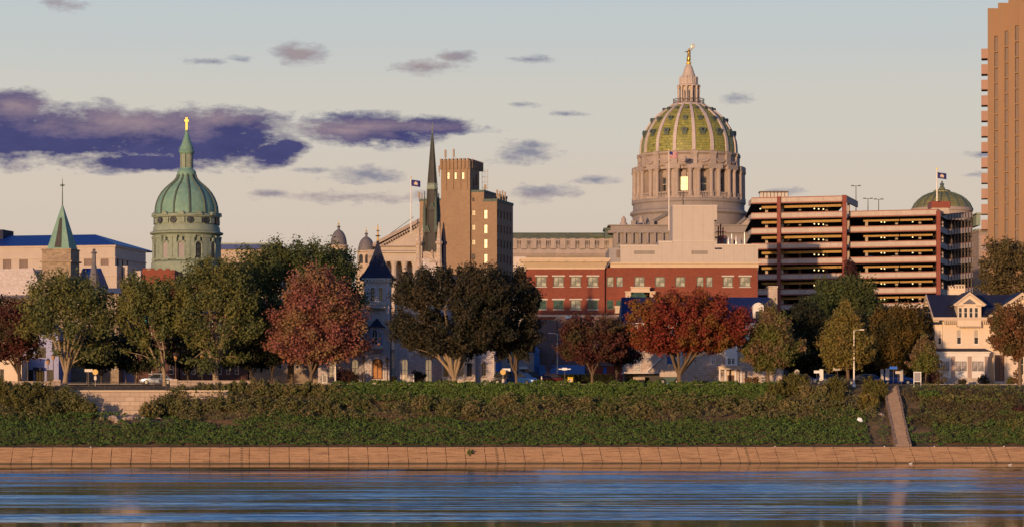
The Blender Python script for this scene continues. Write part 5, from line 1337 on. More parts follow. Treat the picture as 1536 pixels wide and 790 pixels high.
def sawtooth_tower():
    Y = 455.0; zb = 10.0; s = Y/F
    b = Bld('apartment_tower', 'tall orange concrete tower with ribbed face and stacked side balconies', 'building', 1481.5, Y, zb, -11)
    Z = b.z; mb = MB(); n = 6; e = [b.u(1481.5+15.5*k) for k in range(n+1)]; g = [b.u(1481.5+15.5*k+10.2) for k in range(n)]
    for k in range(n):
        y0 = 12.8 - 6.4*k; w_ = -k*0.9
        mb.box(e[k], g[k], w_, 14, 0, Z(y0, 0, 0)); mb.box(g[k], e[k+1], w_+.5, 14, 0, Z(y0+.3)); mb.box(g[k],e[k+1],w_,w_+.6,Z(y0+42),Z(y0+.3))
    b.part('wall', mb, 'tower_orange')
    for k in range(n):
        w_ = -k*0.9; y0 = 12.8-6.4*k
        for f in range(15):
            ya = y0 + 42 + 1 + f*23.4; a, c = g[k]+.03, e[k+1]-.02
            m = MB(); m.box(a, c, w_+.42, w_+.49, Z(ya+21.5), Z(ya)); wn = b.part('window', m, 'tower_window')
            m = MB(); m.box(a-.02, c, w_-.12, w_+.5, Z(ya+23.4), Z(ya+21.6)); part('spandrel', m, 'tower_orange', wn)
    for f in range(14):
        ya = 72.5 + f*23.35; m = MB(); m.box(-9.5*s, -.02, .6, .8, Z(ya+13.5), Z(ya)); m.box(-9.5*s, -9.1*s, .8, 3.6, Z(ya+13.5), Z(ya)); bp = b.part('balcony', m, 'balcony_pink')
        m = MB(); m.box(-9.5*s, -.02, .6, 3.6, Z(ya+14.6), Z(ya+13.55)); part('slab', m, 'balcony_pink', bp)
sawtooth_tower()

def low_buildings():
    # mauve hall behind the parking court
    b = Bld('mauve_hall', 'plain mauve brown warehouse with a rounded left shoulder', 'building', 800, 395, 9.65)
    Z = b.z; U = b.u; m = MB()
    m.ext_uz([(U(798),0),(U(945),0),(U(945),Z(474)),(U(846),Z(474)),(U(838),Z(476)),(U(833),Z(480)),(U(798),Z(480))], 0, 12); b.part('wall', m, 'cladding_mauve')
    m = MB(); m.ext_uz([(U(797),Z(480)),(U(833),Z(480)),(U(838),Z(476)),(U(846),Z(474)),(U(946),Z(474)),(U(946),Z(472.8)),(U(845),Z(472.8)),(U(836),Z(475)),(U(831),Z(479)),(U(797),Z(479))], -.12, 12); b.part('coping', m, 'slate_grey')
    m = MB(); m.box(U(834.6),U(836),-.1,0,0,Z(479)); m.box(U(846),U(847),-.1,0,Z(500),Z(486)); m.box(U(846),U(862),-.1,0,Z(491),Z(490)); b.part('joint', m, 'slate_brown')
    m = MB(); m.box(U(808),U(876),-4,-.2,0,Z(547.5)); m.box(U(798),U(809),-3,-.2,0,Z(520)); b.part('lean_to', m, 'wall_shade_blue', label='low pale lean-to, its shade put in as blue')  # shade on the pale lean-to wall coloured in as blue
    m = MB(); m.box(U(848),U(868),-1.2,-.2,Z(477.5),Z(474.6)); b.part('roof_vent', m, 'wall_shade_blue')
    b = Bld('grey_annex', 'small grey annex with a white awning behind the slim dark tree', 'building', 752, 382, 9.65)
    Z = b.z; U = b.u
    mass(b, 0, U(801), 0, 9, 0, Z(517), 'wall_grey', front=[(U(787),U(795),Z(568),Z(551),dict(nx=3,ny=2)),(U(760),U(768),Z(545),Z(535),dict(nx=2,ny=1))])
    m = MB(); m.box(U(779),U(791),-.9,0,Z(553),Z(549.5)); b.part('awning', m, 'white_paint')
    m = MB(); m.box(U(739),-.02,1,9,0,Z(528)); b.part('side_wing', m, 'wall_shade_blue')  # side wing's shade put into its blue colour
    b = Bld('brick_shed', 'low orange brick shed with a blue door beyond the hedge', 'shed', 885, 372, 9.65)
    Z = b.z; U = b.u; mass(b, 0, U(941), 0, 6, 0, Z(548), 'brick_red', front=[(U(904.5),U(910),0.02,Z(549.5),dict(frame='sign_blue',pane='sign_blue',nx=1,ny=1,name='door'))])
    m = MB(); m.box(-.2,U(942),-.3,6.2,Z(548)+.002,Z(546.6)); b.part('roof', m, 'slate_grey')
    # left street fronts
    b = Bld('shaded_shop_house', 'pale shop house, its shade put in as lavender, with dark upper windows and a canopy', 'building', 34, 356, 9.65)
    Z = b.z; U = b.u; o = dict(frame='frame_dark', nx=3, ny=1); q = lambda a,c,y0,y1,**k: (U(a),U(c),Z(y1),Z(y0),k or o)
    mass(b, 0, U(88), 0, 10, 0, Z(498), 'wall_shade_lavender', front=[q(54,69,520,536.5), q(40,49,523,536.5), q(78,82,515,527), q(84,87,515,527), q(37,50,554,574), q(53,66,556,574), q(70,80,554,574)])  # blue shade on this front put into the wall colour
    m = MB(); m.box(U(52),U(64),-1.2,0,Z(555),Z(550.5)); b.part('canopy', m, 'slate_blue')
    m = MB(); m.ext_uz([(U(33),Z(498)),(U(89),Z(498)),(U(61),Z(478))], .5, 9.5); b.part('roof', m, 'slate_grey')
    b = Bld('cream_shop', 'low cream shop front glowing in the sun at the left edge', 'building', -30, 351, 9.65)
    Z = b.z; U = b.u; mass(b, 0, U(32.5), 0, 9, 0, Z(534.5), 'cream_paint', front=[(U(0),U(6),0.3,Z(553),dict(frame='frame_dark',nx=2,ny=1)),(U(-16),U(-8),0.3,Z(553),dict(frame='frame_dark',nx=2,ny=1))])
    m = MB(); m.box(-.1,U(33.5),-.15,9.1,Z(536.5),Z(534)); b.part('coping', m, 'trim_cream')
    b = Bld('bay_front_house', 'tall narrow townhouse with stacked pale bays between two piers', 'building', 180, 372, 9.65)
    Z = b.z; U = b.u; hs = []
    for r in range(5):
        for c in (187, 194.5): hs.append((U(c),U(c+5),Z(476+r*21),Z(463+r*21),dict(nx=1,ny=2,pane='glass_blue')))
    mass(b, U(183), U(202), .35, 10, 0, Z(446), 'wall_shade_lavender', front=hs)  # bay fronts carry their blue shade in the wall colour
    m = MB(); m.box(0,U(183)-.01,0,10,0,Z(444)); m.box(U(202)+.01,U(205.5),0,10,0,Z(444)); m.box(-.2,U(206),-.2,10.2,Z(444),Z(441)); b.part('pier', m, 'wall_beige')
    b = Bld('brick_rowhouse', 'dark red brick row house with a teal banner beside the narrow townhouse', 'building', 207, 370, 9.65)
    Z = b.z; U = b.u; hs = [(U(c),U(c+6),Z(489+r*24),Z(474+r*24),dict(nx=1,ny=2,frame='frame_white')) for r in range(4) for c in (222,238,254)]
    mass(b, 0, U(268), 0, 12, 0, Z(452), 'brick_dark', front=hs)
    m = MB(); m.box(-.2,U(269),-.3,12,Z(452)+.003,Z(449.5)); b.part('cornice', m, 'trim_cream')
    m = MB(); m.box(U(215.5),U(220),-.5,-.4,Z(488),Z(474)); b.part('banner', m, 'banner_teal')
    b = Bld('crenellated_hall', 'red brick hall with stepped parapet at the foot of the verdigris dome', 'building', 213, 450, 10)
    Z = b.z; U = b.u; m = MB(); m.box(0,U(262),0,12,0,Z(404.5))
    for k in range(4): m.box(U(214+k*11.5),U(219.5+k*11.5),0,.6,Z(404.5),Z(402.2))
    b.part('wall', m, 'brick_red')
    hs = []
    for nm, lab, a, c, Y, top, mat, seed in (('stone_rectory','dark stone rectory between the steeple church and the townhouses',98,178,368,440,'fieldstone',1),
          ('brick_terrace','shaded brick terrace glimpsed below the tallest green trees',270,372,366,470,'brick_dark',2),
          ('plaster_terrace','shaded grey terrace behind the big red tree',374,478,366,462,'fieldstone',3),  # dark wall colour stands in for shade on this street front
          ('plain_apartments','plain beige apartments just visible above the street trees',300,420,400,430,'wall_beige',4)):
        b = Bld(nm, lab, 'building', a, Y, 9.65); Z = b.z; U = b.u; rr = random.Random(seed); hs = []
        x = a+4
        while x < c-8:
            for r in range(5): 
                y = top+10+r*23
                if y < 560: hs.append((U(x),U(x+6),Z(y+12),Z(y),dict(nx=1,ny=2)))
            x += 13
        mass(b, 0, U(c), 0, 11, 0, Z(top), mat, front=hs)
        m = MB(); m.ext_wz([(-.4,Z(top)+.003),(11,Z(top)+.003),(5.5,Z(top-11))], -.2, U(c)+.2); b.part('roof', m, 'slate_grey')
        m = MB(); m.box(2,3,4,5.2,Z(top),Z(top-16)); b.part('chimney', m, 'brick_dark')
plain('banner_teal', (0.02,0.32,0.28), 0.7)
low_buildings()

def stone_tower_house():
    Y = 354.0
    b = Bld('stone_mansion', 'mottled stone mansion with a steep blue capped entrance tower', 'house', 477, Y, 9.65)
    Z = b.z; U = b.u
    A = dict(arch=True, nx=2, ny=2, frame='trim_pale', pane='pane_glow', fw=.1)  # weak glow put into the arched panes to brighten them
    A2 = dict(arch=True, nx=2, ny=3, frame='trim_pale', pane='glass_dark', fw=.1)
    q = lambda a,c,y0,y1,o: (U(a),U(c),Z(y1),Z(y0),o)
    mass(b, 0, U(546), .0, 12, 0, Z(454), 'stone_mauve', front=[q(493,503.5,538,566,A), q(527.2,538,538,566,A), q(493,503.5,486,510,A2), q(515,525,486,510,A2)])
    mass(b, U(592), U(662), .0, 12, 0, Z(454), 'stone_mauve', front=[q(602.3,612.3,537.5,572,A), q(637.6,648.2,537.5,572,A), q(603,611.5,511,522,dict(nx=2,ny=2,frame='trim_pale')), q(637,646,505,520,dict(nx=2,ny=2,frame='trim_pale'))], label='right wing with arched windows')
    mass(b, U(662)+.01, U(742.5), .0, 12, 0, Z(512), 'stone_mauve', front=[q(722,729.5,542,564,dict(arch=True,nx=2,ny=2,frame='trim_pale',sill=True,trim='frame_brown'))], label='low end wing')
    # bay window
    w0 = -1.7; m = MB()
    hb = [q(665,673.5,544,565,dict(nx=1,ny=1,frame='trim_pale')), q(686,696,544,565,dict(nx=2,ny=1,frame='trim_pale',pane='glass_sunset')), q(700,709,544,565,dict(nx=1,ny=1,frame='trim_pale'))]
    mass(b, U(663), U(713), w0, -.01, 0, Z(533), 'cream_paint', front=hb, right=[(w0+.3,-.4,Z(565),Z(544),dict(nx=1,ny=1,frame='trim_pale'))], name='bay_window', t=.2)
    m = MB(); m.box(U(662),U(714),w0-.25,-.01,Z(533)+.003,Z(530)); 
    for k in range(16): m.box(U(663.5+k*3.1),U(665+k*3.1),w0-.2,w0-.0,Z(535.5),Z(533)-.002)
    b.part('bay_cornice', m, 'trim_cream')
    m = MB(); m.box(-.25,U(546),-.25,12.2,Z(454)+.003,Z(451)); m.box(U(592),U(662)+.2,-.25,12.2,Z(454)+.003,Z(451)); m.box(U(662)+.25,U(743),-.25,12.2,Z(512)+.003,Z(510)); b.part('gutter', m, 'white_paint')
    m = MB()
    for a,c,y in ((-.2,U(546),451),(U(592),U(662)+.1,451),(U(662)+.25,U(743),510)):
        z = Z(y); m.add([(a,-.2,z),(c,-.2,z),(c,12,z),(a,12,z),(a+2,5,z+2.1),(c-2,5,z+2.1)],[(0,1,5,4),(1,2,5),(2,3,4,5),(3,0,4)])
    b.part('roof', m, 'slate_blue')
    m = MB()
    for px in (594, 740.5): m.tube([(U(px),-.12,0.1),(U(px),-.12,Z(513) if px > 700 else Z(454))], .07, 6)
    b.part('downpipe', m, 'white_paint')
    # the tower
    ta, tb = U(546), U(586.5); tw0, tw1 = -3.0, 3.4
    ta, tb = b.u(546,tw0), b.u(584,tw0); Zt = lambda y: Z(y,0,tw0); Ut = lambda px: b.u(px,tw0)
    hs = [(Ut(555.7),Ut(562),Zt(452),Zt(430.5),dict(arch=True,nx=2,ny=2,frame='trim_pale')),(Ut(568),Ut(574.4),Zt(452),Zt(430.5),dict(arch=True,nx=2,ny=2,frame='trim_pale')),
          (Ut(558.6),Ut(573.4),.75,Zt(537.5),dict(arch=True,nx=2,ny=1,frame='door_dark',pane='door_wood',fw=.12,name='door',label='arched panelled wooden entrance door'))]
    mass(b, ta, tb, tw0, tw1, 0, Zt(419), 'stone_mauve', front=hs, right=[(tw0+2.0,tw0+2.8,Zt(452),Zt(430.5),dict(arch=True,nx=1,ny=2,frame='trim_pale')),(tw0+3.6,tw0+4.4,Zt(452),Zt(430.5),dict(arch=True,nx=1,ny=2,frame='trim_pale'))], name='tower', t=.35)
    m = MB(); m.box(ta-.12,tb+.12,tw0-.12,tw1,Zt(424.5),Zt(423.6)); m.box(ta-.1,tb+.1,tw0-.1,tw1,Zt(457),Zt(456)); b.part('string_course', m, 'trim_pale')
    m = MB()
    for k in range(8): x = ta+(tb-ta)*(k+.5)/8; m.box(x-.14,x+.14,tw0-.28,tw0,Zt(422.6),Zt(419)); 
    for k in range(8): y = tw0+(tw1-tw0)*(k+.5)/8; m.box(tb,tb+.28,y-.14,y+.14,Zt(422.6),Zt(419))
    m.box(ta-.3,tb+.3,tw0-.3,tw1+.3,Zt(418.8),Zt(417)); b.part('corbel', m, 'trim_pale')
    c, cw = (ta+tb)/2, (tw0+tw1)/2; hw = (tb-ta)/2+.75; prof = [(hw,Zt(417.4)),(hw-.05,Zt(416)),(hw*.74,Zt(408)),(hw*.5,Zt(397)),(hw*.34,Zt(386)),(hw*.2,Zt(375)),(hw*.1,Zt(366)),(.12,Zt(358))]
    m = MB(); vs, fs = [], []
    for r,z in prof: vs += [(c-r,cw-r,z),(c+r,cw-r,z),(c+r,cw+r,z),(c-r,cw+r,z)]
    for i in range(len(prof)-1):
        for k in range(4): fs.append((4*i+k,4*i+(k+1)%4,4*i+4+(k+1)%4,4*i+4+k))
    fs.append((3,2,1,0)); m.add(vs, fs); b.part('tower_roof', m, 'slate_blue', label='steep flared dark blue tower cap')
    m = MB(); m.tube([(c,cw,Zt(359)),(c,cw,Zt(334))],[.16,.04],6); m.lathe(c,cw,[(.05,Zt(353)),(.42,Zt(351.5)),(.05,Zt(350))],8); m.lathe(c,cw,[(.05,Zt(345)),(.28,Zt(344)),(.05,Zt(343))],8); m.box(c-.45,c+.45,cw-.04,cw+.04,Zt(340.5),Zt(339.8)); b.part('finial', m, 'bronze')
    m = MB(); m.box(Ut(550.5),Ut(579),tw0-.8,tw0,Zt(461.5),Zt(460)); m.box(Ut(550.5),Ut(579),tw0-.8,tw0-.68,Zt(456.5),Zt(453.5))
    for k in range(14): m.box(Ut(551+k*2.05)-.05,Ut(551+k*2.05)+.05,tw0-.77,tw0-.71,Zt(460),Zt(456.5))
    m.ext_wz([(tw0-.8,Zt(461.5)),(tw0,Zt(461.5)),(tw0,Zt(465.5)),(tw0-.3,Zt(465))], Ut(553), Ut(577)); b.part('balcony', m, 'trim_pale')
    # oriel over the door
    oa, ob, ow = Ut(556), Ut(575), tw0-1.1
    m = MB(); m.box(oa,ob,ow,tw0,Zt(518.5),Zt(491)); m.add([(oa,ow,Zt(518.5)),(ob,ow,Zt(518.5)),(ob,tw0,Zt(518.5)),(oa,tw0,Zt(518.5)),(oa+.3,ow+.3,Zt(524)),(ob-.3,ow+.3,Zt(524)),(ob-.3,tw0,Zt(530)),(oa+.3,tw0,Zt(530))],[(0,1,5,4),(1,2,6,5),(3,0,4,7),(4,5,6,7)]); oi = b.part('oriel', m, 'wall_shade_lavender', label='oriel over the door, its shade put in as lavender')  # oriel's shade put into its lavender colour
    m = MB(); m.box(oa-.06,ob+.06,ow-.06,tw0,Zt(523),Zt(518)); part('oriel_apron', m, 'trim_pale', oi); m = MB(); m.box(oa-.08,ob+.08,ow-.08,tw0,Zt(492.5),Zt(490.5)); part('oriel_band', m, 'trim_pale', oi)
    for a, cpx in ((559,566.5),(569.5,573)):
        m = MB(); u0,u1_ = Ut(a),Ut(cpx); r=(u1_-u0)/2; m.ext_uz([(u0,Zt(515.5)),(u1_,Zt(515.5))]+[((u0+u1_)/2+r*math.cos(R(t)),Zt(498)+r*math.sin(R(t))) for t in range(0,181,30)], ow-.03, ow+.05); part('oriel_window', m, 'glass_dark', oi)
        m = MB(); x=(u0+u1_)/2; m.box(x-.04,x+.04,ow-.07,ow-.03,Zt(515.5),Zt(497)); m.box(u0,u1_,ow-.06,ow-.03,Zt(506.5),Zt(505.5)); m.tube([(x+r*math.cos(R(t)),ow-.05,Zt(498)+r*math.sin(R(t))) for t in range(0,181,30)],.06,4); m.box(u0-.06,u0+.02,ow-.07,ow-.02,Zt(515.5),Zt(498)); m.box(u1_-.02,u1_+.06,ow-.07,ow-.02,Zt(515.5),Zt(498)); part('oriel_frame', m, 'trim_pale', oi)
    m = MB(); cx_ = (oa+ob)/2; hw = (ob-oa)/2+.35; vs, fs = [], []; pf = [(1,Zt(490.6)),(.62,Zt(487)),(.34,Zt(482)),(.03,Zt(477))]
    for r,z in pf: vs += [(cx_-hw*r,tw0-1.45*r,z),(cx_+hw*r,tw0-1.45*r,z),(cx_+hw*r,tw0,z),(cx_-hw*r,tw0,z)]
    for i in range(3):
        for k in range(4): fs.append((4*i+k,4*i+(k+1)%4,4*i+4+(k+1)%4,4*i+4+k))
    fs.append((3,2,1,0)); m.add(vs,fs); part('oriel_roof', m, 'slate_blue', oi)
    m = MB(); x = Ut(566); r = .86
    m.tube([(x+r*math.cos(R(t)),tw0-.04,Zt(545.5)+r*math.sin(R(t))) for t in range(0,181,15)], .13, 6); m.box(x-r-.13,x-r+.1,tw0-.12,tw0,.7,Zt(545.5)); m.box(x+r-.1,x+r+.13,tw0-.12,tw0,.7,Zt(545.5)); b.part('door_arch', m, 'trim_pale')
    m = MB()
    for k in range(4): m.box(x-1.5-.1*k*0,x+1.5,tw0-.5-.35*(3-k),tw0,-.1,.18*(k+1))
    m.box(x-1.75,x-1.5,tw0-1.8,tw0,-.1,.95); m.box(x+1.5,x+1.75,tw0-1.8,tw0,-.1,.95); b.part('door_steps', m, 'trim_pale')
glass('glass_sunset', (0.45,0.36,0.22), 0.2, 0.6)  # yellow sunset reflection put into the pane colour
stone_tower_house()

def stone_lodge():
    Y = 356.0
    b = Bld('stone_lodge', 'tan stone house with small paned windows, portico and deep blue roof', 'house', 940, Y, 9.65)
    Z = b.z; U = b.u; q = lambda a,c,y0,y1,**o: (U(a),U(c),Z(y1),Z(y0),o)
    P6 = dict(nx=3, ny=2, frame='white_paint', fw=.07)
    fr = [q(1040,1047.6,564,572,**P6), q(1065.5,1073.3,564,572,pane='glass_blind',nx=3,ny=2,frame='white_paint',fw=.07), q(1118.7,1127,563.5,574,**P6), q(1040,1047,538.5,546,**P6), q(1064.5,1073.5,531.5,546,pane='glass_shade',nx=3,ny=2,frame='white_paint',fw=.1), q(1142,1150,564,573,**P6), q(1040,1047.5,508,520,**P6), q(1064.5,1073,508,520,**P6), q(1118,1127,508,520,**P6), q(1142,1150,531,545,**P6)]
    mass(b, U(1023), U(1173), 0, 11, 0, Z(492), 'stone_tan', front=fr, label='tan stone main block')
    # set-back left part carried over an open undercroft
    m = MB(); m.box(U(938),U(1001),0.6,9,Z(557.5),Z(494)); b.part('upper_wing', m, 'stone_tan')
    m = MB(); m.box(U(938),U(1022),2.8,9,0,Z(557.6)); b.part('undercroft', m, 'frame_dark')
    m = MB(); m.box(U(935.5),U(1001),-1.0,9,Z(559.8),Z(557.4)); b.part('terrace_slab', m, 'trim_pale')
    m = MB(); m.ext_uz([(U(968.5),Z(557.3)),(U(971),Z(557.3)),(U(994.5),Z(534)),(U(993),Z(533))], .2, .6); b.part('sloped_coping', m, 'white_paint')
    for a in (951.2, 956.8):
        S = face_map('front',0,1,.45,1); window(b.o, S, 'front', (U(a),U(a+4.4),Z(557),Z(533),dict(nx=2,ny=6,frame='white_paint',fw=.09)), .12)
    S = face_map('front',0,1,2.65,1); window(b.o, S, 'front', (U(952),U(960.5),Z(574),Z(566),dict(nx=3,ny=2,frame='white_paint',fw=.1)), .12)
    m = MB(); m.box(U(950),U(968),1.2,2.75,0,Z(564.5)); b.part('cellar_block', m, 'stone_tan')
    m = MB(); m.box(U(1001)+.02,U(1013),1.5,9,0,Z(494)); b.part('blue_bay', m, 'wall_shade_blue')
    m = MB(); m.box(U(1011),U(1023),0.3,9,0,Z(494)); m.tube([(U(1022.5),-.15,0),(U(1022.5),-.15,Z(492))],.08,6); b.part('link_wall', m, 'white_paint')
    # white upper bay and portico
    mass(b, U(1087), U(1105.5), -.7, -.01, Z(548), Z(492), 'white_paint', front=[q(1091,1096,537,546,nx=2,ny=3,frame='white_paint',fw=.05), q(1097,1101.5,537,546,nx=2,ny=3,frame='white_paint',fw=.05)], t=.15, name='white_bay')
    m = MB(); pw = -2.2; V = lambda px: b.u(px, pw)
    m.box(V(1078.5),V(1114),pw,0,Z(553.5,0,pw),Z(550,0,pw)); m.box(V(1077.5),V(1115),pw-.15,0,Z(550,0,pw),Z(548.6,0,pw)); pt = b.part('portico', m, 'cream_paint')
    for px in (1080,1088.3,1103.5,1112): m = MB(); m.lathe(V(px), pw+.25, [(.2,0),(.17,.2),(.14,2.2),(.2,Z(553.6,0,pw))], 10); part('column', m, 'white_paint', pt, True)
    m = MB(); m.box(U(1091),U(1101.5),-.08,.1,0.1,Z(562)); part('door', m, 'door_dark', pt)
    m = MB(); m.box(U(1089.5),U(1091),-.1,.1,0.1,Z(557)); m.box(U(1101.5),U(1103),-.1,.1,.1,Z(557)); m.box(U(1091),U(1101.5),-.1,.1,Z(562),Z(557)); part('door_surround', m, 'cream_paint', pt)
    m = MB(); m.box(U(931),U(1175),-.5,11.5,Z(492)+.003,Z(486)); m.box(U(931),U(1176),-.7,11.7,Z(486)+.0,Z(484)); b.part('cornice', m, 'white_paint')
    m = MB(); zr = Z(446,0,5.5); z0 = Z(484)+.004; a, c = U(931.5), U(1175)
    m.add([(a,-.4,z0),(c,-.4,z0),(c,11.4,z0),(a,11.4,z0),(a+.3,4,zr),(c-1.6,4,zr),(c-1.6,7,zr),(a+.3,7,zr)],[(0,1,5,4),(1,2,6,5),(2,3,7,6),(3,0,4,7),(4,5,6,7)]); rf = b.part('roof', m, 'roof_navy')
    m = MB(); x0,x1 = U(1130),U(1146); xc=(x0+x1)/2; m.box(x0,x1,.4,4,Z(482),Z(461)); m.ext_uz([(x0-.1,Z(461))]+[(xc-(x1-x0)/2*math.cos(R(t))*1.05, Z(461)+.75*math.sin(R(t))) for t in range(0,181,30)]+[(x1+.1,Z(461))], .3, 4); dq = part('dormer', m, 'white_paint', rf); m = MB(); m.box(xc-.42,xc+.42,.36,.5,Z(479),Z(466)); part('dormer_window', m, 'glass_dark', rf)
    m = MB(); x0,x1 = U(1153.3,5),U(1166,5); m.box(x0,x1,5,6.5,Z(460,0,5),Z(429.5,0,5)); m.box(x0-.08,x1+.08,4.9,6.6,Z(430.6,0,5),Z(428.4,0,5)); part('chimney', m, 'stone_tan', rf)
mottled('roof_navy', (0.011,0.02,0.085), (0.008,0.014,0.06), 1.0, 0.6)  # reflected sky blue put into the roof colour
stone_lodge()

def cream_house():
    Y = 360.0
    b = Bld('cream_house', 'cream wooden villa with bracketed gables, dark slate roof and castellated chimney', 'house', 1404, Y, 9.65)
    Z = b.z; U = b.u; q = lambda a,c,y0,y1,**o: (U(a),U(c),Z(y1),Z(y0),o)
    sash = dict(nx=1, ny=2, frame='white_paint', fw=.09)
    ze = Z(473.5)
    mass(b, U(1414), U(1490), 0, 11, 0, ze, 'cream_paint', front=[q(1435,1442.3,493.5,516,pane='glass_half',sill=True,trim='white_paint',**sash), q(1460.8,1468.2,493.5,516,pane='glass_half',sill=True,trim='white_paint',**sash)], left=[(3,4,Z(516),Z(495),sash),(6.5,7.5,Z(516),Z(495),sash)], t=.2)
    # left side bay
    mass(b, U(1403), U(1414)-.003, .5, 6, 0, Z(486), 'cream_paint', front=[q(1408,1414-.6,494,516.5,pane='glass_half',**sash)], left=[(1.5,2.4,Z(517),Z(495),sash),(3.5,4.4,Z(517),Z(495),sash)], t=.2, name='side_bay')
    m = MB(); m.box(U(1402)-.1,U(1421),.2,6.2,Z(486)+.003,Z(484)); m.box(U(1401.5)-.1,U(1421.4),.1,6.3,Z(484),Z(483)); b.part('bay_roof', m, 'slate_blue')
    # oriel on the left flank
    m = MB(); x0, x1 = U(1388,3), U(1403,3); m.box(x0,x1,2.5,5,Z(523),Z(497)); m.box(x0-.08,x1,2.4,5.1,Z(503),Z(501)); m.box(x0-.08,x1,2.4,5.1,Z(515),Z(513.5)); ol = b.part('oriel', m, 'white_paint')
    for k in range(3): m = MB(); a = x0+.2+k*.42; m.box(a,a+.28,2.46,2.52,Z(513),Z(506)); part('pane', m, 'glass_blue', ol)
    m = MB(); m.add([(x0-.2,2.2,Z(497)),(x1,2.2,Z(497)),(x1,5.2,Z(497)),(x0-.2,5.2,Z(497)),(x1,3.7,Z(488.5))],[(0,1,4),(3,0,4),(2,3,4)]); part('oriel_roof', m, 'slate_blue', ol)
    m = MB(); m.box(x0,U(1404),6,10,0,Z(466)); m.box(x0-.2,U(1405),5.8,10.2,Z(466),Z(464.5)); rw = b.part('rear_wing', m, 'cream_paint')
    for k in range(2): m = MB(); a = U(1389.5+k*3.6,6); m.box(a,a+.2,5.95,6.02,Z(478,0,6),Z(468,0,6)); part('window', m, 'glass_blue', rw)
    m = MB(); m.add([(x0-.4,5.6,Z(464.5)),(U(1405),5.6,Z(464.5)),(U(1405),10,Z(464.5)),(x0-.4,10,Z(464.5)),(U(1405),8,Z(455))],[(0,1,4),(2,3,4),(3,0,4)]); part('roof', m, 'slate_blue', rw)
    # main roof: ridge parallel to the front, gable to the left
    zr = Z(443,0,5.5); gx = U(1404.5); gb = U(1402)
    m = MB()
    th=.14
    m.add([(gx-.5,-.8,ze-.4),(U(1541),-.8,ze-.4),(U(1541),5.5,zr),(gx-.5,5.5,zr),(gx-.5,-.8,ze-.4+th),(U(1541),-.8,ze-.4+th),(U(1541),5.5,zr+th),(gx-.5,5.5,zr+th)],[(0,3,2,1),(4,5,6,7),(0,1,5,4),(1,2,6,5),(2,3,7,6),(3,0,4,7)])
    m.add([(gx-.5,11.8,ze-.4),(U(1541),11.8,ze-.4),(U(1541),5.5,zr),(gx-.5,5.5,zr),(gx-.5,11.8,ze-.4+th),(U(1541),11.8,ze-.4+th),(U(1541),5.5,zr+th),(gx-.5,5.5,zr+th)],[(0,1,2,3),(4,7,6,5),(0,4,5,1),(1,5,6,2),(3,7,4,0)])
    rf = b.part('roof', m, 'slate_blue')
    m = MB(); m.ext_wz([(0,ze-.1),(11,ze-.1),(5.5,zr-.15)], gx+.3, U(1541)-.3); b.part('gable_wall', m, 'cream_paint')
    m = MB()
    for (w_a,w_b) in ((-.9,5.5),(11.9,5.5)):
        z_a, z_b = ze-.55, zr+.1
        m.add([(gx-.62,w_a,z_a-.15),(gx-.62,w_b,z_b-.32),(gx-.62,w_b,z_b+.1),(gx-.62,w_a,z_a+.3),(gx-.5,w_a,z_a-.15),(gx-.5,w_b,z_b-.32),(gx-.5,w_b,z_b+.1),(gx-.5,w_a,z_a+.3)],[(0,1,2,3),(7,6,5,4),(0,4,5,1),(2,6,7,3),(0,3,7,4)])
        for k in range(9):
            t = (k+.5)/9; y = w_a+(w_b-w_a)*t; z = z_a+(z_b-z_a)*t-.45; m.box(gx-.5,gx+.28,y-.07,y+.07,z-.05,z+.25)
    m.box(gx-.62,U(1541),-.95,-.8,ze-.62,ze-.2); m.box(U(1414),U(1490),-.78,.0,ze-.75,ze-.5)
    b.part('bargeboard', m, 'trim_cream')
    for k in range(7): x = U(1417+k*2.9); m = MB(); m.box(x-.08,x+.08,-.7,0,ze-1.15,ze-.75); b.part('bracket', m, 'trim_cream')
    for k in range(4): x = U(1474+k*3); m = MB(); m.box(x-.08,x+.08,-.7,0,ze-1.15,ze-.75); b.part('bracket', m, 'trim_cream')
    # central dormer
    d0, d1 = U(1434.8), U(1470); dw = -.9
    wins = [(b.u(1437.8+k*8.0,dw), b.u(1443.6+k*8.0,dw), Z(476,0,dw), Z(460.5,0,dw), dict(nx=1,ny=2,frame='white_paint',fw=.07)) for k in range(4)]
    mass(b, d0, d1, dw, 5, Z(489), Z(457), 'cream_paint', front=wins, t=.15, name='dormer')
    m = MB(); c = (d0+d1)/2; hw = U(1472.5)-c; za, zt = Z(456.5,0,dw), Z(441.5,0,dw)
    m.ext_uz([(c-hw,za),(c+hw,za),(c,zt)], dw-.1, 5); dg = b.part('dormer_gable', m, 'cream_paint')
    m = MB(); m.ext_uz([(c-hw*.52,za+.12),(c+hw*.52,za+.12),(c,za+(zt-za)*.60)], dw-.16, dw-.1); part('dark_tympanum', m, 'slate_grey', dg)
    m = MB()
    for sg in (-1,1): m.ext_uz([(c+sg*(hw+.2),za-.15),(c,zt+.02),(c,zt+.38),(c+sg*(hw+.45),za-.02)], dw-.35, 5)
    m.box(c-hw-.2,c-hw+.9,dw-.3,dw,za-.22,za); m.box(c+hw-.9,c+hw+.2,dw-.3,dw,za-.22,za); part('raking_cornice', m, 'trim_cream', dg)
    m = MB()
    for sg in (-1,1): m.ext_uz([(c+sg*(hw+.5),za-.05),(c,zt+.4),(c,zt+.5),(c+sg*(hw+.6),za+.08)], dw-.3, 5.2)
    part('roof', m, 'slate_blue', dg)
    m = MB(); m.box(d0,d1,dw-.06,dw-.002,Z(478.5,0,dw),Z(477,0,dw)); m.box(d0-.05,d1+.05,dw-.1,0,Z(489.5),Z(488))
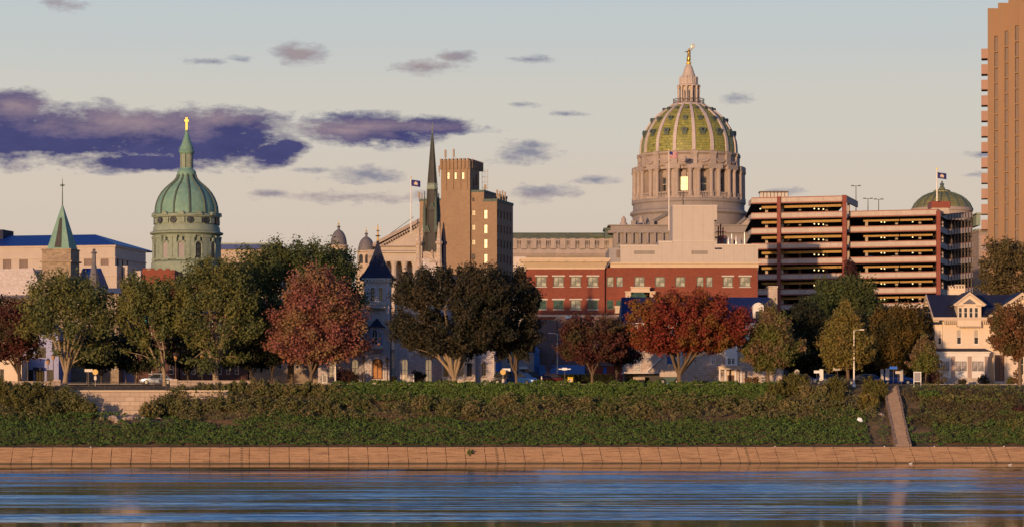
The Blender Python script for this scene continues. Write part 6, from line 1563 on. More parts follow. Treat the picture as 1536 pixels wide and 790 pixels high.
    for k in range(17): x = d0+(d1-d0)*(k+.5)/17; m.ext_uz([(x-.08,Z(489.6)),(x+.08,Z(489.6)),(x,Z(491.6))], dw-.08, dw)
    b.part('scalloped_panel', m, 'trim_cream')
    # right front gable wing (runs out of the picture)
    g0, g1 = U(1490), U(1572); gw = -.8; gc = (U(1483)+U(1578))/2; zt = Z(441); za = ze
    rh = [q(1529.3,1534.5,530,562,nx=1,ny=2,frame='white_paint'), q(1500,1507,491,516,pane='glass_half',nx=1,ny=2,frame='white_paint'), q(1541,1548,491,516,nx=1,ny=2,frame='white_paint')]
    rh.append((U(1490.8),U(1505.2),.55,Z(532),dict(nx=2,ny=1,frame='door_dark',pane='door_brown',fw=.16,name='door',label='double dark wooden front door')))
    mass(b, g0, g1, gw, 11, 0, za-.3, 'cream_paint', front=rh, t=.5, name='right_wing')
    m = MB(); m.ext_uz([(g0-.3,za-.3),(g1+.3,za-.3),(gc,zt-.3)], gw, 5.5); b.part('front_gable', m, 'cream_paint')
    m = MB()
    for sg in (-1,1):
        hw = gc-U(1482.5); m.ext_uz([(gc+sg*hw,za-.35),(gc,zt-.2),(gc,zt+.22),(gc+sg*(hw+.2),za+.05)], gw-.7, gw)
        for k in range(13): t=(k+.5)/13; x=gc+sg*hw*t; z=zt-.2+(za-.15-zt)*t-.25; m.box(x-.07,x+.07,gw-.6,gw,z-.2,z+.15)
    b.part('front_bargeboard', m, 'trim_cream')
    m = MB()
    for sg in (-1,1): hw = gc-U(1482.5); m.ext_uz([(gc+sg*(hw+.25),za+.08),(gc,zt+.25),(gc,zt+.36),(gc+sg*(hw+.35),za+.16)], gw-.65, 5.6)
    b.part('front_roof', m, 'slate_blue')
    m = MB()
    for k in range(7): a = R(180*k/6); x=gc-1.2; m.box(x+.75*math.cos(a)-.12,x+.75*math.cos(a)+.12,gw-.05,gw,Z(461)+.75*math.sin(a)-.12,Z(461)+.75*math.sin(a)+.12)
    b.part('gable_fretwork', m, 'frame_brown')
    # ground floor sun porch
    p0, p1, pw = U(1404,-2.4), U(1482,-2.4), -2.4; V = lambda px: b.u(px,pw); ZP = lambda y: Z(y,0,pw)
    ph = []
    for a,c_ in ((1412,1417.5),(1418.5,1424),(1433.3,1441.3),(1442.3,1450),(1458.3,1466.3),(1467.3,1475.2)): ph.append((V(a),V(c_),ZP(556),ZP(541.5),dict(nx=1,ny=2,frame='frame_dark',pane='glass_blind2',fw=.05)))
    mass(b, p0, p1, pw, -.01, 1.0, ZP(534), 'white_paint', front=ph, left=[(pw+.5,pw+1.6,ZP(556),ZP(541.5),dict(nx=2,ny=2,frame='frame_dark'))], t=.12, name='sun_porch')
    m = MB()
    for a,c_ in ((1426.4,1432.4),(1451.4,1457.4),(1477,1481.5),(1404.2,1408.5)): m = MB(); m.box(V(a),V(c_),pw-.06,pw-.002,1.0,ZP(534)); b.part('pilaster', m, 'pilaster_pink')
    m = MB(); m.box(p0-.15,p1+.15,pw-.15,-.01,ZP(534)+.002,ZP(528.8)); m.box(p0-.3,p1+.3,pw-.3,-.01,ZP(528.8),ZP(526.8)); b.part('porch_fascia', m, 'white_paint')
    m = MB(); m.add([(p0-.35,pw-.35,ZP(526.8)+.003),(p1+.35,pw-.35,ZP(526.8)+.003),(p1,-.01,Z(522)),(p0,-.01,Z(522)),(p1+.35,-.01,ZP(526.8)),(p0-.35,-.01,ZP(526.8))],[(0,1,2,3),(1,4,2),(0,3,5)]); b.part('porch_roof', m, 'slate_blue')
    m = MB(); m.box(p0-.05,p1+.05,pw-.05,-.01,-.2,1.0); b.part('foundation', m, 'stone_tan')
    m = MB()
    for k in range(4): m.box(U(1492.5,gw-1),U(1506,gw-1),gw-.4-.3*(3-k),gw-.002,-.1,.14*(k+1))
    b.part('front_steps', m, 'concrete_pink')
    m = MB(); m.box(U(1505.6),U(1508.4),gw-.12,gw-.002,0,Z(526)); m.box(U(1488.6),U(1490.4),gw-.12,gw-.002,0,Z(526)); m.box(U(1488),U(1509),gw-.2,gw-.002,Z(526),Z(523.6)); b.part('door_case', m, 'trim_cream')
    # castellated chimney stack
    cw = 6.0; V = lambda px: b.u(px,cw); zc = lambda y: Z(y,0,cw)
    m = MB(); m.box(V(1423.3),V(1448),cw,cw+1.2,zc(447),zc(432)); m.box(V(1423),V(1448.4),cw-.1,cw+1.3,zc(434.6),zc(433.6)); m.box(V(1423.3),V(1431),cw-.12,cw+1.1,zc(435),zc(431.4))
    for a in (1424,1428,1433,1437.3,1441.6,1445.8): m.box(V(a),V(a+2.0),cw+.1,cw+1.1,zc(432),zc(427.5)); 
    m.box(V(1432.6),V(1448.2),cw+.1,cw+1.1,zc(428),zc(426.4)); m.box(V(1423.6),V(1430.5),cw+.1,cw+1.1,zc(429),zc(427.6)); b.part('chimney', m, 'cream_paint')
glass('glass_blind2', (0.42,0.36,0.33), 0.25, 0.4)
def halfmat():
    m, nt, p = newmat('glass_half', 0.2); v = coords(nt); s = nt.nodes.new('ShaderNodeSeparateXYZ'); nt.links.new(v, s.inputs[0])
    nt.links.new(mixc(nt, ramp(nt, s.outputs[2], 0.95, 1.0), (0.04,0.035,0.035), (0.42,0.34,0.27)), p.inputs['Base Color'])
halfmat()
cream_house()
# ------------------------------------------------------------------ trees
def trees():
    T = tree
    T('maple_tree','low spreading dark red maple at the left edge beside the cream shop',30,324,(-28,60,443,548),'leaf_maroon','bark_dark',11000,.20,44,.30,'round',1,.28,560,7)
    T('street_tree','tall open crowned green tree with pale forked trunk left of the narrow townhouse',97,322,(30,176,412,548),'leaf_olive','bark_pale',18000,.20,60,.25,'vase',2,.34,560,7,hole=.26)
    T('street_tree','slender pale barked tree leaning out before the brick row house',247,322,(174,268,412,548),'leaf_olive','bark_pale',14000,.20,50,.26,'vase',3,.26,556,5,hole=.17)
    T('street_tree','broad green tree on a stout pale trunk behind the second parapet pier',324,322,(260,392,385,565),'leaf_olive','bark_pale',23000,.20,66,.25,'vase',4,.42,552,7,hole=.25)
    T('plane_tree','tallest dense green tree rising behind the big red maple',436,338,(352,538,366,525),'leaf_green','bark_brown',42000,.21,120,.20,'block',5,.5,545,7,hole=.1)
    T('maple_tree','large rusty red maple beside the stone mansion tower',466,322,(394,564,404,556),'leaf_red','bark_brown',23000,.20,84,.22,'pyramid',6,.26,560,8,hole=.2)
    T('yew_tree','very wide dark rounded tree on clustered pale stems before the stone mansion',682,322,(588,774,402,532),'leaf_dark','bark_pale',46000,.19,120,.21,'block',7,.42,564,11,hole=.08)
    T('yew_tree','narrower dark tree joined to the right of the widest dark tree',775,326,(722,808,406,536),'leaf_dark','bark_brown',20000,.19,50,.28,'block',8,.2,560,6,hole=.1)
    T('bare_tree','leafless twiggy tree against the mauve hall',822,352,(792,856,470,556),'leaf_maroon','bark_brown',10,.1,120,.16,'round',9,.14,560,6,bare=True)
    T('cherry_tree','small dark maroon tree before the mauve hall',888,324,(838,942,478,562),'leaf_maroon','bark_brown',12000,.19,50,.27,'dome',10,.2,562,6,hole=.2)
    T('cherry_tree','dim small tree between the maroon tree and the tan stone house',925,338,(898,962,490,560),'leaf_maroon','bark_dark',7000,.19,30,.3,'dome',11,.16,562,5)
    T('maple_tree','broad crimson and orange maple before the tan stone house',1019,322,(938,1120,444,552),'leaf_crimson','bark_brown',34000,.19,110,.22,'dome',12,.34,560,8,hole=.12)
    T('linden_tree','green tree tinged purple right of the tan stone house portico',1152,322,(1108,1206,460,556),'leaf_mixed','bark_brown',19000,.19,56,.26,'cone',13,.24,553,6,hole=.14)
    T('pear_tree','conical golden green tree beside the tall street lamp',1273,322,(1226,1314,452,555),'leaf_gold','bark_brown',22000,.19,56,.26,'cone',14,.24,556,7,hole=.1)
    T('young_tree','small young green tree beside the framed notice board',1387,323,(1362,1412,506,562),'leaf_mixed','bark_brown',7000,.16,26,.3,'cone',15,.12,560,5)
    T('maple_tree','rusty orange maple at the right edge before the cream villa',1530,324,(1484,1578,456,536),'leaf_rust','bark_brown',17000,.19,52,.26,'round',16,.26,538,6,hole=.15)
    T('willow_tree','tan green tree top against the foot of the ribbed orange tower',1530,404,(1466,1590,362,446),'leaf_tan','bark_brown',17000,.24,50,.28,'round',17,.4,450,5,group='trees behind the houses',hole=.12)
    T('oak_tree','dark green tree rising in front of the parking garage',1262,392,(1216,1318,416,520),'leaf_green','bark_dark',22000,.22,60,.28,'round',18,.4,520,5,group='trees behind the houses',hole=.12)
    T('plum_tree','thin purple tree top poking above the dark green one at the garage',1276,400,(1250,1302,388,470),'leaf_purple','bark_dark',5000,.22,24,.3,'cone',19,.2,480,4,group='trees behind the houses')
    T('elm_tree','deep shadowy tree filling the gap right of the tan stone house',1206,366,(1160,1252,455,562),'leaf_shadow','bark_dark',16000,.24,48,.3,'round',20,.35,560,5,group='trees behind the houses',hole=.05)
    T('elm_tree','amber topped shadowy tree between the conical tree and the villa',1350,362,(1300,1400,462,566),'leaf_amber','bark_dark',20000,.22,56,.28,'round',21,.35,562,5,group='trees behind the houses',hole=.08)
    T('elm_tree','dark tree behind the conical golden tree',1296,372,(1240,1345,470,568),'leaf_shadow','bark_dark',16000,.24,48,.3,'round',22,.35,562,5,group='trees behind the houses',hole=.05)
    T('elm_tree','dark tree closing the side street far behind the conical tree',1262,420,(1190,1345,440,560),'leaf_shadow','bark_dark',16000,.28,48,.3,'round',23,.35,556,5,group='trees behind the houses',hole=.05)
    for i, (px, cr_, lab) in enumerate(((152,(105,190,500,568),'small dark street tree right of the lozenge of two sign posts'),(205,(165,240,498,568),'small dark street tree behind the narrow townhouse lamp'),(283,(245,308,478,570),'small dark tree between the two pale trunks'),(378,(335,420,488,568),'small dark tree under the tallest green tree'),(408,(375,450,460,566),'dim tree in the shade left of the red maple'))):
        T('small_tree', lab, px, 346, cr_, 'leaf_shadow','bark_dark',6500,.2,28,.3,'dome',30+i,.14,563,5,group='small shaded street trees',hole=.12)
trees()

# ------------------------------------------------------------------ shrubs on the bank and by the houses
def shrubs():
    rs = random.Random(21); i = 0
    G = 'shrubs growing along the top of the bank'
    where = {}
    def put(px, d, y0, y1, w_, leaf, n=1500, lab=None, group=G, size=.13, clumps=14, name='shrub', cat='shrub'):
        nonlocal i; i += 1
        Y = 297.0 + d; X = WX(px, Y); Y = shore(X)+3+d; X = WX(px, Y); z = ground(X, Y)
        zt, zb = WZ(y0, Y), WZ(y1, Y); h = max(.6, zt-z)
        rx = w_*Y/F; L = lab
        shrub(name, L, X, Y, z, rx, rx*.8, h/1.8, leaf, n, size, 100+i, group, cat, clumps)
    # left thicket below the parapet
    lead = ['leftmost','second','third','fourth','fifth','sixth','seventh','eighth','ninth','tenth','eleventh','twelfth','thirteenth','fourteenth','fifteenth']
    A = [(2,16,571,20),(24,15.5,574,20),(47,16,573,21),(70,15.5,576,20),(92,14.5,583,18),(112,13,592,17),(30,12.5,592,26),(72,12,598,26),(134,11.5,605,13)]
    for k,(px,d,y0,w_) in enumerate(A): put(px,d,y0,0,w_,'leaf_bush' if k%3 else 'leaf_vine',2600,'olive brown bush, %s from the left in the thicket below the left parapet'%lead[k])
    B = [(226,12,604,15),(250,14.5,592,20),(276,16,582,20),(303,16.5,577,21),(330,16.5,575,21),(357,16.5,573,22),(385,16.5,572,22),(412,16.5,573,21),(438,16.5,576,21),(464,16.5,575,20),(490,16.5,577,20),(515,16,583,17)]
    for k,(px,d,y0,w_) in enumerate(B): put(px,d,y0,0,w_,'leaf_bush' if k%2 else 'leaf_weed',3000,'brown green bush, %s along the thicket right of the pale retaining wall'%lead[k])
    C = [(285,12.5,598,28),(335,12.5,596,28),(385,12.5,597,28),(435,12.5,596,28),(485,12.5,598,26)]
    for k,(px,d,y0,w_) in enumerate(C): put(px,d,y0,0,w_,'leaf_bush',3000,'lower brown green bush, %s in the row beneath the thicket'%lead[k])
    D = [(1165,15.5,574,15,'leaf_vine'),(1183,16.5,562,12,'leaf_vine'),(1200,16,560,16,'leaf_vine'),(1212,14.5,578,15,'leaf_weed'),(1232,15,580,12,'leaf_weed'),(1252,16,566,17,'leaf_vine'),(1256,13,590,14,'leaf_vine'),(1150,14,592,14,'leaf_weed'),(1186,12.5,600,18,'leaf_weed'),(1222,12.5,604,16,'leaf_weed')]
    for k,(px,d,y0,w_,lf) in enumerate(D): put(px,d,y0,0,w_,lf,2600,'leafy overgrown shrub, %s of the clump left of the stone steps'%lead[k] if k else 'leafy overgrown shrub starting the clump left of the stone steps')
    put(1303,16.5,566,0,9,'leaf_vine',1200,'thin upright sapling bush left of the steps head')
    put(1318,15.5,571,0,14,'leaf_vine',2200,'yellow green bush leaning over the steps head'); put(1303,12.5,592,0,18,'leaf_gold',2600,'yellow leaved bush beside the white litter on the bank')
    put(1118,12,612,0,9,'leaf_yellow',900,'small bright yellow shrub in the brown weeds')
    for k,(px,d,y0,w_,lf,lab) in enumerate(((1395,15.5,585,20,'leaf_ivy','round green bush right of the steps on the bank'),(1430,14.5,592,22,'leaf_weed','brownish bush in the middle of the right bank'),(1470,15,592,22,'leaf_bush','olive bush on the right bank below the villa steps'),(1512,15,594,18,'leaf_tan','pale tan weeds bush near the right edge'),(1528,11,610,12,'leaf_purple','dark red bush at the right edge of the bank'),(1420,10,618,20,'leaf_bush','low olive bush on the lower right bank'))):
        put(px,d,y0,0,w_,lf,2200,lab)
    for k in range(15):
        px = 548 + k*41 + rs.uniform(-9,9); put(px, rs.uniform(10.6,13.6), rs.uniform(592,606), 0, rs.uniform(11,19), 'leaf_weed' if k%3 else 'leaf_bush', 1500, 'dry brown weed clump, %s from the left along the middle of the bank'%lead[k], 'dry weed clumps on the bank', .12, 12, 'weed_clump', 'weeds')
    # garden shrubs on the terrace
    G2 = 'garden shrubs at the house fronts'
    def gar(px, Y, y0, w_, leaf, lab, n=900): 
        X = WX(px,Y); z = ground(X,Y); h = WZ(y0,Y)-z; rx = w_*Y/F
        nonlocal i; i += 1; shrub('garden_shrub', lab, X, Y, z, rx, rx*.9, h/1.75, leaf, n, .1, 300+i, G2)
    gar(517,347,553,15,'leaf_purple','round dark red shrub before the mansion left wing',2200); gar(534,347,560,4,'leaf_dark','small pointed evergreen left of the mansion door',500)
    gar(591,346,563,4,'leaf_dark','small evergreen right of the mansion door',500); gar(628,348,557,10,'leaf_dark','dark round bush between the arched windows',1800)
    gar(1046,351,572,6,'leaf_dark','low bush left under the lodge windows',700); gar(1058,351,571,7,'leaf_dark','low bush right under the lodge windows',700)
    gar(1400,350,558,13,'leaf_purple','dark brown shrub beside the villa porch corner',1800); gar(1412,349,548,11,'leaf_tan','wispy bare shrub before the villa porch',500)
    gar(1443,352,569,7,'leaf_dark','low green shrub below the left porch windows',600); gar(1476,352,563,9,'leaf_dark','rounded dark shrub near the villa door',900); gar(1516,350,566,6,'leaf_vine','green shrub right of the villa steps',700); gar(1527,349,553,8,'leaf_rust','orange tinged shrub at the right edge',800)
    gar(1128,330,566,12,'leaf_rust','reddish weedy shrub by the lodge right corner',900)
    gar(645,347,574,3,'leaf_dark','tiny bush at the stone corner',200)
leafy('leaf_yellow', (0.50,0.36,0.03), (0.35,0.27,0.03), (0.28,0.24,0.04))
shrubs()

# ------------------------------------------------------------------ street furniture
def street():
    def base(px, Y): X = WX(px,Y); return X, Y, ground(X,Y)
    # tall cobra-head lamps
    for px, Y, yt, sd, lab in ((503,321,497,1,'tall white street lamp before the red maple'),(1281,320,495,1,'tall white street lamp before the conical golden tree'),(836,352,500,-1,'slender tall lamp pole before the mauve hall')):
        x,y,z = base(px,Y); o = thing('street_lamp', lab, 'street lamp', (x,y,z), 0, 'tall street lamps'); H = WZ(yt,Y)-z
        m = MB(); m.lathe(0,0,[(.24,0),(.22,.35),(.13,.5),(.11,.6)],10); part('base', m, 'metal_grey', o, True)
        m = MB(); m.tube([(0,0,.5),(0,0,H*.6),(0,0,H)],[.11,.085,.06],8); part('pole', m, 'lamp_white', o, True)
        m = MB(); m.tube([(0,0,H-.1),(sd*.35,0,H+.05),(sd*.8,0,H+.08)],.04,6); part('arm', m, 'lamp_white', o, True)
        m = MB(); m.box(sd*.7,sd*1.25,-.12,.12,H+.02,H+.14); part('lamp_head', m, 'lamp_white', o)
    # lantern posts
    L = [(263.5,330,530,'lantern post just left of the second parapet pier'),(303,330,529,'lantern post behind the second parapet between two pale trunks'),(546,346,534,'lantern post left of the mansion door'),(581,346,535,'lantern post right of the mansion door'),(41.5,340,532,'lantern post nearest the cream shop'),(72,338,537,'lantern post before the shaded shop house'),(80,350,530,'lantern post behind the pale forked trunk'),(189,350,524,'glowing lantern among the small dark trees'),(131,352,524,'dim lantern post in the shade right of the forked tree')]
    for px,Y,yt,lab in L:
        x,y,z = base(px,Y); o = thing('lantern_post', lab, 'street lamp', (x,y,z), 0, 'old style lantern posts'); H = WZ(yt,Y)-z
        m = MB(); m.lathe(0,0,[(.2,0),(.18,.3),(.09,.6),(.065,1.0),(.05,H-.9),(.09,H-.85)],8); part('post', m, 'iron_post', o, True)
        m = MB(); m.lathe(0,0,[(.12,H-.86),(.24,H-.55),(.26,H-.3),(.18,H-.18)],8); part('lantern', m, 'lamp_glow' if px in (189,) else 'lantern_glass', o, True)
        m = MB(); m.lathe(0,0,[(.27,H-.3),(.2,H-.1),(.06,H),(.02,H+.12)],8); part('cap', m, 'iron_post', o)
    def post(m, h, r=.035): m.tube([(0,0,0),(0,0,h)], r, 6)
    # signs
    S = [(143,321,'disc','sign_yellow',553,.37,'round orange sign with a small plate under it beside a flat board sign'),(133,321,'board','sign_back',553,.5,'flat board sign left of the round orange sign'),
         (754.5,321,'disc','sign_yellow',553,.37,'round yellow sign with a box under it beside the mansion corner'),(759.5,322,'board','sign_white',552,.5,'white board sign right of the round yellow sign'),
         (847,321,'tee','sign_white',551,.4,'small white twin armed sign near the yellow box'),(1195,322,'disc','sign_back',553,.36,'round grey sign back right of the purple tinged tree'),
         (1225,322,'board','sign_white',555,.35,'small white plate sign at the side street'),(1232,330,'tall','sign_white',553,.25,'tall narrow white sign at the side street'),(1256,322,'board','sign_back',551,.55,'wide tan sign back left of the conical tree'),
         (1323,335,'tall','sign_back',553,.2,'tall plate sign left of the other tall plate by the side street'),(1331,335,'tall','trim_pale',552,.26,'wider of the two tall plate signs by the side street'),(1340,321,'board','sign_blue',549,.48,'blue street name sign at the top of the steps'),
         (1347,328,'board','trim_pale',556,.34,'small white sign right of the blue street sign'),(1352,336,'tall','sign_back',554,.22,'tall white plate right of the small white sign')]
    for px,Y,k,mat,yt,hw,lab in S:
        x,y,z = base(px,Y); o = thing('street_sign', lab, 'sign', (x,y,z), 0, 'roadside signs'); H = WZ(yt,Y)-z
        m = MB(); post(m, H-.02); part('post', m, 'iron_post' if mat != 'sign_yellow' else 'sign_back', o)
        m = MB()
        if k == 'disc': m.ext_uz([(hw*math.cos(R(22.5+45*t)), H-hw+hw*math.sin(R(22.5+45*t))) for t in range(8)], -.06, -.04)
        elif k == 'board': m.box(-hw,hw,-.06,-.04,H-.34,H)
        elif k == 'tall': m.box(-hw,hw,-.06,-.04,H-1.5,H)
        else: m.box(-.3,.3,-.06,-.04,H-.3,H); m.box(-.75,.75,-.03,.03,H-.22,H-.1)
        part('plate', m, mat, o)
        if k == 'disc' and mat == 'sign_yellow':
            m = MB(); m.box(-.15,.15,-.06,-.03,H-1.7 if px > 700 else H-1.35,H-1.25 if px > 700 else H-.88); part('small_plate', m, 'sign_back', o)
    # framed notice board by the villa, white boards by the mansion
    for px,Y,y0,y1,hw,lab in ((1376,321,557,571,5.2,'framed notice board on two legs beside the young tree'),(617,343,560,578,3.6,'white panel on legs before the dark round bush'),(487,343,561,577,3.4,'white framed board before the mansion left corner')):
        x,y,z = base(px,Y); o = thing('notice_board', lab, 'sign', (x,y,z), 0, 'notice boards'); s = Y/F; H = WZ(y0,Y)-z; B = max(.35,WZ(y1,Y)-z)
        w_ = hw*s
        for sg in (-1,1): m = MB(); m.box(sg*w_-.04,sg*w_+.04,-.04,.04,-.1,H); part('leg', m, 'sign_white', o)
        m = MB(); m.box(-w_+.04,w_-.04,-.03,.03,B,H-.1); part('panel', m, 'wall_grey', o)
        m = MB(); m.box(-w_-.05,w_+.05,-.06,.06,H-.1,H+.0); m.box(-w_+.04,w_-.04,-.05,.05,B-.08,B-.002); part('frame', m, 'sign_white', o)
    # yellow dispenser box
    x,y,z = base(855.5,320); o = thing('newspaper_box','bright yellow newspaper box standing at the top of the bank','box',(x,y,z+.03)); H = WZ(566,320)-z
    m = MB(); m.box(-.32,.32,-.25,.25,.18,H-.12); part('body', m, 'bin_yellow', o)
    m = MB(); m.ext_wz([(-.27,H-.12),(.27,H-.12),(.2,H+.02),(-.1,H+.06)],-.34,.34); part('lid', m, 'bin_yellow', o)
    m = MB(); m.box(-.22,.22,-.27,-.25,H*.5,H-.2); part('door', m, 'trim_cream', o)
    for sg in (-1,1): m = MB(); m.box(sg*.27-.04,sg*.27+.04,-.22,.22,-.05,.18); part('leg', m, 'bin_yellow', o)
    # bollard, utility post, park furniture
    x,y,z = base(812.5,338); o = thing('bollard','yellowish bollard at the mouth of the parking court','bollard',(x,y,z)); m = MB(); m.lathe(0,0,[(.1,0),(.1,1.15),(.06,1.25)],10); part('post', m, 'sign_back', o, True); m = MB(); m.lathe(0,0,[(.105,.9),(.105,1.05)],10); part('band', m, 'sign_white', o)
    for px, lab in ((691,'stone plaque stand right of the widest dark tree trunk'),(660,'dark litter bin left of the widest dark tree')):
        x,y,z = base(px,330); nm = 'plaque_stand' if px==691 else 'litter_bin'; o = thing(nm, lab, 'stand' if px==691 else 'bin', (x,y,z))
        if px == 691: m = MB(); m.box(-.14,.14,-.1,.1,-.1,.8); part('pedestal', m, 'stone_tan', o); m = MB(); m.ext_wz([(-.3,.78),(.25,.98),(.25,1.04),(-.3,.84)],-.36,.36); part('plaque', m, 'stone_mauve', o)
        else: m = MB(); m.lathe(0,0,[(.22,0),(.27,.85)],12); part('body', m, 'iron_dark', o, True); m = MB(); m.lathe(0,0,[(.3,.85),(.3,.93),(.1,1.0)],12); part('lid', m, 'iron_dark', o, True)
    # dark hedge wall and low brick wall by the parking court
    for a,c,Y,y0,mat,nm,lab,cat in ((838,986,336,577.3,'brick_red','low_brick_wall','low orange brick kerb wall before the dark hedge','wall'),):
        x,y,z = base((a+c)/2,Y); o = thing(nm,lab,cat,(x,y,z)); h=(c-a)/2*Y/F; m = MB(); m.box(-h,h,0,.35,-.3,WZ(y0,Y)-z); part('brickwork', m, 'brick_red', o); m = MB(); m.box(-h-.05,h+.05,-.05,.4,WZ(y0,Y)-z+.002,WZ(y0,Y)-z+.1); part('coping', m, 'trim_pale', o)
    x,y,z = base(878,346); o = thing('clipped_hedge','long clipped near black hedge before the orange brick shed','hedge',(x,y,z)); rs = np.random.RandomState(9); n = 12000; hx = 42*346/F; P = np.stack([rs.uniform(-hx,hx,n), rs.choice([-.5,0,.5],n)+rs.normal(0,.12,n), rs.uniform(0,WZ(561,346)-z,n)],1)
    link('foliage', leaf_mesh('foliage', P, .12, 'leaf_shadow', 9, .3), o)
    m = MB(); m.box(-hx,hx,-.35,.35,-.1,WZ(563,346)-z); part('branches', m, 'frame_dark', o)
    # litter and stones on the bank, birds by the water
    def stone(px, py, Y, r, lab, mat='stone_wall', nm='broken_stone', cat='stone', grp='pale stones on the bank'):
        X = WX(px,Y); Yt = shore(X)+3 if Y < 300 else Y; z = ground(X,Y)
        o = thing(nm, lab, cat, (X,Y,max(z, WZ(py,Y)-r*.3)), 0, grp); rs2 = random.Random(px); m = MB()
        m.lathe(0,0,[(r*.7,-r*.4),(r,0),(r*.8,r*.35),(r*.25,r*.55)],7)
        m.v = [(a*rs2.uniform(.8,1.25), b_*rs2.uniform(.8,1.25), c_*rs2.uniform(.8,1.3)) for a,b_,c_ in m.v]; part('rock', m, mat, o)
    for k,(px,py,d,r,lab) in enumerate(((152,631,10.5,.4,'flat pale stone at the left of the rubble patch'),(170,632,10.4,.7,'largest pale boulder in the rubble under the retaining wall'),(176,637,9.6,.45,'small pale stone below the largest boulder'),(188,634,10.1,.4,'grey blue stone in the rubble patch'),(195,633,10.3,.55,'pale stone at the right of the rubble patch'),(216,630,10.7,.35,'lone pale stone right of the rubble patch'),(168,645,8.5,.4,'lowest pale stone of the rubble patch'),(1322,627,11.2,.45,'pale broken rock left of the steps'),(1349,664,4.6,.42,'pale broken lump at the foot of the steps'),(1352,604,14.6,.3,'pale stone beside the upper steps'))):
        Y = 297+d; X = WX(px,Y); Y = shore(X)+3+d; stone(px,py,Y,r,lab)
    Y = 307.6; X = WX(1290,Y); o = thing('litter','crumpled white plastic sheet caught on the bank right of the vines','litter',(X,Y,WZ(629,Y)-.1)); m = MB()
    o.scale = (.8,.8,.8); m.add([(-.5,-.2,.1),(-.28,-.1,.5),(.12,-.3,.12),(-.1,-.5,-.12),(.2,-.1,.42),(.42,-.2,-.05),(.3,-.5,-.18),(0,.1,-.1)],[(0,3,2,1),(1,2,4),(2,5,4),(2,3,6,5),(0,1,7),(4,5,7),(3,0,7,6)]); part('sheet', m, 'bird_white', o)
    for px,py,lab in ((1366,694.6,'white gull floating off the foot of the stone steps'),(1515,696.5,'white gull floating near the right edge'),):
        Y = 6*F/(py-HY+.6); X = WX(px,Y); o = thing('gull', lab, 'bird', (X,Y,0), 0, 'gulls on the water'); m = MB()
        m.tube([(-.34,0,.14),(-.2,0,.1),(0,0,.09),(.14,0,.13),(.2,0,.22),(.24,0,.27)],[.02,.07,.1,.08,.045,.05],8); m.tube([(.26,0,.27),(.34,0,.25)],[.03,.008],5); o.scale = (.65,.65,.65); bd = part('body', m, 'bird_white', o, True)
        m = MB(); m.tube([(-.36,-.05,.16),(-.1,-.1,.15),(.08,-.08,.14)],[.015,.05,.03],5); part('wing', m, 'wall_grey', o)
    for px,py,lab in ((1164,672,'white scrap lying on the top step below the right vines'),(142,673,'white scrap on the top step at the left'),(1330,673,'round white pebble on the top step left of the stairs'),(1406,673,'white pebble on the top step right of the stairs'),(1512,675,'small pale scrap on the steps near the right edge')):
        Y = 297.0; X = WX(px,Y); Y = shore(X)+2.6; o = thing('white_scrap', lab, 'litter', (X,Y,1.85), 0, 'scraps on the river steps'); m = MB(); m.lathe(0,0,[(.06,0),(.09,.03),(.07,.08),(.02,.1)],7); part('scrap', m, 'bird_white', o)
    X = WX(705,296); Y = shore(X)+1.2; shrub('weed_tuft','small green weed tuft rooted in the river wall joint',X,Y,1.0,.35,.25,.3,'leaf_ivy',160,.08,77,None,'weed',6)
street()

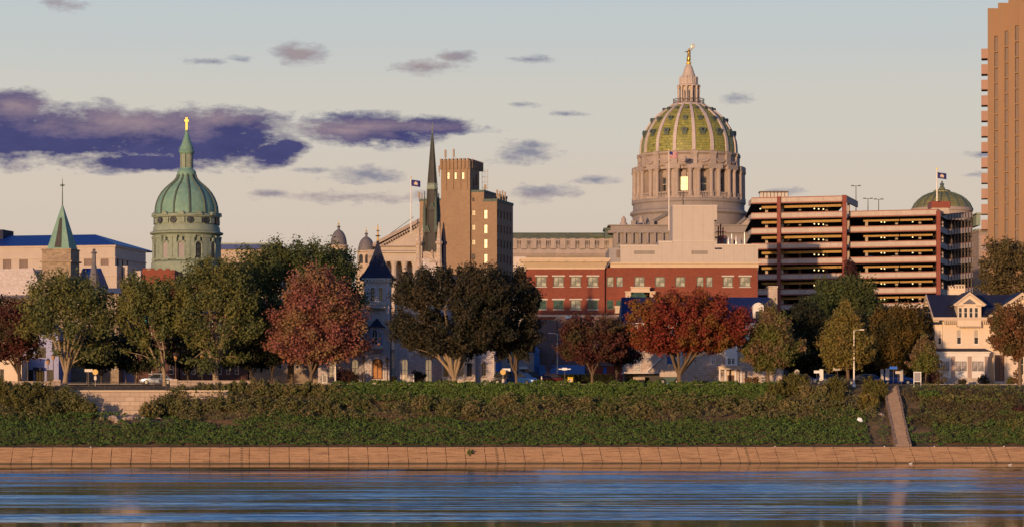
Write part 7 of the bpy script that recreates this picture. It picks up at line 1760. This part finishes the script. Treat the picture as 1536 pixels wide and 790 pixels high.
# ------------------------------------------------------------------ vehicles
def make_car(paint, label, loc, rz, group='cars parked along the street', suv=False):
    o = thing('parked_car', label, 'car', loc, rz, group)
    L, W = 4.5, 1.78; h = 0.12 if suv else 0
    # body cross sections along the length: (x, z_bottom, z_belt, half width)
    sec = [(-2.25,.38,.62,.62),(-2.15,.28,.80,.80),(-1.6,.22,.92+h,.88),(-.6,.22,.95+h,.89),(.5,.22,.95+h,.89),(1.2,.22,.90+h,.88),(1.9,.26,.80+h,.83),(2.2,.34,.66,.70),(2.28,.4,.58,.55)]
    m = MB(); vs, fs = [], []
    for x,z0,z1,hw in sec: vs += [(x,-hw*.92,z0),(x,-hw,z0+.18),(x,-hw*.97,z1-.08),(x,-hw*.8,z1),(x,hw*.8,z1),(x,hw*.97,z1-.08),(x,hw,z0+.18),(x,hw*.92,z0)]
    for i in range(len(sec)-1):
        for k in range(8): fs.append((8*i+k,8*i+(k+1)%8,8*i+8+(k+1)%8,8*i+8+k))
    fs += [tuple(range(7,-1,-1)), tuple(8*(len(sec)-1)+k for k in range(8))]; m.add(vs,fs); part('body', m, paint, o, True)
    zt = 1.45+2.2*h; rb = -1.95 if suv else -1.55
    m = MB(); m.add([(rb,-.76,.93+h),(1.15,-.76,.93+h),(1.15,.76,.93+h),(rb,.76,.93+h),(rb+.45,-.6,zt-.04),(.35,-.6,zt-.04),(.35,.6,zt-.04),(rb+.45,.6,zt-.04)],[(0,1,5,4),(1,2,6,5),(2,3,7,6),(3,0,4,7),(4,5,6,7)]); part('cabin_glass', m, 'glass_dark', o)
    m = MB(); m.box(rb+.4,.42,-.62,.62,zt-.05,zt+.01)
    for x in (-.55,): 
        for sg in (-1,1): m.add([(x-.05,sg*.775,.93+h),(x+.05,sg*.775,.93+h),(x+.03,sg*.615,zt-.03),(x-.03,sg*.615,zt-.03)],[(0,1,2,3)])
    for sg in (-1,1):
        m.tube([(rb,sg*.76,.93+h),(rb+.45,sg*.61,zt-.02)],.035,4); m.tube([(1.15,sg*.76,.93+h),(.35,sg*.61,zt-.02)],.035,4)
    part('roof', m, paint, o)
    for x in (-1.4,1.38):
        for sg in (-1,1):
            m = MB(); m.tube([(x,sg*.70,.32),(x,sg*.90,.32)],.32,16); w = part('wheel', m, 'rubber', o, True)
            m = MB(); m.tube([(x,sg*.88,.32),(x,sg*.915,.32)],.19,12); part('rim', m, 'chrome', w)
    for sg in (-1,1):
        m = MB(); m.box(2.12,2.26,sg*.5-.14,sg*.5+.14,.56,.68); part('headlight', m, 'sign_white', o)
        m = MB(); m.box(-2.26,-2.14,sg*.58-.12,sg*.58+.12,.6,.74); part('tail_light', m, 'flag_red', o)
    return o
def vehicles():
    def at(px, Y, dz=.06): X = WX(px,Y); return (X,Y,ground(X,Y)+dz)
    make_car('car_silver','silver blue car behind the iron railing beside the pale leaning tree',at(236,336),R(183))
    make_car('car_blue','bright blue pickup sized car beside the slim dark tree',at(783,338),R(-35),suv=True)
    make_car('car_black','black car left of the slim dark tree trunk',at(762,341),R(0),suv=True)
    make_car('car_black','black car between the slim dark tree and the bollard',at(798,346),R(8),suv=True)
    make_car('car_maroon','dark maroon car parked before the blue lean-to',at(829,346),R(3))
    make_car('car_grey','grey car half hidden behind the vines at the side street',at(1204,341),R(10))
    make_car('car_grey','dark grey car nearest the conical tree trunk',at(1243,340),R(0))
    make_car('car_blue','blue car in the side street left of the tall plate signs',at(1306,344),R(5))
    make_car('car_blue','blue car in the side street behind the blue street sign',at(1345,347),R(0),suv=True)
    make_car('car_black','dark car behind the tall street lamp base',at(1291,339),R(180))
    make_car('car_maroon','dim car in shade right of the mansion bay window',at(905,350),R(0))
    # cars up on the garage decks
    zl = WZ(294.7,502)
    for px,k,pt_,lab in ((1384,3,'car_white','white car on the garage deck under the low green dome'),(1340,3,'car_white','white van like car in the middle of the third garage deck'),(1345,4,'car_silver','silver car on the fourth garage deck'),(1379,4,'car_silver','silver car near the red column on the fourth garage deck'),(1352,5,'car_grey','grey car on the fifth garage deck'),(1305,4,'car_blue','blue car at the left of the fourth garage deck')):
        Yc = 505.5; make_car(pt_, lab, (WX(px,Yc),Yc,zl-3*k-1.0+.05),R(2),'cars parked on the garage decks')
    # flat bed truck with a pale box by the lodge
    X,Y,z = at(1004,342); o = thing('small_truck','small dark green truck carrying a stepped pale box beside the lodge','truck',(X,Y,z))
    m = MB(); m.box(-.95,1.5,-.9,.9,.45,1.05); m.box(-.95,1.5,-.85,.85,.3,.45); part('body', m, 'truck_green', o)
    m = MB(); m.box(-1.3,1.35,-.95,.95,1.06,2.0); m.box(-.35,.75,-.85,.85,2.0,2.75); part('load_box', m, 'concrete_pink', o)
    m = MB(); m.box(-1.28,1.33,-.97,-.95,1.5,1.54); part('rail', m, 'trim_pale', o)
    for x in (-.95,1.0):
        for sg in (-1,1): m = MB(); m.tube([(x,sg*.75,.42),(x,sg*1.0,.42)],.42,16); w = part('wheel', m, 'rubber', o, True); m = MB(); m.tube([(x,sg*.99,.42),(x,sg*1.03,.42)],.2,10); part('rim', m, 'chrome', w)
vehicles()
